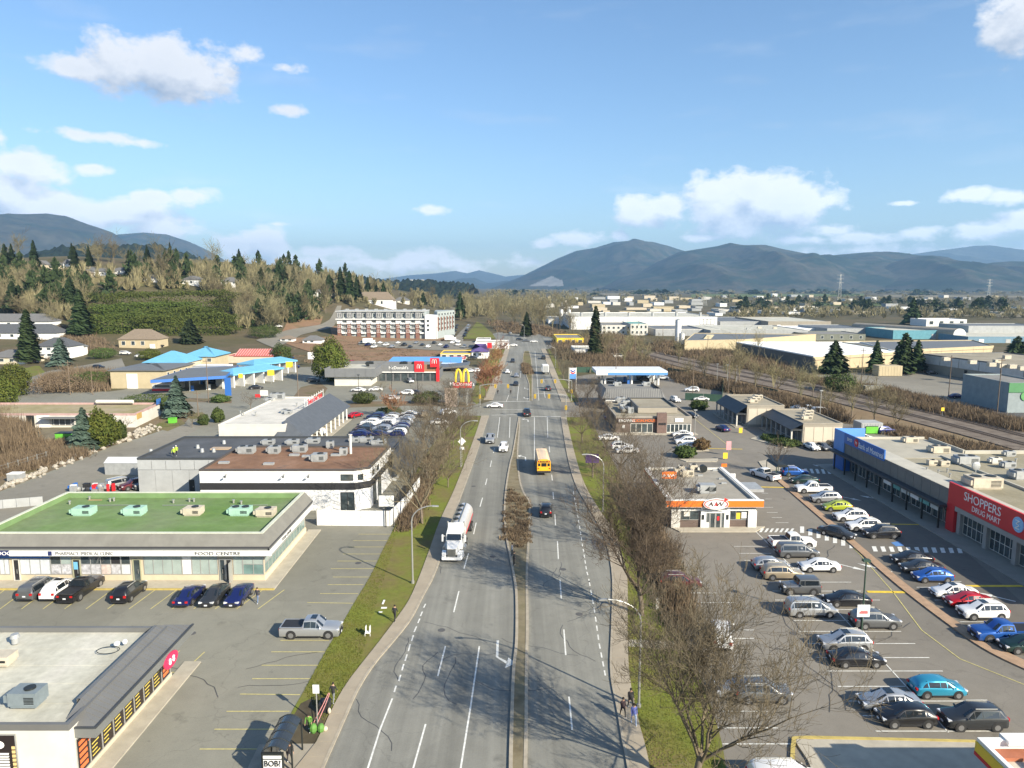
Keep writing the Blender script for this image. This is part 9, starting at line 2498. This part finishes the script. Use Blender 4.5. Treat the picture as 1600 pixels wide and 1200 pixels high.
# people: one skinned body each
def person(px,py,label,top,legs,hair=(.02,.015,.01),walk=.25,yaw=0,bag=None,h=1.75,group=None,bend=0):
 x,y,_ = P(px,py); s = h / 1.75; w = walk
 J = [((0,0,.95),.13),((.02+bend,0,1.2),.135),((.02+bend*1.6,0,1.42),.15),((.03+bend*2,0,1.52),.06),((.05+bend*2.2,0,1.60),.10),((.05+bend*2.4,0,1.70),.095),
   ((w*.4,.10,.85),.095),((w*.8,.11,.50),.06),((w,.11,.09),.045),((w+.16,.11,.05),.04),((-w*.2,-.10,.85),.095),((-w*.6,-.11,.50),.06),((-w*1.1,-.11,.10),.045),((-w*1.1+.16,-.11,.05),.04),
   ((bend*1.6,.20,1.42),.07),((-w*.3+bend,.25,1.16),.045),((-w*.1+bend+.1,.25,.92),.035),((-w*.1+bend+.15,.25,.84),.022),((bend*1.6,-.20,1.42),.07),((w*.4+bend,-.25,1.16),.045),((w*.7+bend+.1,-.24,.94),.035),((w*.7+bend+.15,-.24,.86),.022)]
 E = [(0,1),(1,2),(2,3),(3,4),(4,5),(0,6),(6,7),(7,8),(8,9),(0,10),(10,11),(11,12),(12,13),(2,14),(14,15),(15,16),(16,17),(2,18),(18,19),(19,20),(20,21)]
 for hnd in (17,21):     # five fingers
  for k in range(5):
   p = J[hnd][0]; J.append(((p[0]+.02+.012*(k-2)*(1.6 if k==0 else 1),p[1]+(.02 if k==0 else 0),p[2]-(.05 if k==0 else .09-.006*abs(k-2))),.009)); E.append((hnd,len(J)-1))
 me = bpy.data.meshes.new('body'); me.from_pydata([(a[0]*s,a[1]*s,a[2]*s) for a,_ in J],E,[]); o = bpy.data.objects.new('tmp',me); COL.objects.link(o); md = o.modifiers.new('k','SKIN')
 for v,(_,r_) in zip(me.skin_vertices[0].data,J): v.radius = (r_*s,r_*s)
 me.skin_vertices[0].data[0].use_root = True; sb = o.modifiers.new('s','SUBSURF'); sb.levels = 1
 dg = bpy.context.evaluated_depsgraph_get(); dg.update(); bm_ = bpy.data.meshes.new_from_object(o.evaluated_get(dg)); COL.objects.unlink(o); bpy.data.objects.remove(o)
 bm_.materials.clear(); skin = mat('skin',(.42,.26,.18),.7,var=0)
 for c in (top,legs,(.6,.6,.6),None): bm_.materials.append(mat('cloth_%.2f_%.2f_%.2f'%c,c,.9,var=.1,scale=5) if c else skin)
 mi = []
 for p in bm_.polygons:
  z = p.center.z / s; mi.append(2 if z<.1 else 3 if (z>1.5 or (z<.93 and abs(p.center.y)>.2)) else 1 if z<.92 else 0)
 bm_.polygons.foreach_set('material_index',mi); bm_.polygons.foreach_set('use_smooth',[True]*len(mi))
 t = thing('person',label,'person',(x,y,Z_PATCH+.04),R(yaw),group); link('body',bm_,t)
 b = MB(); b.ellipsoid((.03+bend*2.4,0,1.70*s),.115,.10,.10,10,6); b.build_local('hair',mat('hair_%.2f'%hair[0],hair,.9,var=0),t,60)
 b = MB(); b.ellipsoid((.155+bend*2.3,0,1.645*s),.02,.012,.02,6,4); b.build_local('nose',skin,t)
 if bag: b = MB(); b.ellipsoid((-.17+bend,0,1.22*s),.12,.17,.24,10,6); b.build_local('backpack',mat('bag_%.2f'%bag[0],bag,.8,var=0),t,60)
 return t
person(617,972,'person in dark clothes walking on the left grass edge',(.02,.02,.025),(.02,.02,.025),yaw=75); person(521,1099,'person in black jacket and grey trousers walking near the bus stop',(.02,.02,.022),(.16,.17,.18),yaw=80,walk=.3)
person(403,943,'person in dark jacket and blue jeans beside the navy sedan',(.03,.03,.04),(.12,.17,.28),yaw=-100)
person(973,1121,'left walker in dark jacket with pinkish hood',(.035,.02,.025),(.02,.02,.02),yaw=-70,h=1.65); person(985,1108,'rear walker in black on the right walk',(.015,.015,.018),(.02,.02,.02),yaw=-80); person(990,1133,'front walker in blue top with pale jeans and backpack',(.08,.10,.30),(.28,.36,.52),yaw=-80,bag=(.3,.33,.45))
person(803,884,'person in black standing on the median by the shrubs',(.02,.02,.02),(.02,.02,.02),yaw=0,walk=.05); person(800,870,'person in pale top on the median behind the one in black',(.4,.4,.42),(.05,.05,.06),yaw=0,walk=.05)
person(453,1194,'person in dark clothes leaning out of the bus shelter',(.02,.02,.025),(.03,.03,.035),yaw=-60,bend=.08)
person(484,1143,'person in bright green jacket bending over bags by the bus stop',(.11,.26,.04),(.09,.20,.05),yaw=-90,bend=.16,h=1.6)
for i,(px,py) in enumerate([(778,617),(798,617),(783,584)]): person(px,py,['distant walker on the left far walk','distant figure in the left turn lane','distant figure further up the left walk'][i],(.02,.02,.02),(.05,.05,.05),yaw=90)
for i,(px,py) in enumerate([(272,711),(276,708)]):
 o = person(px,py,['left roof worker in lime vest and white helmet','right roof worker in lime vest and white helmet'][i],(.35,.5,.05),(.02,.02,.02),(.7,.7,.7),yaw=-90); q = P(px,py+4,5.65); o.location = (q[0],q[1],5.66)
# small loose things
def heap(name,label,cat,px,py,parts,z=.07):
 x,y,_ = P(px,py); t = thing(name,label,cat,(x,y,z))
 for nm,(dx,dy,dz),(a,c,d),m in parts: b = MB(); b.ellipsoid((dx,dy,dz),a,c,d,8,5) if nm != 'box' else b.box(dx-a,dx+a,dy-c,dy+c,dz-d,dz+d); b.build_local(nm,m,t)
 return t
GB = mat('bag_green',(.09,.22,.04),.7); heap('bin_bags','bright green bags piled at the bus stop post','bags',493,1146,[('bag',(-.15,0,.35),(.3,.3,.42),GB),('bag',(.4,.1,.3),(.28,.3,.4),GB),('bag',(.7,.2,.2),(.2,.2,.2),CREAM)])
b = MB(); x,y,_ = P(503,1120); b.path([(x-.4,y-.9,.1),(x+.1,y,1.0),(x+.35,y+.9,1.5)],.03,5); b.path([(x-.1,y-.9,.1),(x+.3,y,1.0),(x+.45,y+.9,1.5)],.03,5); b.build('folded_frame',mat('frame_pinkish',(.5,.22,.22),.6),label='red and white folded frame leaning by the bus stop',cat='frame')
heap('shopping_cart','loaded dark cart beside the bus stop','cart',508,1112,[('box',(0,0,.5),(.4,.5,.35),BLACK),('bag',(.1,-.2,.95),(.3,.3,.2),DARK_METAL),('wheel',(.3,-.4,.1),(.1,.05,.1),TYRE),('bag',(.5,-.6,.4),(.14,.14,.25),CREAM)])
heap('litter_chair','white broken chair lying on the left grass','chair',575,994,[('box',(0,0,.35),(.25,.25,.03),WHITE),('box',(-.2,.1,.65),(.03,.2,.3),WHITE),('box',(.2,.1,.65),(.03,.2,.3),WHITE),('leg',(.25,-.2,.17),(.03,.03,.18),WHITE),('leg',(-.25,-.2,.17),(.03,.03,.18),WHITE)])
heap('litter_sheet','white paper scraps on the left grass','litter',600,951,[('box',(0,0,.03),(.3,.15,.02),WHITE),('box',(-.3,1.4,.03),(.1,.5,.02),WHITE),('box',(-.2,-1,.03),(.2,.1,.02),WHITE)])
heap('hydrant_box','pale utility pillar on the right grass under the trees','utility box',1027,952,[('box',(0,0,.55),(.16,.16,.55),OFFW),('cap',(0,0,1.12),(.18,.18,.06),GREY_U)])
DG = mat('skip_green',(.12,.45,.04),.6)
heap('waste_bin','bright green skip beside the spruce on the bank','skip',104,688,[('box',(0,0,.9),(1.8,1.1,.75),DG),('box',(0,0,1.7),(1.85,1.15,.06),DARK_METAL)]); heap('waste_bin','small green bin by the shrub corner','bin',270,661,[('box',(0,0,.6),(.8,.7,.6),DG),('box',(0,0,1.25),(.85,.75,.05),DG)])
heap('waste_bin','lime green bin beside the grey shed behind the strip','bin',1359,677,[('box',(0,0,.9),(1.4,1,.8),DG),('box',(0,0,1.75),(1.4,1,.06),DARK_METAL)]); heap('white_box_trailer','small white box on the bank at the left edge','trailer',26,752,[('box',(0,0,.8),(1.1,.8,.6),GREY_U),('box',(0,0,1.43),(1.15,.85,.04),WHITE)])
jr = random.Random(2)
heap('stored_goods','jumble of stored goods with red bins behind the green roof','goods',140,768,[('box' if k%3 else 'bundle',(jr.uniform(-3.2,3.2),jr.uniform(-1,1),jr.uniform(.2,.9)),(jr.uniform(.2,.5),jr.uniform(.2,.5),jr.uniform(.2,.5)),jr.choice([WHITE,GREY_U,BLACK,RED_S,BLUE_S,STEEL])) for k in range(30)]+[('box',(3.2,0,.6),(.2,.2,.6),RED_S),('box',(4.0,.1,.65),(.2,.2,.65),RED_S)])
t = thing('storage_tent','grey gabled storage tent behind the parked estate','tent',P(190,742)); b = MB(); b.hexa([(-3,0,0),(3,0,0),(3,3,0),(-3,3,0)],[(-3,0,2.2),(3,0,2.2),(3,3,2.2),(-3,3,2.2)]); b.build_local('wall',GREY_U,t); b = MB(); b.hexa([(-3.1,-.1,2.2),(3.1,-.1,2.2),(3.1,3.1,2.2),(-3.1,3.1,2.2)],[(-3.1,1.5,3),(3.1,1.5,3),(3.1,1.52,3),(-3.1,1.52,3)]); b.build_local('roof',mat('tent_grey',(.5,.52,.53),.8),t)
t = thing('trolley_shelter','dark curved trolley shelter by the blue suv','shelter',P(1222,748)); b = MB(); b.hexa([(-1.2,0,2.1),(1.2,0,2.1),(1.2,5,2.1),(-1.2,5,2.1)],[(-.8,0,2.5),(.8,0,2.5),(.8,5,2.5),(-.8,5,2.5)]); b.build_local('roof',DARK_METAL,t)
for x in (-1.1,1.1):
 for y in (0,4.8): b = MB(); b.box(x-.05,x+.05,y,y+.1,0,2.1); b.build_local('post',mat('pole_green',(.03,.06,.04)),t)
tr,cr = YOUNG[0]; plant('lot_tree','small bare tree on the island beside the trolley shelter','tree',cr,tr,P(1213,741),.9)
for i,(px,py) in enumerate([(596,622),(617,652),(392,640),(194,684),(300,668),(1208,720)][:5]): plant('lot_tree',['small bare tree in the burger car park strip','reddish bare tree at the packed cars','bare red tree by the white-roofed shop corner','bare shrub tree on the bank','bare bush tree by the street island'][i],'tree',YOUNG[1][1] if i != 1 else ru[1],YOUNG[1][0],P(px,py),.75)
# lattice pylons on the plain
for px,Y_,yt,lb in [(1314,1500,428,'lattice power pylon on the plain, left one'),(1547,1700,436,'lattice power pylon on the plain, right one'),(1102,1300,462,'small lattice mast behind the long factory')]:
 x,_,zt = PY(px,yt,Y_); t = thing('power_pylon',lb,'pylon',(x,Y_,0),0,'power pylons'); b = MB(); w = 4
 for k in range(8):
  z0,z1 = zt * k / 8,zt * (k+1) / 8; a,c = w * (1-k/9),w * (1-(k+1)/9)
  for s in (-1,1): b.tube((s*a,0,z0),(s*c,0,z1),.3,n=4); b.tube((s*a,0,z0),(-s*c,0,z1),.2,n=4)
 b.build_local('lattice',STEEL,t); b = MB()
 for z in (.7,.83,.96): b.tube((-7,0,zt*z),(7,0,zt*z),.3,n=4)
 b.build_local('crossarm',STEEL,t)
# ---------------------------------------------------------------- haze
def build_haze():
 m = bpy.data.materials.new('haze_air'); m.use_nodes = True
 nt = m.node_tree; nt.nodes.clear()
 v = nt.nodes.new('ShaderNodeVolumePrincipled'); o = nt.nodes.new('ShaderNodeOutputMaterial')
 v.inputs['Color'].default_value = (.36,.64,1.0,1); v.inputs['Density'].default_value = HAZE_DENSITY; v.inputs['Anisotropy'].default_value = .15
 nt.links.new(v.outputs[0],o.inputs['Volume'])
 b = MB(); b.box(-16000,18000,-500,19500,-32,1150)
 b.build('haze',m,kind='stuff')
build_haze()
bpy.context.view_layer.update()
